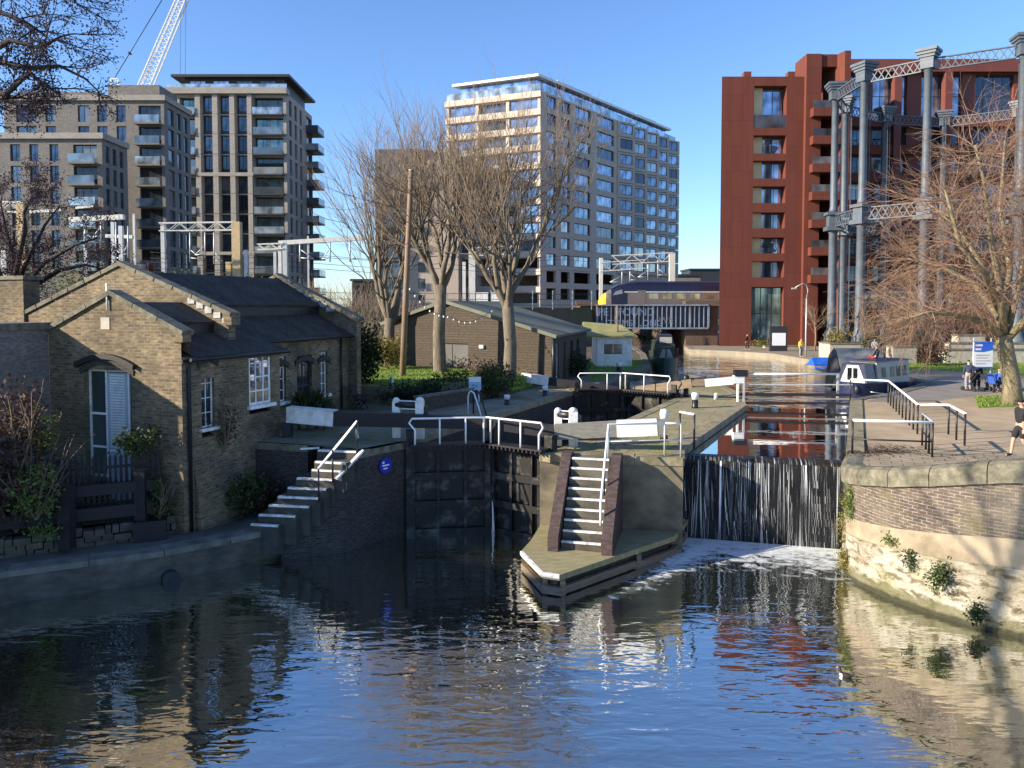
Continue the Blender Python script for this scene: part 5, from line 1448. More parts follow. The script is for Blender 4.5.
def white_building():
    P0 = V((4.9, 135, 3.2)); t = thing('apartment_building', P0, 0, 'large pale banded apartment building with sawtooth bays behind trees', 'apartment building')
    H = 41.9; S = 3.07
    eL = V((16.9, -7.4, 0)).normalized(); LW = 18.4; OL = -eL * LW
    eR = V((.602, .798, 0)).normalized(); RW = 54.0; nR = eR.cross(V((0, 0, 1)))
    zr = [H - S * (j + 1) for j in range(12)]
    b = MB(); hl_ = [(x, x + 5.4, z + .05, z + S - 1.25) for z in zr for x in (.5, 6.5, 12.5)]
    b.facade(OL, eL, LW, H, hl_, .9)
    b.add([OL + V((0, 0, H)), V((0, 0, H)), eR * RW + V((0, 0, H)), eR * RW + OL + V((0, 0, H))], [(0, 1, 2, 3)])
    b.add([OL, OL + V((0, 0, H)), OL + eR * RW + V((0, 0, H)), OL + eR * RW], [(0, 1, 2, 3)])
    b.add([eR * RW, eR * RW + V((0, 0, H)), OL + eR * RW + V((0, 0, H)), OL + eR * RW], [(0, 1, 2, 3)])
    b.build('end_wall', M['render_pink'], t)
    for z in zr[:9]:
        for x in (.5, 6.5, 12.5): window(t, OL + eL * x + V((0, 0, z + .05)), eL, 5.4, S - 1.3, 4, 1, 'frame_dark', 'glass_sky' if x != 6.5 else 'glass', .1, .35 if x != 6.5 else .88)
    b = MB()
    for z in zr: b.obox(OL + eL * (LW / 2) + eL.cross(V((0, 0, 1))) * .2 + V((0, 0, z + S - .62)), eL, LW / 2 + .2, .2, .5)
    b.build('fascia_bands', M['render_pink'], t)
    c1 = [(2.0, 5.0), (6.6, 9.6), (11.1, 16.8), (19.1, 25.8)]; c2 = [(27.6, 31.4), (33.0, 36.8), (38.4, 42.4), (43.7, 47.3), (48.7, 52.6)]
    hr_ = [(a, c, z + .7, z + S - .35) for z in zr for a, c in c1]
    b = MB(); b.facade((0, 0, 0), eR, RW, H, hr_, .5)
    b.build('street_wall', M['buff_brick'], t)
    for z in zr[:10]:
        for a, c in c1: window(t, eR * a + V((0, 0, z + .7)), eR, c - a, S - 1.05, 2 if c - a < 4 else 3, 1, 'frame_dark', 'glass_bay', .1, .3)
    # sawtooth bays: every bay is a wedge whose glazed cheek turns to the canal
    k = 0
    for z in zr[:10]:
        for a, c in c2:
            m = MB(); A = eR * (a - .55); C = eR * (c + .35); Q = A + nR * .15; D = C + nR * 1.5
            zz0, zz1 = z + .02, z + S - .1
            ed = (D - Q).normalized()
            w = (D - Q).length
            for (z0, z1) in ((zz0, zz0 + .62), (zz1 - .35, zz1)):
                m.add([Q + V((0, 0, z0)), D + V((0, 0, z0)), C + V((0, 0, z0)), A + V((0, 0, z0)), Q + V((0, 0, z1)), D + V((0, 0, z1)), C + V((0, 0, z1)), A + V((0, 0, z1))], [(0, 1, 5, 4), (1, 2, 6, 5), (4, 5, 6, 7), (0, 3, 2, 1), (0, 4, 7, 3)])
            for s0, s1 in ((0, .14), (.86, 1)):
                q0, q1 = Q + (D - Q) * s0, Q + (D - Q) * s1; n_ = ed.cross(V((0, 0, 1)))
                m.add([q0 + V((0, 0, zz0 + .62)), q1 + V((0, 0, zz0 + .62)), q1 + V((0, 0, zz1 - .35)), q0 + V((0, 0, zz1 - .35)), q0 - n_ * .4 + V((0, 0, zz0 + .62)), q1 - n_ * .4 + V((0, 0, zz0 + .62)), q1 - n_ * .4 + V((0, 0, zz1 - .35)), q0 - n_ * .4 + V((0, 0, zz1 - .35))], [(0, 1, 2, 3), (0, 3, 7, 4), (1, 5, 6, 2)])
            m.add([D + V((0, 0, zz0 + .62)), C + V((0, 0, zz0 + .62)), C + V((0, 0, zz1 - .35)), D + V((0, 0, zz1 - .35))], [(0, 1, 2, 3)])
            q = m.build('bay', M['buff_brick'], t)
            window(q, Q + (D - Q) * .14 + V((0, 0, zz0 + .62)), ed, w * .72, zz1 - .35 - zz0 - .62, 2, 1, 'frame_dark', 'glass_bay', .12, .12)
    # set-back top storey with balustrade and roof plant
    b = MB(); I = lambda u, v, z: OL * (v) + eR * u + V((0, 0, z))
    base = [(-.04 * 0 + 1.5, .08), (RW - 2, .08), (RW - 2, .9), (1.5, .9)]
    pts = [I(u, v, 0) for u, v in base]
    b.prism([(p.x, p.y) for p in pts], H + .003, H + 2.6); b.build('penthouse', M['glass_sky'], t)
    b = MB(); pts = [I(u, v, 0) for u, v in ((.3, .03), (RW - 1, .03), (RW - 1, .95), (.3, .95))]; b.prism([(p.x, p.y) for p in pts], H + 2.6, H + 3.05); b.build('roof', M['white'], t)
    b = MB(); strip(b, [tuple((OL + V((0, 0, 0)))[:2]), (0, 0), tuple((eR * RW)[:2])], .05, .12, H + .003, H + 1.2); b.build('glass_balustrade', M['balus'], t)
    b = MB()
    for u0, u1 in ((10, 22), (41, 50)):
        pts = [I(u, v, 0) for u, v in ((u0, .15), (u1, .15), (u1, .5), (u0, .5))]; b.prism([(p.x, p.y) for p in pts], H + 3.053, H + 4.3)
    b.build('roof_plant', M['steel'], t)
white_building()

# ================================================================ red panelled building
def red_building():
    t = thing('red_apartment_building', (24.2, 90, 3.0), 0, 'dark red panelled apartment building with recessed loggias on canal bank', 'apartment building')
    W, H = 9.7, 31.3; x0, x1 = 3.74, 7.5
    rows = [(28.45, 33.25), (25.5, 27.6), (22.65, 24.7), (19.8, 21.75), (16.9, 18.75), (14.0, 15.85), (11.2, 13.1), (3.9, 10.1)]
    holes = [(x0, x1, a - 3, c - 3) for a, c in rows]
    b = MB(); b.facade((0, 0, 0), EX, W, H, holes, 1.3)
    b.quad((0, 0, 0), (0, 0, H), (7.5, 22, H), (7.5, 22, 0)); b.quad((0, 0, H), (W, 0, H), (W, 22, H), (7.5, 22, H)); b.quad((7.5, 22, 0), (7.5, 22, H), (W, 22, H), (W, 22, 0))
    b.build('facade', M['red_panel'], t)
    for i, (a, c) in enumerate(rows):
        z0, h = a - 3, c - a
        if i < 7:
            m = MB(); m.box(x0 + .002, x0 + 1.3, 1.0, 1.28, z0 + .002, z0 + h - .002); m.build('gold_panel', M['gold'], t)
            window(t, (x0 + 1.3, 0, z0), EX, x1 - x0 - 1.3, h, 2, 1, 'frame_dark', 'glass_sky', .1, 1.25)
            m = MB(); m.box(x0 + .002, x0 + .1, .3, 1.0, z0 + .002, z0 + h - .002); m.build('white_jamb', M['white'], t)
            if i == 0: m = MB(); m.box(x0 + .01, x1 - .01, .05, .1, z0, z0 + 1.5); m.build('glass_balustrade', M['balus_dark'], t)
        else:
            window(t, (x0, 0, z0), EX, x1 - x0, h, 3, 2, 'frame_dark', 'glass_green', .12, .6)
    # pier and recessed balcony stack
    px_ = 9.5; TH = 33.7
    b = MB(); b.box(px_, px_ + 1.75, -.6, 3.0, 0, TH); b.box(px_ + 1.75, px_ + 4.2, -.4, 8, TH - 1.4, TH); b.box(px_ + 1.75, px_ + 3.8, 2.2, 3.0, 0, 27.6); b.build('pier', M['red_panel'], t)
    for k in range(7):
        z = 8 + (305 - (121.5 + 27 * k)) * .1169 - 3
        m = MB(); m.box(px_ + .5, px_ + 4.1, -1.6, 2.2, z, z + .95); q = m.build('balcony', M['red_panel'], t)
        m = MB(); m.box(px_ + .55, px_ + 4.05, -1.55, -1.5, z + .95, z + 1.75); m.build('glass_balustrade', M['balus_dark'], q)
    b = MB(); b.add([(px_ + 3.9, -1.7, 0), (px_ + 3.9, -1.7, TH), (px_ + 3.0, 2.15, TH), (px_ + 3.0, 2.15, 0), (px_ + 4.6, -1.7, 0), (px_ + 4.6, -1.7, TH), (px_ + 4.6, 7.5, TH), (px_ + 4.6, 7.5, 0)], [(0, 3, 2, 1), (0, 1, 5, 4), (4, 5, 6, 7), (1, 2, 6, 5)]); b.build('angled_wall', M['red_panel'], t)
    # right wing behind the gasholder
    Yw = 7.0; k = 97 / 770; g = lambda p: (p - 512) * k - 24.2
    X0w = g(828); Ww = g(1130) - X0w; Hw = 35.2
    bays = [(836, 864), (868, 902), (916, 956), (969, 1007), (1020, 1056), (1070, 1106)]
    bx = [(g(a) - X0w, g(c) - X0w) for a, c in bays]
    zb = [(28.4, 33.6)] + [(24.9 - 3.4 * j, 27.0 - 3.4 * j) for j in range(7)] + [(.4, 3.2)]
    hs = [(a, c, z0, z1) for a, c in bx for z0, z1 in zb[:-1]]
    b = MB(); b.facade((X0w, Yw, 0), EX, Ww, Hw, hs, .8); b.quad((X0w, Yw, Hw), (X0w + Ww, Yw, Hw), (X0w + Ww, Yw + 16, Hw), (X0w, Yw + 16, Hw)); b.quad((X0w, Yw, 0), (X0w, Yw, Hw), (X0w, Yw + 16, Hw), (X0w, Yw + 16, 0))
    b.build('wing_wall', M['red_panel_dark'], t)
    b = MB()
    for j in range(8):
        z = 27.05 - 3.4 * j; b.box(X0w + .3, X0w + Ww, Yw - .7, Yw - .003, z, z + 1.15)
    b.build('floor_bands', M['red_panel'], t)
    b = MB(); b.box(X0w - 2, X0w + Ww, Yw - .9, Yw - .003, Hw - 1.5, Hw + .02)
    for a, c in zip(bx, bx[1:]): m = (a[1] + c[0]) / 2; b.box(m - .45, m + .45, Yw - .95, Yw - .0, 0, Hw - 1.52)
    b.build('mullion_piers', M['red_panel_dark'], t)
    for a, c in bx:
        for i, (z0, z1) in enumerate(zb[:-1]): window(t, (X0w + a, Yw, z0), EX, c - a, z1 - z0, 4 if i == 0 else 3, 2 if i == 0 else 1, 'frame_dark', 'glass_sky' if i == 0 else 'glass', .1, .4)
red_building()

# ================================================================ gasholder guide frame
def gasholder():
    GZ_ = 3.6; TOP = 31.0
    cols = [(33.4, 80.5), (33.4, 74.0), (37.3, 70.0), (43.4, 66.2), (50.5, 66.8), (57, 72), (58.5, 80), (57, 87.5), (51, 92), (43.2, 90.2), (36.8, 86)]
    t = thing('gasholder_frame', (46, 79, GZ_), 0, 'blue grey cast iron gasholder guide frame with tall ringed columns', 'gasholder')
    c = V((46, 79, 0))
    for x, y in cols:
        o = V((x - 46, y - 79, 0)); H = TOP - GZ_
        b = MB(); b.lathe(o, [(.95, 0), (.95, .4), (.7, .5), (.68, 1.5), (.54, 1.7), (.44, 2.2), (.41, 11.8), (.48, 11.9), (.48, 12.1)], 16); 
        b.lathe(o + V((0, 0, 14.0)), [(.46, 0), (.42, .3), (.36, .6), (.33, 11.3), (.42, 11.4), (.42, 11.6)], 16)
        col = b.build('column', M['iron'], t)
        r = (c - V((x, y, 0))).normalized()
        b = MB(); b.obox(o + V((0, 0, 12.3)), r, .8, .8, .2); b.obox(o + V((0, 0, 13.1)), r, .56, .56, .6); b.obox(o + V((0, 0, 13.85)), r, .78, .78, .15); b.build('capital', M['iron'], col)
        b = MB(); b.obox(o + V((0, 0, 25.9)), r, .54, .54, .4)
        for k, w in ((26.35, .56), (26.6, .67), (26.85, .79), (27.1, .9)): b.obox(o + V((0, 0, k)), r, w, w, .125 - .002 * k / 27)
        b.build('capital', M['iron'], col)
        b = MB()
        for sx in (-.14, .14):
            s = V((-r.y, r.x, 0)) * sx; b.beam(o + r * .72 + s + V((0, 0, .2)), o + r * .62 + s + V((0, 0, 27)), .05, .05)
        for k in range(45): z = .6 + k * .6; q = o + r * (.72 - .1 * z / 27) ; b.beam(q - V((-r.y, r.x, 0)) * .14 + V((0, 0, z)), q + V((-r.y, r.x, 0)) * .14 + V((0, 0, z)), .04, .04)
        b.build('guide_rail', M['iron'], col)
    n = len(cols)
    for i in range(n):
        a, d = V((cols[i][0] - 46, cols[i][1] - 79, 0)), V((cols[(i + 1) % n][0] - 46, cols[(i + 1) % n][1] - 79, 0))
        u = (d - a).normalized(); L = (d - a).length
        for zc, hh in ((13.1, 1.15), (25.9, 1.0)):
            b = MB(); p, q = a + u * .6, d - u * .6; l2 = (q - p).length
            for s in (-1, 1): b.beam(p + V((0, 0, zc + s * hh / 2)), q + V((0, 0, zc + s * hh / 2)), .22, .1)
            m = max(3, int(l2 / .55))
            for k in range(m):
                x0, x1 = lin(p, q, k / m), lin(p, q, (k + 1) / m)
                b.beam(x0 + V((0, 0, zc - hh / 2)), x1 + V((0, 0, zc + hh / 2)), .05, .075); b.beam(x0 + V((0, 0, zc + hh / 2)), x1 + V((0, 0, zc - hh / 2)), .045, .075)
            b.build('lattice_girder', M['iron'], t)
gasholder()

# ================================================================ railway: embankment, bridge, train, masts
TRK = [(9.4, 91), (-8, 82), (-30, 71), (-120, 56)]
b = MB(); ft = [(9.4, 90.2), (-6, 74), (-28, 63.5), (-120, 48)]; vs = [(x, y, LZ - .02) for x, y in ft] + [(x, y, 7.7) for x, y in TRK] + [(9.4, 150, 7.7), (-160, 150, 7.7)]
b.add(vs, [(0, 1, 5, 4), (1, 2, 6, 5), (2, 3, 7, 6), (4, 5, 6, 7, 9, 8)]); b.quad((9.4, 90.2, LZ), (9.4, 91, 7.7), (9.4, 150, 7.7), (9.4, 150, LZ))
o = b.build('embankment', M['ground']); o['kind'] = 'structure'
b = MB(); b.box(20.7, 24.0, 92, 150, LZ, 7.7); o = b.build('embankment', M['viaduct_brick']); o['kind'] = 'structure'
br = thing('railway_bridge', (17, 92, LZ), 0, 'blue grey riveted railway girder bridge with graffiti over the canal', 'bridge')
gx0, gx1, gz0, gz1, GY = at(597, 320, Y=91).x, at(708, 320, Y=91).x, at(600, 329, Y=91).z, at(600, 305, Y=91).z, 91.0
b = MB(); b.box(gx0, gx1, GY, GY + .2, gz0 + .2, gz1 - .1); b.build('girder_web', M['board_web'], br, True)
b = MB(); b.box(gx0, gx1, GY - .3, GY + .5, gz0, gz0 + .2); b.box(gx0 - .2, gx1, GY - .35, GY + .5, gz1 - .1, gz1 + .08); b.build('girder_flange', M['iron_pale'], br, True)
n = 24
for k in range(n + 1):
    x = gx0 + (gx1 - gx0) * k / n; w = .22 if k % 4 == 0 else .09
    b = MB(); b.box(x - w / 2, x + w / 2, GY - .26, GY - .002, gz0 + .2, gz1 - .1); b.build('stiffener', M['iron_pale'], br, True)
b = MB(); b.box(gx0, gx1, GY + .5, GY + 12, gz0 + .3, gz0 + .9); b.build('deck', M['frame_dark'], br, True)
b = MB(); b.box(8.2, 14.3, 91.2, 104, LZ - 1, 7.9); b.build('abutment', M['viaduct_brick'], br, True)
b = MB(); b.box(20.6, 24.4, 91.3, 104, LZ - 1, 7.9); b.build('abutment', M['viaduct_brick'], br, True)
b = MB(); b.box(20.45, 24.6, 90.8, 92.4, 7.9, 8.5); b.build('parapet', M['viaduct_brick'], br, True)
b = MB(); b.box(7.6, 10.0, 90.9, 92.4, 7.9, 8.4); b.build('parapet', M['viaduct_brick'], br, True)
def lettering(txt, size, parent, loc, mat, rz=0, name='lettering', th=.01):
    cu = bpy.data.curves.new('t', 'FONT'); cu.body = txt; cu.size = size; cu.extrude = th; cu.offset = size * .012
    o = bpy.data.objects.new('t', cu); COL.objects.link(o)
    dg = bpy.context.evaluated_depsgraph_get(); me = bpy.data.meshes.new_from_object(o.evaluated_get(dg)); bpy.data.objects.remove(o)
    me.transform(Matrix.Rotation(math.pi / 2, 4, 'X')); me.materials.clear(); me.materials.append(M[mat])
    r = bpy.data.objects.new(name, me); COL.objects.link(r); r.parent = parent
    r.location = loc; r.rotation_euler = (0, 0, rz); return r
lb = V((17, 92, LZ))
zz = gz0 + .35
lettering('PE', 1.25, br, V((gx0 + .1, GY - .03, zz + 1.25)) - lb, 'graffiti')
lettering('FOUND', 1.25, br, V((gx0 + 2.4, GY - .03, zz + 1.25)) - lb, 'graffiti')
lettering('T AMS  LONG', 1.05, br, V((gx0 + 1.3, GY - .03, zz)) - lb, 'graffiti')
lettering('WE', 1.1, br, V((gx0 + 7.3, GY - .03, zz + .3)) - lb, 'graffiti_tan')

def train():
    z0 = 7.9; Y0, wd = 94.6, 2.7
    t = thing('train', (11, 96, z0), 0, 'high speed commuter train with yellow nose crossing the bridge', 'train')
    xs = at(600, 300, Y=Y0).x
    def sec(x, zb, zt, w):  # rounded section
        pr = [(-1, 0), (-1, .55), (-.93, .8), (-.7, .95), (-.35, 1), (.35, 1), (.7, .95), (.93, .8), (1, .55), (1, 0)]
        return [(x, Y0 + wd / 2 + a * w / 2, zb + (zt - zb) * c) for a, c in pr]
    def loft(secs, name, mat):
        b = MB(); n = len(secs[0]); vs = [p for s in secs for p in s]
        fs = [(i * n + k, i * n + (k + 1) % n, (i + 1) * n + (k + 1) % n, (i + 1) * n + k) for i in range(len(secs) - 1) for k in range(n)]
        fs += [tuple(range(n))[::-1], tuple((len(secs) - 1) * n + k for k in range(n))]
        b.add(vs, fs, False); return b.build(name, M[mat], t, True)
    zt = 10.95
    loft([sec(xs, z0 + .1, z0 + .75, 1.3), sec(xs + .35, z0, z0 + 1.25, 2.0), sec(xs + .75, z0, z0 + 1.6, 2.25)], 'nose', 'train_yellow')
    loft([sec(xs + .75, z0, z0 + 1.6, 2.25), sec(xs + 1.1, z0, z0 + 1.85, 2.4), sec(xs + 1.4, z0, z0 + 2.05, 2.5)], 'cab_front', 'train_grey')
    loft([sec(xs + 1.4, z0, z0 + 2.05, 2.5), sec(xs + 2.4, z0, z0 + 2.6, 2.65), sec(xs + 3.6, z0, zt - .1, wd), sec(xs + 4.5, z0, zt, wd), sec(xs + 19, z0, zt, wd)], 'body', 'train_blue')
    loft([sec(xs + 19.4, z0, zt, wd), sec(xs + 40, z0, zt, wd)], 'body', 'train_blue')
    ys = Y0 - .015
    b = MB()
    for x0, x1 in ((xs + 3.4, xs + 18.9), (xs + 19.5, xs + 40)): b.box(x0, x1, ys, Y0 + .01, z0 + .1, z0 + 1.6)
    b.build('window_band', M['train_grey'], t, True)
    b = MB()
    for x0, x1 in ((xs + 3.0, xs + 18.9), (xs + 19.5, xs + 40)): b.box(x0, x1, ys - .012, Y0 + .01, z0 + 1.62, z0 + 1.78)
    b.build('pale_stripe', M['steel'], t, True)
    for k in range(18):
        x = xs + 6 + k * 1.7
        if 18.0 < x - xs + 1.2 < 20: continue
        m = MB(); m.box(x, x + 1.15, ys - .012, Y0, z0 + .85, z0 + 1.5); m.build('window', M['train_window'], t, True)
    for x in (xs + 4.6, xs + 16.6, xs + 21):
        m = MB(); m.box(x, x + 1.0, ys - .02, Y0, z0 + .1, z0 + 1.9); m.build('door', M['train_grey'], t, True)
    m = MB(); m.add([(xs + 1.5, Y0 + .4, z0 + 2.14), (xs + 2.5, Y0 + .4, z0 + 2.66), (xs + 2.5, Y0 + wd - .4, z0 + 2.66), (xs + 1.5, Y0 + wd - .4, z0 + 2.14)], [(0, 1, 2, 3)])
    m.quad((xs + 1.6, Y0 + .08, z0 + 1.3), (xs + 2.8, Y0 + .0, z0 + 1.5), (xs + 2.7, Y0 + .05, z0 + 2.0), (xs + 1.9, Y0 + .12, z0 + 1.75)); m.build('windscreen', M['glass_dark'], t, True)
train()

def truss(b, p, q, h, n, w=.5, r=.05):
    p, q = V(p), V(q); d = (q - p).normalized(); s = V((-d.y, d.x, 0)) * w / 2; up = V((0, 0, h / 2))
    for a in (-1, 1):
        for c in (-1, 1): b.beam(p + s * a + up * c, q + s * a + up * c, r * 2, r * 2)
        for k in range(n):
            x0, x1 = lin(p, q, k / n) + s * a, lin(p, q, (k + 1) / n) + s * a
            b.beam(x0 - up, x1 + up, r, r) if k % 2 else b.beam(x0 + up, x1 - up, r, r)
def gantry(label, Y, legs, beams, drops, mat='steel_cream', zb=7.7):
    t = thing('overhead_line_gantry', (at(legs[0][0], 300, Y=Y).x, Y, zb), 0, label, 'railway gantry')
    for px, pt, w, m in legs:
        p = at(px, pt, Y=Y); b = MB(); b.beam((p.x, Y, zb), p, w, w); b.build('mast', M[m], t, True)
    for x0, y0, x1, y1, h, kind in beams:
        b = MB(); p, q = at(x0, y0, Y=Y + .01), at(x1, y1, Y=Y + .01)
        if kind: truss(b, p, q, h, max(4, int((q - p).length / (h * 1.1))), .5, .045)
        else: b.beam(p, q, h, h)
        b.build('cross_beam', M[mat], t, True)
    for px, y0, y1, arm in drops:
        b = MB(); p, q = at(px, y0, Y=Y - .1), at(px, y1, Y=Y - .1); b.tube([p, q], .07, 6)
        if arm:
            e1 = at(px + arm, y1 - 3, Y=Y - .1); b.tube([q + V((0, 0, .4)), e1], .05, 6); b.tube([q + V((0, 0, 1.2)), e1], .04, 6)
        b.build('registration_arm', M['steel'], t, True)
    return t
gantry('cream lattice portal gantry spanning track above the train', 99, [(601, 258, .45, 'steel_cream'), (672, 254, .7, 'steel_cream')],
       [(612, 260, 672, 257, 1.1, 1), (600, 267, 645, 264, 1.1, 1)], [(622, 268, 285, -12), (630, 268, 283, 8), (648, 260, 280, -10), (658, 260, 278, 8)])
gantry('small cream portal gantry seen between the two big bare trees', 96, [(472, 249, .8, 'steel_cream'), (464, 262, .4, 'steel_cream')], [(472, 252, 512, 250, 1.0, 1)], [(487, 256, 272, 10), (494, 256, 272, -6)])
gantry('lattice gantry with thick ochre mast above the cottage roof', 74, [(163, 226, .35, 'steel'), (237, 222, .75, 'ochre'), (229, 262, .5, 'ochre'), (246, 250, .35, 'steel')],
       [(160, 227, 236, 226, .75, 1)], [(190, 230, 262, 12), (205, 230, 258, -10), (214, 230, 264, 8)])
gantry('pale beam gantry reaching right from behind the rear gable', 72, [(280, 243, .3, 'steel_cream'), (285, 241, .4, 'steel'), (308, 236, .15, 'steel'), (275, 250, .25, 'steel')],
       [(279, 243, 362, 238, .4, 0), (258, 247, 284, 246, .5, 1)], [(300, 242, 262, 14), (330, 240, 262, -8), (350, 239, 262, 6)])
gantry('cluttered insulator gantry beside the front gable top', 70, [(113, 222, .3, 'steel'), (121, 226, .35, 'steel'), (85, 214, .25, 'steel'), (134, 214, .2, 'steel')],
       [(30, 212, 62, 210, .25, 0), (70, 220, 124, 217, .45, 0), (76, 208, 94, 206, .2, 0), (106, 236, 133, 237, .3, 0)], [(85, 222, 246, 14), (101, 218, 240, -8), (116, 222, 262, 8), (128, 226, 258, -6)])
gantry('leftmost lattice gantry with ochre mast behind the dark tree', 71, [(22, 203, .7, 'ochre'), (5, 250, .5, 'steel')], [(-40, 207, 22, 207, .9, 1)], [])
# overhead wires
w = thing('catenary_wires', (0, 80, 10), 0, 'thin overhead railway wires strung between the gantries', 'wires')
for i, (y0, y1) in enumerate(((252, 262), (262, 268), (268, 272), (258, 258))):
    b = MB(); p, q = at(150, y0, Y=70), at(590, y1, Y=97); b.tube([lin(p, q, k / 12) - V((0, 0, .25 * math.sin(math.pi * k / 2))) for k in range(13)], .022, 4); b.build('wire', M['frame_dark'], w, True)
# security fence along the top of the bank
f = thing('security_fence', (-20, 66, 7.7), 0, 'grey palisade security fence with pale posts along railway bank', 'fence')
ln_ = [(9, 87.2), (-9, 80), (-31, 69.2), (-70, 62)]
for i in range(3):
    p, q = V((*ln_[i], 7.7)), V((*ln_[i + 1], 7.7)); n = int((q - p).length / 2.4)
    for k in range(n):
        c = lin(p, q, k / n); b = MB(); b.beam(c - V((0, 0, .2)), c + V((0, 0, 1.9)), .09, .09); b.build('fence_post', M['steel'], f, True)
    b = MB()
    for z in (.3, .9, 1.5): b.beam(p + V((0, 0, z)), q + V((0, 0, z)), .03, .05)
    m = int((q - p).length / .3)
    for k in range(m): c = lin(p, q, k / m); b.beam(c, c + V((0, 0, 1.75)), .012, .012)
    b.build('fence_panel', M['frame_dark'], f, True)
for k, px in enumerate((482, 497)):
    p = at(px, 300, Y=92); b = MB(); b.box(p.x - .7, p.x + .7, 92, 93, 7.7, 9.4); b.box(p.x - .75, p.x + .75, 91.95, 93.05, 9.4, 9.5); tag(b.build('equipment_cabinet', M['white']), 'white trackside equipment cabinet, %s of the pair behind tall tree' % ('left' if k == 0 else 'right'), 'cabinet')

# ================================================================ crane
def crane():
    Y = 200; t = thing('tower_crane', (at(137, 100, Y=Y).x, Y, 3), 0, 'white luffing tower crane rising behind the left apartment block', 'crane')
    j0, j1 = at(136, 104, Y=Y), at(186, -14, Y=Y)
    b = MB(); d = (j1 - j0); n = 26
    perp = V((d.z, 0, -d.x)).normalized()
    for a in (-1, 1):
        for s in (0, 1.6):
            b.beam(j0 + perp * a * 1.5 + V((0, s, 0)), j1 + perp * a * 1.1 + V((0, s, 0)), .32, .32)
    for k in range(n):
        x0, x1 = lin(j0, j1, k / n), lin(j0, j1, (k + 1) / n); w0_, w1_ = 1.5 - .4 * k / n, 1.5 - .4 * (k + 1) / n
        b.beam(x0 + perp * w0_, x1 - perp * w1_, .18, .18); b.beam(x0 - perp * w0_, x1 + perp * w1_, .18, .18)
    b.build('jib', M['white'], t, True)
    b = MB(); a0, a1, a2, a3 = at(114, 104, Y=Y), at(111, 79, Y=Y), at(122, 104, Y=Y), at(118, 79, Y=Y)
    b.beam(a0, a1, .5, .5); b.beam(a2, a3, .4, .4); b.beam(a1, a3, .4, .4)
    for k in range(5): b.beam(lin(a0, a1, k / 5), lin(a2, a3, (k + 1) / 5), .2, .2)
    b.build('a_frame', M['white'], t, True)
    b = MB(); p, q = at(114, 79, Y=Y), at(168, -10, Y=Y); b.tube([p, q], .12, 4); m = lin(p, q, .28); b.tube([m, lin(p, q, .3)], .5, 6); b.build('pendant_line', M['frame_dark'], t, True)
    b = MB()
    for px in (185, 180): b.tube([at(px, 105, Y=Y), at(px + 1, -14, Y=Y)], .05, 4)
    b.build('hoist_rope', M['frame_dark'], t, True)
    b = MB(); p = at(128, 104, Y=Y); b.beam((p.x, Y, 3), (p.x, Y, p.z), 2.2, 2.2); b.box(p.x - 5, p.x + 3, Y - 1, Y + 1, p.z - .6, p.z); b.build('mast', M['white'], t, True)
crane()
# distant low buildings seen through the gap
for i, (x0, x1, Y, top, m, lab) in enumerate(((672, 700, 210, 276, 'grey_brick', 'low distant grey building in gap beside the red building'), (690, 730, 260, 270, 'frame_dark', 'dark distant roofline beyond the railway bridge'), (352, 376, 190, 281, 'frame_dark', 'dark low distant shed seen left of the buff block'))):
    a, c = at(x0, 300, Y=Y), at(x1, 300, Y=Y); zt = at(x0, top, Y=Y).z
    t = thing('distant_building', (a.x, Y, 3.2), 0, lab, 'building')
    b = MB(); W = c.x - a.x; b.facade((0, 0, 0), EX, W, zt - 3.2, [(W * .15 + k * W * .28, W * .15 + k * W * .28 + W * .18, 7.5, 9.5) for k in range(3)], .4); b.box(.01, W - .01, .41, 14, 0, zt - 3.21); b.build('wall', M[m], t)
    b = MB(); b.box(-.4, W + .4, -.4, 14.4, zt - 3.2, zt - 2.7); b.build('roof', M['frame_dark'], t)
# ================================================================ trees
def bend(p, d, L, r0, r1, n, rng, wob, lift):
    pts, rs = [V(p)], [r0]; d = V(d).normalized()
    for i in range(n):
        d = (d + V((rng.uniform(-wob, wob), rng.uniform(-wob, wob), rng.uniform(-wob, wob) + lift))).normalized()
        pts.append(pts[-1] + d * (L / n)); rs.append(r0 + (r1 - r0) * (i + 1) / n)
    return pts, rs, d
def side_dir(d, ang, rng):
    a = d.orthogonal().normalized(); a.rotate(Matrix.Rotation(rng.uniform(0, 6.283), 3, d))
    return (d * math.cos(ang) + a * math.sin(ang)).normalized()
def shoots(W, p, d, L, r, lvl, rng, lift, wob, ang, kids_, shrink=.62, leafs=None):
    pts, rs, de = bend(p, d, L, r, r * .45, 4 if lvl > 1 else 3, rng, wob, lift)
    W.tube(pts, rs, 4 if r > .03 else 3, False)
    if lvl <= 0:
        if leafs: leafs(pts[-1], rng); leafs(pts[1], rng)
        return
    for k in range(kids_):
        f = rng.uniform(.3, 1); i = min(len(pts) - 2, int(f * (len(pts) - 1))); q = lin(pts[i], pts[i + 1], f * (len(pts) - 1) - i)
        shoots(W, q, side_dir((pts[i + 1] - pts[i]).normalized(), rng.uniform(ang * .5, ang * 1.3), rng), L * rng.uniform(shrink * .8, shrink * 1.15), max(.007, r * .5), lvl - 1, rng, lift, wob, ang, kids_, shrink, leafs)
    shoots(W, pts[-1], de, L * shrink, max(.007, r * .5), lvl - 1, rng, lift, wob, ang, kids_, shrink, leafs)

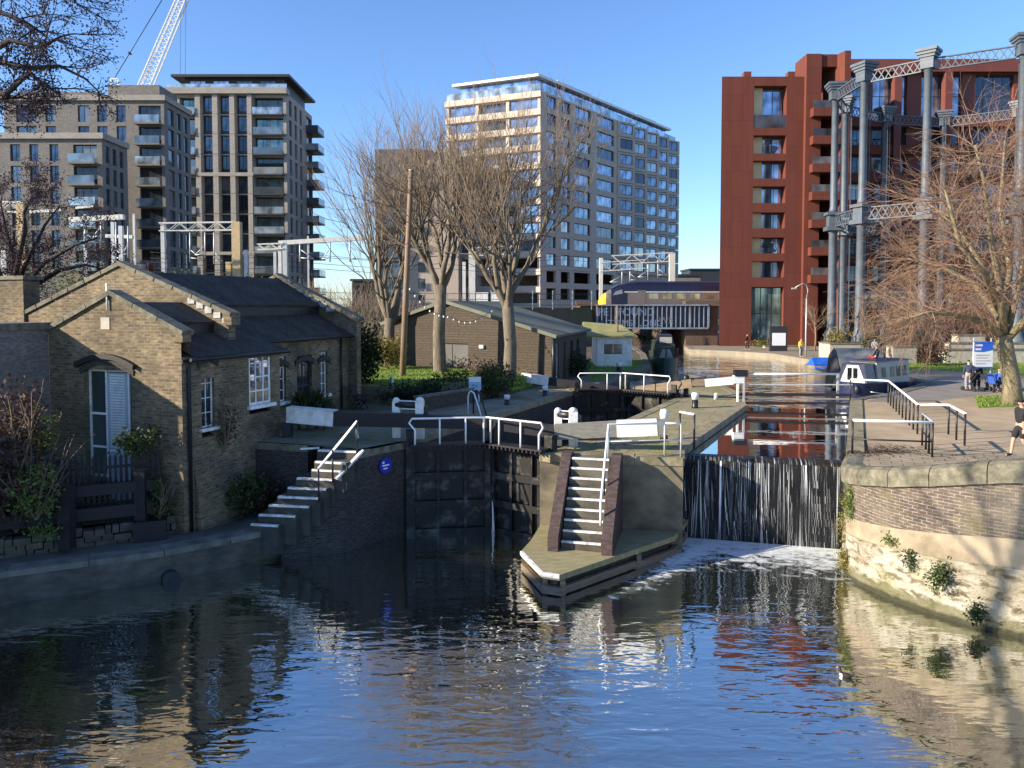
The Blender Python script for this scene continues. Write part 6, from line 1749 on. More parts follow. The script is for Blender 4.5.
def plane_tree(px, pyb, Y, top, label, seed, limbs, trunk_top, rb=.42, spread=.5, group='bare pollarded trees in the garden'):
    """pollarded street tree: short trunk, a fist of limbs, a broom of upright shoots"""
    rng = random.Random(seed); p = at(px, pyb, Y=Y); p.z = LZ - .05
    H = at(px, top, Y=Y).z - LZ; tt = at(px, trunk_top, Y=Y).z - LZ
    t = thing('bare_tree', (p.x, p.y, LZ), 0, label, 'tree', group)
    T, W = MB(), MB()
    trunk = [V((0, 0, -.1)), V((0, 0, .3)), V((rng.uniform(-.1, .1), 0, tt * .5)), V((rng.uniform(-.1, .1), 0, tt))]
    T.tube(trunk, [rb * 1.35, rb * 1.05, rb * .92, rb * .85], 10)
    for k in range(limbs):
        a = 6.283 * k / limbs + rng.uniform(-.35, .35); sp = spread * rng.uniform(.5, 1.25)
        d = V((math.cos(a) * sp, math.sin(a) * sp * .8, 1)).normalized()
        L = (H - tt) * rng.uniform(.3, .48)
        pts, rs, de = bend(trunk[-1] - V((0, 0, .2 + .6 * rng.random())), d, L, rb * .52, rb * .24, 7, rng, .2, .1)
        T.tube(pts, rs, 7)
        for j in range(6):
            f = rng.uniform(.3, 1) if j else 1; i = min(len(pts) - 2, int(f * (len(pts) - 1))); q = lin(pts[i], pts[i + 1], f * (len(pts) - 1) - i)
            dd = side_dir((pts[i + 1] - pts[i]).normalized(), rng.uniform(.3, .95) if j else .15, rng); dd.z = abs(dd.z) + .15
            L2 = (H - q.z) * rng.uniform(.3, .62)
            p2, r2, d2 = bend(q, dd, L2, rb * .17, rb * .06, 6, rng, .2, .1)
            T.tube(p2, r2, 5)
            for m in range(7):
                f = rng.uniform(.15, 1) if m else 1; i2 = min(len(p2) - 2, int(f * (len(p2) - 1))); q2 = lin(p2[i2], p2[i2 + 1], f * (len(p2) - 1) - i2)
                L3 = max(.5, (H - q2.z)) * rng.uniform(.35, .9)
                shoots(W, q2, side_dir((p2[i2 + 1] - p2[i2]).normalized(), rng.uniform(.2, .95) if m else .1, rng), min(L3, rng.uniform(1.2, 4.4)), rng.uniform(.02, .034), 2 if m % 2 else 1, rng, .1, .14, .46, 3, .6)
    T.build('trunk', M['bark'], t); W.build('crown', M['twig'], t)
    return t
plane_tree(390, 385, 52, 125, 'bare pollarded tree behind leaning pole, leftmost and smallest of three', 3, 5, 318, .4, .55)
plane_tree(440, 386, 47, 88, 'bare pollarded tree with pale forked trunk, middle of garden trio', 8, 5, 285, .4, .42)
plane_tree(509, 384, 43.5, 88, 'bare pollarded tree with thick pale trunk in front of shed', 15, 6, 300, .38, .52)

# right hand tree on the grass, spreading and drooping
def spreading_tree():
    rng = random.Random(21); p = at(1012, 404, z=LZ)
    t = thing('bare_tree', (p.x, p.y, LZ), 0, 'spreading bare tree with reddish twigs on grass at right edge', 'tree')
    T, W = MB(), MB(); sc = p.y / 770
    pp = lambda px, py, dy=0: V((at(px, py, Y=p.y + dy).x - p.x, dy, at(px, py, Y=p.y + dy).z - LZ))
    T.tube([V((0, 0, -.1)), pp(1012, 385), pp(1006, 352), pp(1003, 335)], [.5, .4, .36, .36], 10)
    limbs = [[(1003, 337, 0), (985, 322, -.5), (960, 316, -1), (930, 312, -1.4), (908, 318, -1.6)],
             [(1003, 337, 0), (996, 300, .5), (978, 258, 1), (955, 225, 1.4), (930, 205, 1.6)],
             [(1004, 336, 0), (1000, 285, -1), (990, 235, -2), (985, 185, -2.6), (975, 145, -3)],
             [(1006, 336, 0), (1018, 290, 1), (1030, 230, 1.6), (1035, 170, 2)],
             [(1006, 340, 0), (1035, 310, -1), (1060, 270, -2), (1080, 220, -2.5)],
             [(1000, 318, 0), (975, 285, 2), (940, 265, 3), (905, 258, 3.6)],
             [(1000, 310, 0), (985, 275, -2), (960, 245, -3), (945, 190, -3.6)],
             [(1002, 320, 0), (1010, 270, 2.5), (1000, 210, 3.5), (1005, 140, 4)]]
    for L in limbs:
        pts = [pp(*q) for q in L]; n = len(pts); rs = [.2 - .155 * i / (n - 1) for i in range(n)]
        T.tube(pts, rs, 7)
        for j in range(36):
            f = rng.uniform(.18, 1) * (n - 1); i = min(n - 2, int(f)); q = lin(pts[i], pts[i + 1], f - i)
            d = side_dir((pts[i + 1] - pts[i]).normalized(), rng.uniform(.4, 1.2), rng)
            shoots(W, q, d, rng.uniform(1.2, 2.4), .028, 2, rng, -.05, .22, .7, 4, .62)
    T.build('trunk', M['bark_moss'], t); W.build('crown', M['twig_red'], t)
spreading_tree()

# leaf clumps
def leaves(b, c, rx, ry, rz, n, s, rng, clump=7, elong=1.6, shell=.45):
    cl = []
    for _ in range(max(1, n // clump)):
        while True:
            u = V((rng.uniform(-1, 1), rng.uniform(-1, 1), rng.uniform(-1, 1)))
            if shell < u.length < 1: break
        cl.append(V((c[0] + u.x * rx, c[1] + u.y * ry, c[2] + u.z * rz)))
    for q in cl:
        for _ in range(clump):
            o = q + V((rng.gauss(0, 1), rng.gauss(0, 1), rng.gauss(0, 1))) * s * 1.5
            a = V((rng.uniform(-1, 1), rng.uniform(-1, 1), rng.uniform(-.6, 1))).normalized(); w = a.orthogonal().normalized(); w.rotate(Matrix.Rotation(rng.uniform(0, 6.28), 3, a))
            l = s * rng.uniform(.5, 1.6) * elong; h = s * rng.uniform(.35, .6)
            b.add([o, o + a * l * .5 + w * h, o + a * l, o + a * l * .5 - w * h], [(0, 1, 2, 3)])
def bush(px, py, rx, rz, n, s, mat, label, z=LZ, Y=None, ry=None, seed=1, lumps=4, cat='shrub', group=None, name='shrub', stems=True, dy=0, stemmat='twig', elong=1.6):
    rng = random.Random(seed * 31 + int(px)); p = at(px, py, z=z) if Y is None else at(px, py, Y=Y)
    if Y is not None: p.z = z
    ry = ry or rx
    t = thing(name, (p.x, p.y + dy, z), 0, label, cat, group)
    b = MB()
    for k in range(lumps):
        f = rng.uniform(.5, .85) if k else .9
        leaves(b, (rng.uniform(-1, 1) * rx * (1 - f) * 1.3, rng.uniform(-1, 1) * ry * (1 - f) * 1.3, rz * (f + (rng.uniform(0, .35) if k else 0)) ), rx * f, ry * f, rz * f, n // lumps, s, rng, elong=elong)
    b.build('foliage', M[mat], t)
    if stems:
        w = MB()
        for k in range(7):
            a = rng.uniform(0, 6.28); shoots(w, (0, 0, 0), (math.cos(a) * .5, math.sin(a) * .5, 1), rz * 1.1, .03, 1, rng, .05, .15, .5, 3)
        w.build('stems', M[stemmat], t)
    return t
# garden
bush(356, 384, 1.35, 2.2, 2600, .14, 'leaf_dark', 'tall dark evergreen shrub against right end of the cottage', seed=2, Y=40, lumps=5)
bush(388, 390, 1.3, 1.35, 2400, .1, 'leaf_yellow', 'yellow leaved shrub behind the leaning utility pole', z=LZ + .7, seed=3, Y=49, lumps=5)
bush(424, 398, 1.0, .62, 1300, .09, 'leaf_dark', 'dark low hedge bush just right of the utility pole', seed=4, Y=38)
bush(394, 398, .95, .55, 700, .1, 'leaf_dark', 'small dark bush at the foot of the utility pole', seed=41, Y=37.8)
bush(450, 390, 1.25, .75, 1100, .1, 'leaf_mid', 'mid green bush behind the small blue information sign', seed=5, Y=41)
bush(462, 399, 1.0, .62, 900, .09, 'leaf_pale', 'pale silvery shrub left of the blue information sign', seed=6, Y=38.6)
bush(498, 397, 1.25, .95, 1700, .1, 'leaf_mid', 'rounded green hedge bush right of the blue information sign', seed=7, Y=40)
bush(522, 380, .7, .45, 400, .09, 'leaf_yellow', 'small yellow flowering bush beside white upper beam end', seed=8, Y=45)
bush(478, 384, 1.5, .8, 900, .1, 'leaf_brown', 'brownish shrub in front of the shed window', z=LZ + .3, seed=9, Y=44, lumps=3)
bush(575, 377, 1.3, .9, 1200, .12, 'leaf_dark', 'dark climbing shrub along the shed side wall', seed=10, Y=52)
# plants at the cottage
t = bush(308, 414, 1.0, 1.0, 10, .1, 'leaf_dark', 'spiky cabbage palm like plant beside cottage windows', seed=11, Y=29.6, lumps=1, name='spiky_plant', cat='plant', stems=False)
for o in list(kids(t)): bpy.data.objects.remove(o)
b = MB(); rng = random.Random(5)
for c0 in ((-.35, 0, .95), (.3, .15, 1.05), (.05, -.2, .8), (.65, 0, .8)):
    for k in range(130):
        a, e_ = rng.uniform(0, 6.28), rng.uniform(-.35, 1.3); d = V((math.cos(a) * math.cos(e_), math.sin(a) * math.cos(e_), math.sin(e_))); L = rng.uniform(.6, .95); s_ = d.cross(V((0, 0, 1))).normalized() * .028
        p0 = V(c0); p1 = p0 + d * L * .6; p2 = p0 + d * L - V((0, 0, .18 + .2 * (1 - d.z)))
        b.add([p0 - s_, p0 + s_, p1 + s_, p1 - s_, p2], [(0, 1, 2, 3), (3, 2, 4)])
b.build('leaves', M['leaf_mid'], t)
b = MB()
for x, y in ((-.35, 0), (.3, .15), (.05, -.2), (.65, 0)): b.tube([(x, y, 0), (x, y, 1.0)], .07, 6)
b.build('stem', M['bark'], t)
bush(243, 512, .75, .7, 900, .09, 'leaf_mid', 'leafy green shrub in corner between cottage and left steps', z=1.0, Y=25.6, seed=12)
bush(262, 500, .6, .5, 500, .09, 'leaf_brown', 'brownish straggly plant beside the left steps', z=1.1, Y=26.0, seed=13)
bush(142, 440, .62, .42, 700, .085, 'leaf_mid', 'wall shrub spreading beside the cottage door', z=3.45, Y=23.5, seed=14, stems=True)
bush(158, 505, .35, .8, 500, .07, 'leaf_mid', 'thin climber growing up the cottage corner near drainpipe', z=1.4, Y=23.3, seed=15, ry=.2)
bush(224, 420, .5, 1.1, 420, .06, 'leaf_brown', 'sparse brown creeper on cottage side wall between windows', z=3.3, Y=25.2, seed=16, ry=.2)
bush(15, 480, 1.25, 1.9, 2000, .1, 'leaf_brown', 'rusty brown rambling shrub at left edge before cottage wing', z=1.5, Y=21.8, seed=17, lumps=5)
bush(35, 470, .7, 1.0, 700, .07, 'leaf_fresh', 'yellow green straggling bush low at left edge of terrace', z=2.0, Y=21.3, seed=18, lumps=3)
bush(18, 400, .85, 1.5, 1100, .08, 'leaf_brown', 'tall rusty climbing shrub against the cottage wing at left edge', z=3.3, Y=21.6, seed=171, lumps=5, stemmat='twig_dry')
bush(40, 420, .45, .8, 420, .06, 'leaf_fresh', 'yellowish leaved creeper beside rusty shrub on the cottage wing', z=3.6, Y=21.9, seed=172, lumps=4)
bush(45, 532, .4, .16, 260, .06, 'leaf_fresh', 'low green weeds on the rubble terrace wall', z=1.5, Y=21.4, seed=19, stems=False, cat='weeds', name='weeds')
bush(75, 505, 1.3, .35, 700, .07, 'leaf_dark', 'dark ground plants behind the picket fence', z=1.5, Y=23.3, seed=20, stems=False, cat='plant', name='plants')
# right bank growth
for i, (px, py, z, Y, rx, rz, mt, lab) in enumerate(((853, 500, 1.5, 22.3, .3, .75, 'leaf_fresh', 'green and straw growth spilling over the weir corner coping'), (846, 520, .4, 22.75, .26, 1.15, 'leaf_yellow', 'yellowing ivy hanging down wall corner beside the weir'), (846, 560, .05, 22.4, .25, .5, 'leaf_yellow', 'straw coloured grass tuft at foot of weir corner'),
        (911, 588, .95, 20.05, .22, .36, 'leaf_mid', 'small green plant rooted in the limey bank wall'), (939, 604, .7, 19.25, .3, .4, 'leaf_mid', 'larger round green plant low on the limey bank wall'), (893, 555, 1.5, 20.6, .16, .12, 'leaf_fresh', 'tiny weed tuft high on the limey bank wall'), (977, 625, .25, 18.5, .2, .2, 'leaf_dark', 'dark weed at the waterline of right bank wall'))):
    bush(px, py, rx, rz, int(1900 * rx), .05, mt, lab, z=z, Y=Y, seed=50 + i, stems=False, cat='plant', name='wall_plant', ry=.2, lumps=3)
# shrubs, trees on the railway bank
for i, (px, Y, rx, rz, mt, lab) in enumerate(((70, 58, 3.4, 2.1, 'leaf_fresh', 'pale green bush behind the cottage below left gantry'), (175, 60, 2.6, 2.0, 'leaf_mid', 'green bush on railway bank behind cottage chimney'), (140, 62, 2.0, 2.4, 'leaf_brown', 'brown bush on railway bank left of the green one'), (250, 62, 2.4, 1.6, 'leaf_dark', 'dark bush below the ochre mast'), (15, 57, 3.4, 2.2, 'leaf_dark', 'dark bush at far left under lattice gantry'))):
    bush(px, 300, rx * .8, rz, 1000, .13, mt, lab, z=7.75, Y=Y + 9, seed=70 + i, lumps=4)
def dry_thicket(px, Y, w, h, label, seed, n=90, mat='twig_dry', z=LZ):
    rng = random.Random(seed); p = at(px, 330, Y=Y); t = thing('bramble_thicket', (p.x, Y, z), 0, label, 'shrub'); b = MB()
    for k in range(n):
        x, y = rng.uniform(-w, w), rng.uniform(-1.2, 1.2)
        shoots(b, (x, y, 0), (rng.uniform(-.5, .5), rng.uniform(-.4, .3), 1), h * rng.uniform(.5, .9), .03, 1, rng, -.02, .2, .6, 4, .6)
    b.build('stems', M[mat], t)
dry_thicket(350, 66, 4.5, 4.6, 'dry brown bramble thicket on bank right of rear gable', 1, 130, z=4.5)
dry_thicket(420, 62, 5, 4.0, 'dry brown thicket behind the pale forked tree', 2, 130, 'twig', z=LZ + .5)
dry_thicket(310, 68, 3.5, 3.2, 'dry reedy thicket behind the rear gable of cottage', 3, 90, z=6.2)
dry_thicket(962, 70, 5.5, 5.2, 'bare reddish hedge of shrubs behind the stone terraces', 4, 170, 'twig_red')
dry_thicket(898, 69, 3.5, 5.2, 'bare grey brown shrubs between the gasholder columns', 5, 110, 'twig')
dry_thicket(1040, 68, 5, 5.4, 'bare tangled shrubs behind the right hand tree', 6, 130, 'twig_red')
bush(934, 357, 1.2, 1.2, 900, .14, 'leaf_brown', 'dark brown rounded shrub before stone terrace walls', seed=90, Y=61)
bush(872, 350, 1.0, .9, 600, .12, 'leaf_dark', 'dark shrub beside tall gasholder column base', seed=91, Y=66, z=3.9)
bush(838, 345, 1.4, 1.1, 800, .13, 'leaf_yellow', 'yellow green leafy plants in planter left of gasholder column', seed=92, Y=70, z=4.0)
bush(762, 348, 1.6, .45, 400, .12, 'leaf_fresh', 'low planting in front of the red building entrance', seed=93, Y=88, z=3.2, stems=False)
bush(650, 340, 1.6, 1.6, 700, .15, 'leaf_dark', 'dark ivy under the bridge beside the moored black boat', seed=94, Y=92.5, z=3.3, stems=False)
# small street tree before the red building
def small_tree():
    rng = random.Random(33); p = at(815, 347, Y=80); t = thing('bare_tree', (p.x, 80, 3.2), 0, 'small thin bare tree in front of the red building', 'tree'); T, W = MB(), MB()
    T.tube([(0, 0, 0), (.05, 0, 1.5), (0, .1, 3)], [.09, .07, .06], 6)
    for k in range(12):
        a = rng.uniform(0, 6.28); shoots(W, (0, .05, rng.uniform(1.8, 3)), (math.cos(a), math.sin(a), 1.1), 1.8, .03, 2, rng, 0, .2, .6, 3)
    T.build('trunk', M['twig_dry'], t); W.build('crown', M['twig_dry'], t)
small_tree()
# dark tree leaning in at the left: limbs, twigs and dark buds
def dark_tree(label, base, limbs, seed, n, L, budsize, ups=0.0, lvl=2, cr=.06, kids_=3):
    rng = random.Random(seed); t = thing('budding_tree', base, 0, label, 'tree'); T, W, B = MB(), MB(), MB(); bp = V(base)
    def bud(p, r):
        for _ in range(3): 
            o = p + V((r.gauss(0, .06), r.gauss(0, .06), r.gauss(0, .06))); a = V((r.uniform(-1, 1), r.uniform(-1, 1), r.uniform(-1, 1))).normalized(); w = a.orthogonal().normalized()
            B.add([o, o + a * budsize + w * budsize * .5, o + a * budsize * 1.7, o + a * budsize - w * budsize * .5], [(0, 1, 2, 3)])
    first = V(limbs[0][0]) - bp
    T.tube([V((0, 0, -.1)), V((0, 0, 1.5)), lin((0, 0, 1.5), first, .6), first], [.36, .27, .19, .13], 9)
    for Lm in limbs:
        pts = [V(q) - bp for q in Lm]; m = len(pts); T.tube(pts, [(.13 - .1 * i / (m - 1)) * (L if L < 1 else 1) for i in range(m)], 6)
        for j in range(n):
            f = rng.uniform(.05, 1) * (m - 1); i = min(m - 2, int(f)); q = lin(pts[i], pts[i + 1], f - i)
            shoots(W, q, side_dir((pts[i + 1] - pts[i]).normalized(), rng.uniform(.3, 1.1), rng), L * rng.uniform(.6, 1.1), .016, lvl, rng, ups, .2, .7, kids_, .62, bud)
    T.build('trunk', M['bark_dark'], t); W.build('twigs', M['bark_dark'], t); B.build('buds', M['leaf_purple'], t)
A = lambda px, py, Y: tuple(at(px, py, Y=Y))
r_ = A(-130, 190, 12)
dark_tree('dark budding tree reaching into the top left corner', (-14.2, 12.6, QZ - .05), [
    [r_, A(-60, 90, 11.7), A(0, 62, 11.5), A(30, 68, 11.4), A(60, 66, 11.3), A(88, 80, 11.2)],
    [r_, A(-50, 40, 12), A(0, 12, 11.6), A(25, 22, 11.5), A(45, 35, 11.5)],
    [r_, A(-40, 70, 11.5), A(10, 40, 11), A(40, 48, 11), A(62, 36, 11)],
    [A(-40, 80, 11.6), A(5, 95, 11.4), A(30, 72, 11.3), A(48, 92, 11.2)],
    [r_, A(-40, -30, 12), A(10, -12, 11.6), A(45, -8, 11.6), A(72, -2, 11.6)],
    [r_, A(-50, 115, 12), A(-8, 105, 11.7), A(10, 95, 11.7)],
    [r_, A(-190, 120, 12.6), A(-260, 40, 13.2), A(-330, -40, 13.6)], [r_, A(-150, 60, 12.4), A(-150, -60, 12.8), A(-110, -180, 13)], [r_, A(-120, 60, 11.4), A(-70, -40, 10.8), A(-60, -140, 10.4)]], 4, 12, .5, .022, 0, 2)
r2 = A(10, 300, 33)
dark_tree('dark purple twigged tree standing behind the cottage wing', (at(18, 300, Y=33).x, 33, LZ), [
    [r2, A(14, 260, 33), A(5, 225, 33), A(0, 200, 33)], [r2, A(30, 255, 33), A(45, 225, 33.5), A(60, 205, 34)], [r2, A(45, 262, 32.5), A(75, 245, 32), A(98, 238, 32)],
    [r2, A(-10, 250, 33), A(-30, 225, 33), A(-40, 205, 33)], [r2, A(25, 230, 32), A(24, 212, 32), A(32, 196, 32)], [r2, A(60, 270, 33), A(85, 265, 33), A(110, 270, 33)]], 6, 17, 1.3, .05, .02, 2)

# ================================================================ boats
bx = V((.8, .6, 0)); by = V((-.6, .8, 0)); brz = math.atan2(.6, .8)
def hull(b, L, W, zb, zt, bow=1.6, n=8):
    """local x along the boat, bow at -x; plan tapers to the bow"""
    pl = []
    for k in range(n + 1):
        u = k / n; pl.append((bow * (1 - math.cos(u * math.pi / 2)) * 1.0, -W / 2 * math.sin(u * math.pi / 2)))
    pl += [(L, -W / 2), (L, W / 2)] + [(x, -y) for x, y in reversed(pl[1:])]
    m = len(pl); vs = [(x * 1.0 + .25 * max(0, 1 - x / 2), y * .82, zb) for x, y in pl] + [(x, y, zt + .25 * max(0, 1 - x / 2)) for x, y in pl]
    b.add(vs, [tuple(range(m)), tuple(range(m, 2 * m))[::-1]] + [(i, m + i, m + (i + 1) % m, (i + 1) % m) for i in range(m)])
def cabin(b, x0, x1, W, z0, z1, tum=.12):
    b.add([(x0, -W / 2, z0), (x1, -W / 2, z0), (x1, W / 2, z0), (x0, W / 2, z0), (x0, -W / 2 + tum, z1), (x1, -W / 2 + tum, z1), (x1, W / 2 - tum, z1), (x0, W / 2 - tum, z1)], [(0, 1, 5, 4), (1, 2, 6, 5), (2, 3, 7, 6), (3, 0, 4, 7), (4, 5, 6, 7), (3, 2, 1, 0)])
P1 = V((20.1, 43.2, UW)); c_ = P1 + by * 1.0 - bx * .7
t = thing('narrowboat', c_, brz, 'navy and grey narrowboat with triangular front canopy moored beside towpath', 'boat')
b = MB(); hull(b, 6.2, 2.05, -.4, .65, .9); b.build('hull', M['boat_navy'], t)
b = MB(); cabin(b, 1.9, 5.6, 1.8, .6, 1.95); b.build('cabin', M['boat_grey'], t)
b = MB(); cabin(b, 1.8, 5.7, 1.66, 1.955, 2.02, .03); b.build('roof', M['boat_navy'], t)
b = MB(); cabin(b, .75, 1.88, 1.75, .62, 1.9, .2); b.build('canopy', M['boat_navy'], t)
b = MB()
b.add([(.735, -.75, .8), (.735, .75, .8), (.735, .35, 1.8), (.735, -.35, 1.8)], [(0, 1, 2, 3)]); b.build('canopy_front', M['white'], t)
b = MB(); b.box(.70, .72, -.3, -.05, .95, 1.65); b.box(.70, .72, .05, .3, .95, 1.65); b.build('canopy_window', M['glass_dark'], t)
for x in (2.4, 3.4, 4.1, 4.8):
    b = MB(); b.add([(x, -.875, 1.05), (x + .45, -.875, 1.05), (x + .45, -.83, 1.65), (x, -.83, 1.65)], [(0, 1, 2, 3)]); b.build('window', M['glass_green'], t)
b = MB(); b.tube([(.9, -1.02, .35), (2.5, -1.12, .12), (4, -1.08, .3)], .03, 5); b.build('rope', M['white'], t)
b = MB(); b.lathe((.25, -.55, .25), [(.14, 0), (.16, .25), (.1, .5)], 8); b.build('fender', M['black'], t)
# canvas covered barge
P2 = V((19.5, 48.2, UW)); t = thing('covered_barge', V((20.0, 48.1, UW)), 0, 'barge under sloping grey tarpaulin with black end board behind narrowboat', 'boat')
b = MB(); hull(b, 3.6, 2.4, -.4, .6, .7); b.build('hull', M['black'], t)
b = MB(); b.add([(.3, -1.25, .55), (3.3, -1.25, .55), (3.1, .1, 2.55), (.3, .1, 2.55), (.3, 1.25, .55), (3.3, 1.25, .55)], [(0, 1, 2, 3), (3, 2, 5, 4), (1, 5, 2), (0, 3, 4)]); b.build('tarpaulin', M['tarp_grey'], t)
b = MB(); b.add([(.22, -1.28, .3), (.22, .1, 2.62), (.22, 1.28, .3), (-.15, -.6, .1), (-.15, .1, 2.1), (-.15, .6, .1)], [(0, 1, 4, 3), (1, 2, 5, 4), (3, 4, 5), (0, 2, 1)]); b.build('end_board', M['black'], t)
P3 = at(818, 366, Y=57); t = thing('small_boat', (P3.x - 1, 57, UW), R(5), 'small moored boat under bright blue tarpaulin near far quay', 'boat')
b = MB(); hull(b, 4, 1.9, -.3, .6, 1.2); b.build('hull', M['band'], t)
b = MB(); b.add([(.4, -.98, .55), (2.9, -.98, .55), (2.7, .1, 1.35), (.6, .1, 1.35), (.4, .98, .55), (2.9, .98, .55)], [(0, 1, 2, 3), (3, 2, 5, 4), (1, 5, 2), (0, 3, 4)]); b.build('tarpaulin', M['tarp_blue'], t)
t = thing('narrowboat', (12.2, 60.5, UW), R(81.5), 'dark green narrowboat with black bow moored below the railway bridge', 'boat')
b = MB(); hull(b, 14, 2.1, -.4, .85, 2.6); b.build('hull', M['boat_green'], t)
b = MB(); cabin(b, 3.0, 12.5, 1.8, .7, 2.0); b.build('cabin', M['boat_green'], t)
b = MB(); cabin(b, 1.3, 2.95, 1.6, .9, 1.85, .3); b.build('cratch_cover', M['black'], t)
b = MB(); b.add([(1.27, -.55, 1.0), (1.27, -.06, 1.0), (1.27, -.06, 1.72), (1.27, -.3, 1.72)], [(0, 1, 2, 3)]); b.add([(1.27, .06, 1.0), (1.27, .55, 1.0), (1.27, .3, 1.72), (1.27, .06, 1.72)], [(0, 1, 2, 3)]); b.build('cratch_window', M['tarp_grey'], t)
b = MB(); cabin(b, 3.2, 6.5, 1.5, 2.005, 2.75, .2); b.build('roof_cover', M['black'], t)
b = MB(); b.box(3.17, 3.2, -.55, .45, 2.1, 2.6); b.build('roof_window', M['boat_grey'], t)
b = MB(); b.box(2.7, 2.9, -1.06, -.9, 1.0, 1.7); b.box(3.2, 4.2, .885, .92, 1.0, 1.6); b.build('red_panel', M['cloth_red'], t)

# ================================================================ right bank furniture
def stone_block(px0, px1, yt, yb, Y, d, label, mat='pale_stone'):
    a, c = at(px0, yb, Y=Y), at(px1, yt, Y=Y); t = thing('stone_wall', (a.x, Y, LZ), 0, label, 'stone wall')
    b = MB(); b.box(a.x, c.x, Y, Y + d, LZ - .3, c.z - .12); b.build('wall', M[mat], t, True)
    b = MB(); b.box(a.x - .06, c.x + .06, Y - .06, Y + d + .06, c.z - .118, c.z); b.build('coping', M['coping'], t, True)
stone_block(893, 917, 346, 362, 63, 1.2, 'low pale stone wall where person in red cap sits')
stone_block(945, 1030, 349, 358, 63.5, 1.0, 'lowest long step of the pale stone terrace')
stone_block(950, 1035, 342.5, 351, 65, 1.0, 'middle step of the pale stone terrace')
stone_block(958, 985, 334.5, 344, 66.3, 1.0, 'topmost short block of the pale stone terrace')
stone_block(830, 880, 343, 352, 68.5, 2.5, 'pale planter wall beside the gasholder columns')
stone_block(765, 805, 345.5, 349, 86, .8, 'long low pale planter kerb before red building')
# notice board
q = at(982, 391, z=LZ); nb_ = thing('notice_board', (q.x, q.y, LZ), R(4), 'blue and white notice board on posts beside the towpath', 'notice board')
k = q.y / 770; W = 20 * k; zb = at(982, 368, Y=q.y).z - LZ; zt = at(982, 341.5, Y=q.y).z - LZ
b = MB(); b.box(-W / 2, W / 2, -.03, .03, zb, zt); b.build('board', M['letter_white'], nb_)
b = MB(); h_ = zt - zb; b.add([(-W / 2, -.036, zb + h_ * .62), (0, -.036, zb + h_ * .6), (W / 2, -.036, zb + h_ * .68), (W / 2, -.036, zt), (-W / 2, -.036, zt)], [(0, 1, 2, 3, 4)]); b.build('blue_header', M['board_blue'], nb_)
b = MB(); b.box(-W / 2, W / 2, -.036, -.031, zb, zb + .07); b.build('blue_footer', M['board_blue'], nb_)
b = MB(); b.box(-W * .42, -W * .05, -.042, -.037, zt - .26, zt - .16); b.build('lettering', M['letter_white'], nb_)
b = MB(); b.box(-W * .42, -W * .12, -.042, -.037, zt - .48, zt - .38); b.build('lettering', M['letter_white'], nb_)
b = MB()
for i_, f in enumerate((.72, .6, .78, .5)): b.box(-W * .38, -W * .38 + W * f, -.04, -.031, zb + h_ * .48 - i_ * .16, zb + h_ * .48 - i_ * .16 + .03)
b.build('text_lines', M['cloth_grey'], nb_)
for x in (-W * .46, W * .46):
    b = MB(); b.tube([(x, .07, -.05), (x, .07, zt + .2)], .04, 8); b.build('post', M['steel'], nb_)
# buggy with blue seat beside the seated person, bench
q = SITLOC; t = thing('bench', (q.x + .1, q.y + .12, LZ), R(-50), 'low timber bench under the seated person by tree', 'bench')
b = MB(); b.box(-.7, .7, -.2, .22, .36, .42); b.build('seat', M['brown_wood'], t)
for x in (-.6, .6): b = MB(); b.box(x - .05, x + .05, -.17, .19, 0, .36); b.build('leg', M['black'], t)
def pushchair(px, py, rz, mat, label):
    q = at(px, py, z=LZ); t = thing('pushchair', (q.x, q.y, LZ), rz, label, 'pushchair')
    b = MB(); b.add([(-.22, .0, .45), (.22, .0, .45), (.22, -.38, .5), (-.22, -.38, .5), (-.22, .22, .95), (.22, .22, .95)], [(0, 1, 2, 3), (0, 4, 5, 1)]); b.add([(-.24, .24, .95), (.24, .24, .95), (.24, -.1, 1.05), (-.24, -.1, 1.05), (-.24, .0, .6), (.24, .0, .6)], [(0, 1, 2, 3), (0, 3, 4), (1, 5, 2)]); b.build('seat', M[mat], t)
    b = MB()
    for x in (-.25, .25): b.tube([(x, .45, 1.0), (x, .1, .5), (x, -.4, .12)], .02, 5); b.tube([(x, -.1, .5), (x, .3, .12)], .02, 5)
    b.tube([(-.25, .45, 1.0), (.25, .45, 1.0)], .025, 5); b.build('frame', M['black'], t)
    for x in (-.27, .27):
        for y in (-.4, .3):
            b = MB(); b.tube([(x - .03, y, .12), (x + .03, y, .12)], .12, 12); b.build('wheel', M['black'], t)
pushchair(972.5, 391, R(200), 'cloth_black', 'black pushchair held by the person in navy jacket')
pushchair(992, 392, R(120), 'cloth_blue', 'blue pushchair in front of the bare tree')
# mooring things and totem on the far quay
q = at(778, 355, Y=80); t = thing('information_totem', (q.x, 80, LZ), 0, 'dark information totem with pale panel on far quay', 'sign')
b = MB(); b.box(-.9, .9, -.2, .2, 0, 2.6); b.build('body', M['frame_dark'], t)
b = MB(); b.box(-.7, .7, -.22, -.201, .6, 1.9); b.build('panel', M['letter_white'], t)
q = at(806, 330, Y=72); t = thing('street_lamp', (q.x, 72, LZ), 0, 'slim curved street lamp in front of red building balconies', 'street lamp')
b = MB(); b.tube([(0, 0, 0), (0, 0, 5.4)], [.08, .06], 8); b.build('pole', M['steel'], t)
b = MB(); b.tube([(0, 0, 5.4), (.1, -.05, 6.2), (-.1, -.1, 6.7), (-.5, -.2, 6.8), (-1.2, -.3, 6.4)], .05, 6); b.build('arm', M['steel'], t)
b = MB(); b.box(-1.5, -1.1, -.4, -.2, 6.28, 6.4); b.build('lamp_head', M['steel'], t)
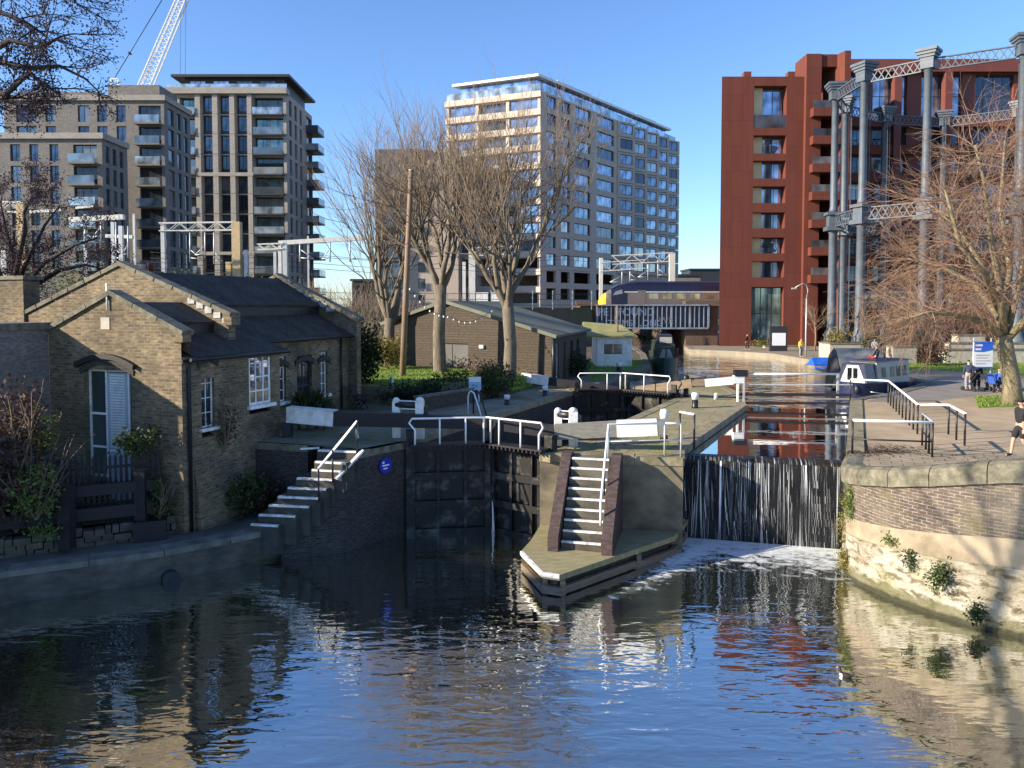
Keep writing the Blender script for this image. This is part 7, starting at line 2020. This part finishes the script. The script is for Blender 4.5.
bollard(865, 387, LZ, 1.05, .16, 'white bollard on the corner between weir boom and narrowboat')
# lock-side weed tufts and gravel are too fine to count: one sheet of small grass blades on the island and lawns
b = MB(); rng = random.Random(77)
def blades(poly_px, n, h, z):
    pts = PX(*poly_px, z=z) if poly_px else LAWN; xs = [p[0] for p in pts]; ys = [p[1] for p in pts]
    def inside(x, y):
        c = False; j = len(pts) - 1
        for i in range(len(pts)):
            if (pts[i][1] > y) != (pts[j][1] > y) and x < (pts[j][0] - pts[i][0]) * (y - pts[i][1]) / (pts[j][1] - pts[i][1]) + pts[i][0]: c = not c
            j = i
        return c
    k = 0
    while k < n:
        x, y = rng.uniform(min(xs), max(xs)), rng.uniform(min(ys), max(ys)); k += 1
        if not inside(x, y): continue
        hh = h * rng.uniform(.5, 1.3); a = rng.uniform(0, 3.14); dx, dy = math.cos(a) * .03, math.sin(a) * .03
        b.add([(x - dx, y - dy, z), (x + dx, y + dy, z), (x + rng.uniform(-.05, .05), y + rng.uniform(-.05, .05), z + hh)], [(0, 1, 2)])
blades(None, 9000, .1, LZ + .72)
blades(((590, 382), (640, 372), (652, 362), (600, 358)), 2500, .12, LZ + .008)
blades(((975, 397), (978, 408), (1030, 404), (1030, 393)), 2600, .1, LZ + .014)
blades(((893, 371), (925, 360), (975, 360), (1030, 362), (1030, 372), (965, 371), (930, 369)), 4000, .12, LZ + .014)
o = b.build('grass', M['leaf_grass']); tag(o, 'short sunlit grass of the canal side lawns', 'grass', kind='stuff')
b = MB()
for x_, y_, sx_, sy_, n_l in ((11.9, 24.9, 1.5, .8, 420), (12.6, 25.6, 1.2, 1.0, 160), (3.5, 26.3, 2.2, .7, 120), (15.5, 23.8, 2.5, 1.2, 120)):
    for _ in range(n_l):
        x, y = rng.gauss(x_, sx_ * .5), rng.gauss(y_, sy_ * .4); a = rng.uniform(0, 6.28); s = rng.uniform(.025, .05); z = LZ + .03
        b.add([(x + s * math.cos(a), y + s * math.sin(a), z), (x - s * math.sin(a), y + s * math.cos(a), z + rng.uniform(-.01, .02)), (x - s * math.cos(a), y - s * math.sin(a), z), (x + s * math.sin(a), y - s * math.cos(a), z + rng.uniform(-.01, .02))], [(0, 1, 2, 3)])
o = b.build('fallen_leaves', M['leaf_brown']); tag(o, 'brown fallen leaves scattered on the paving by the weir', 'leaves', kind='stuff')
# water bird
q = at(846, 677, z=0); t = thing('duck', (q.x, q.y, 0), R(150), 'small dark headed duck with white breast swimming', 'duck')
b = MB(); b.ball((0, 0, .06), .2, .1, .09, 12, 8); b.tube([(-.15, 0, .1), (-.26, 0, .16)], [.05, .015], 6); b.tube([(.14, 0, .1), (.19, 0, .2), (.2, 0, .27)], [.05, .035, .035], 8); b.ball((.215, 0, .29), .055, .04, .045, 10, 6); b.build('body', M['hair'], t)
b = MB(); b.ball((.12, 0, .055), .095, .085, .07, 10, 6); b.build('breast', M['white'], t)
b = MB(); b.tube([(.25, 0, .285), (.31, 0, .275)], [.018, .008], 6); b.build('beak', M['train_yellow'], t)
t.scale = (.62, .62, .62)

# ================================================================ light and sky
SUN_EL, SAZ = R(20.5), V((-.96, -.28, 0))
sd = (SAZ * math.cos(SUN_EL) + V((0, 0, math.sin(SUN_EL)))).normalized()
L = bpy.data.lights.new('sun', 'SUN'); L.energy = 5.0; L.angle = R(.53); L.color = (1, .88, .7)
o = bpy.data.objects.new('sun', L); COL.objects.link(o); o.rotation_euler = (-sd).to_track_quat('-Z', 'Y').to_euler(); o.location = sd * 100
wd = bpy.data.worlds.new('World'); scene.world = wd; wd.use_nodes = True
nt = wd.node_tree; bg = nt.nodes['Background']
sk = nt.nodes.new('ShaderNodeTexSky'); sk.sky_type = 'NISHITA'; sk.sun_disc = False
sk.sun_elevation = SUN_EL; sk.sun_rotation = math.atan2(sd.x, sd.y) % (2 * math.pi)
sk.air_density, sk.dust_density, sk.ozone_density = 1.0, .15, 3.0
tint = nt.nodes.new('ShaderNodeMix'); tint.data_type = 'RGBA'; tint.blend_type = 'MULTIPLY'; tint.inputs[0].default_value = 1; tint.inputs[7].default_value = (.8, .95, 1.2, 1)
nt.links.new(sk.outputs[0], tint.inputs[6]); nt.links.new(tint.outputs[2], bg.inputs[0]); bg.inputs[1].default_value = .105
vs_ = scene.view_settings; vs_.view_transform = 'Standard'; vs_.look = 'None'; vs_.exposure = 1.08; vs_.gamma = 1
scene.cycles.max_bounces = 6; scene.cycles.transparent_max_bounces = 12
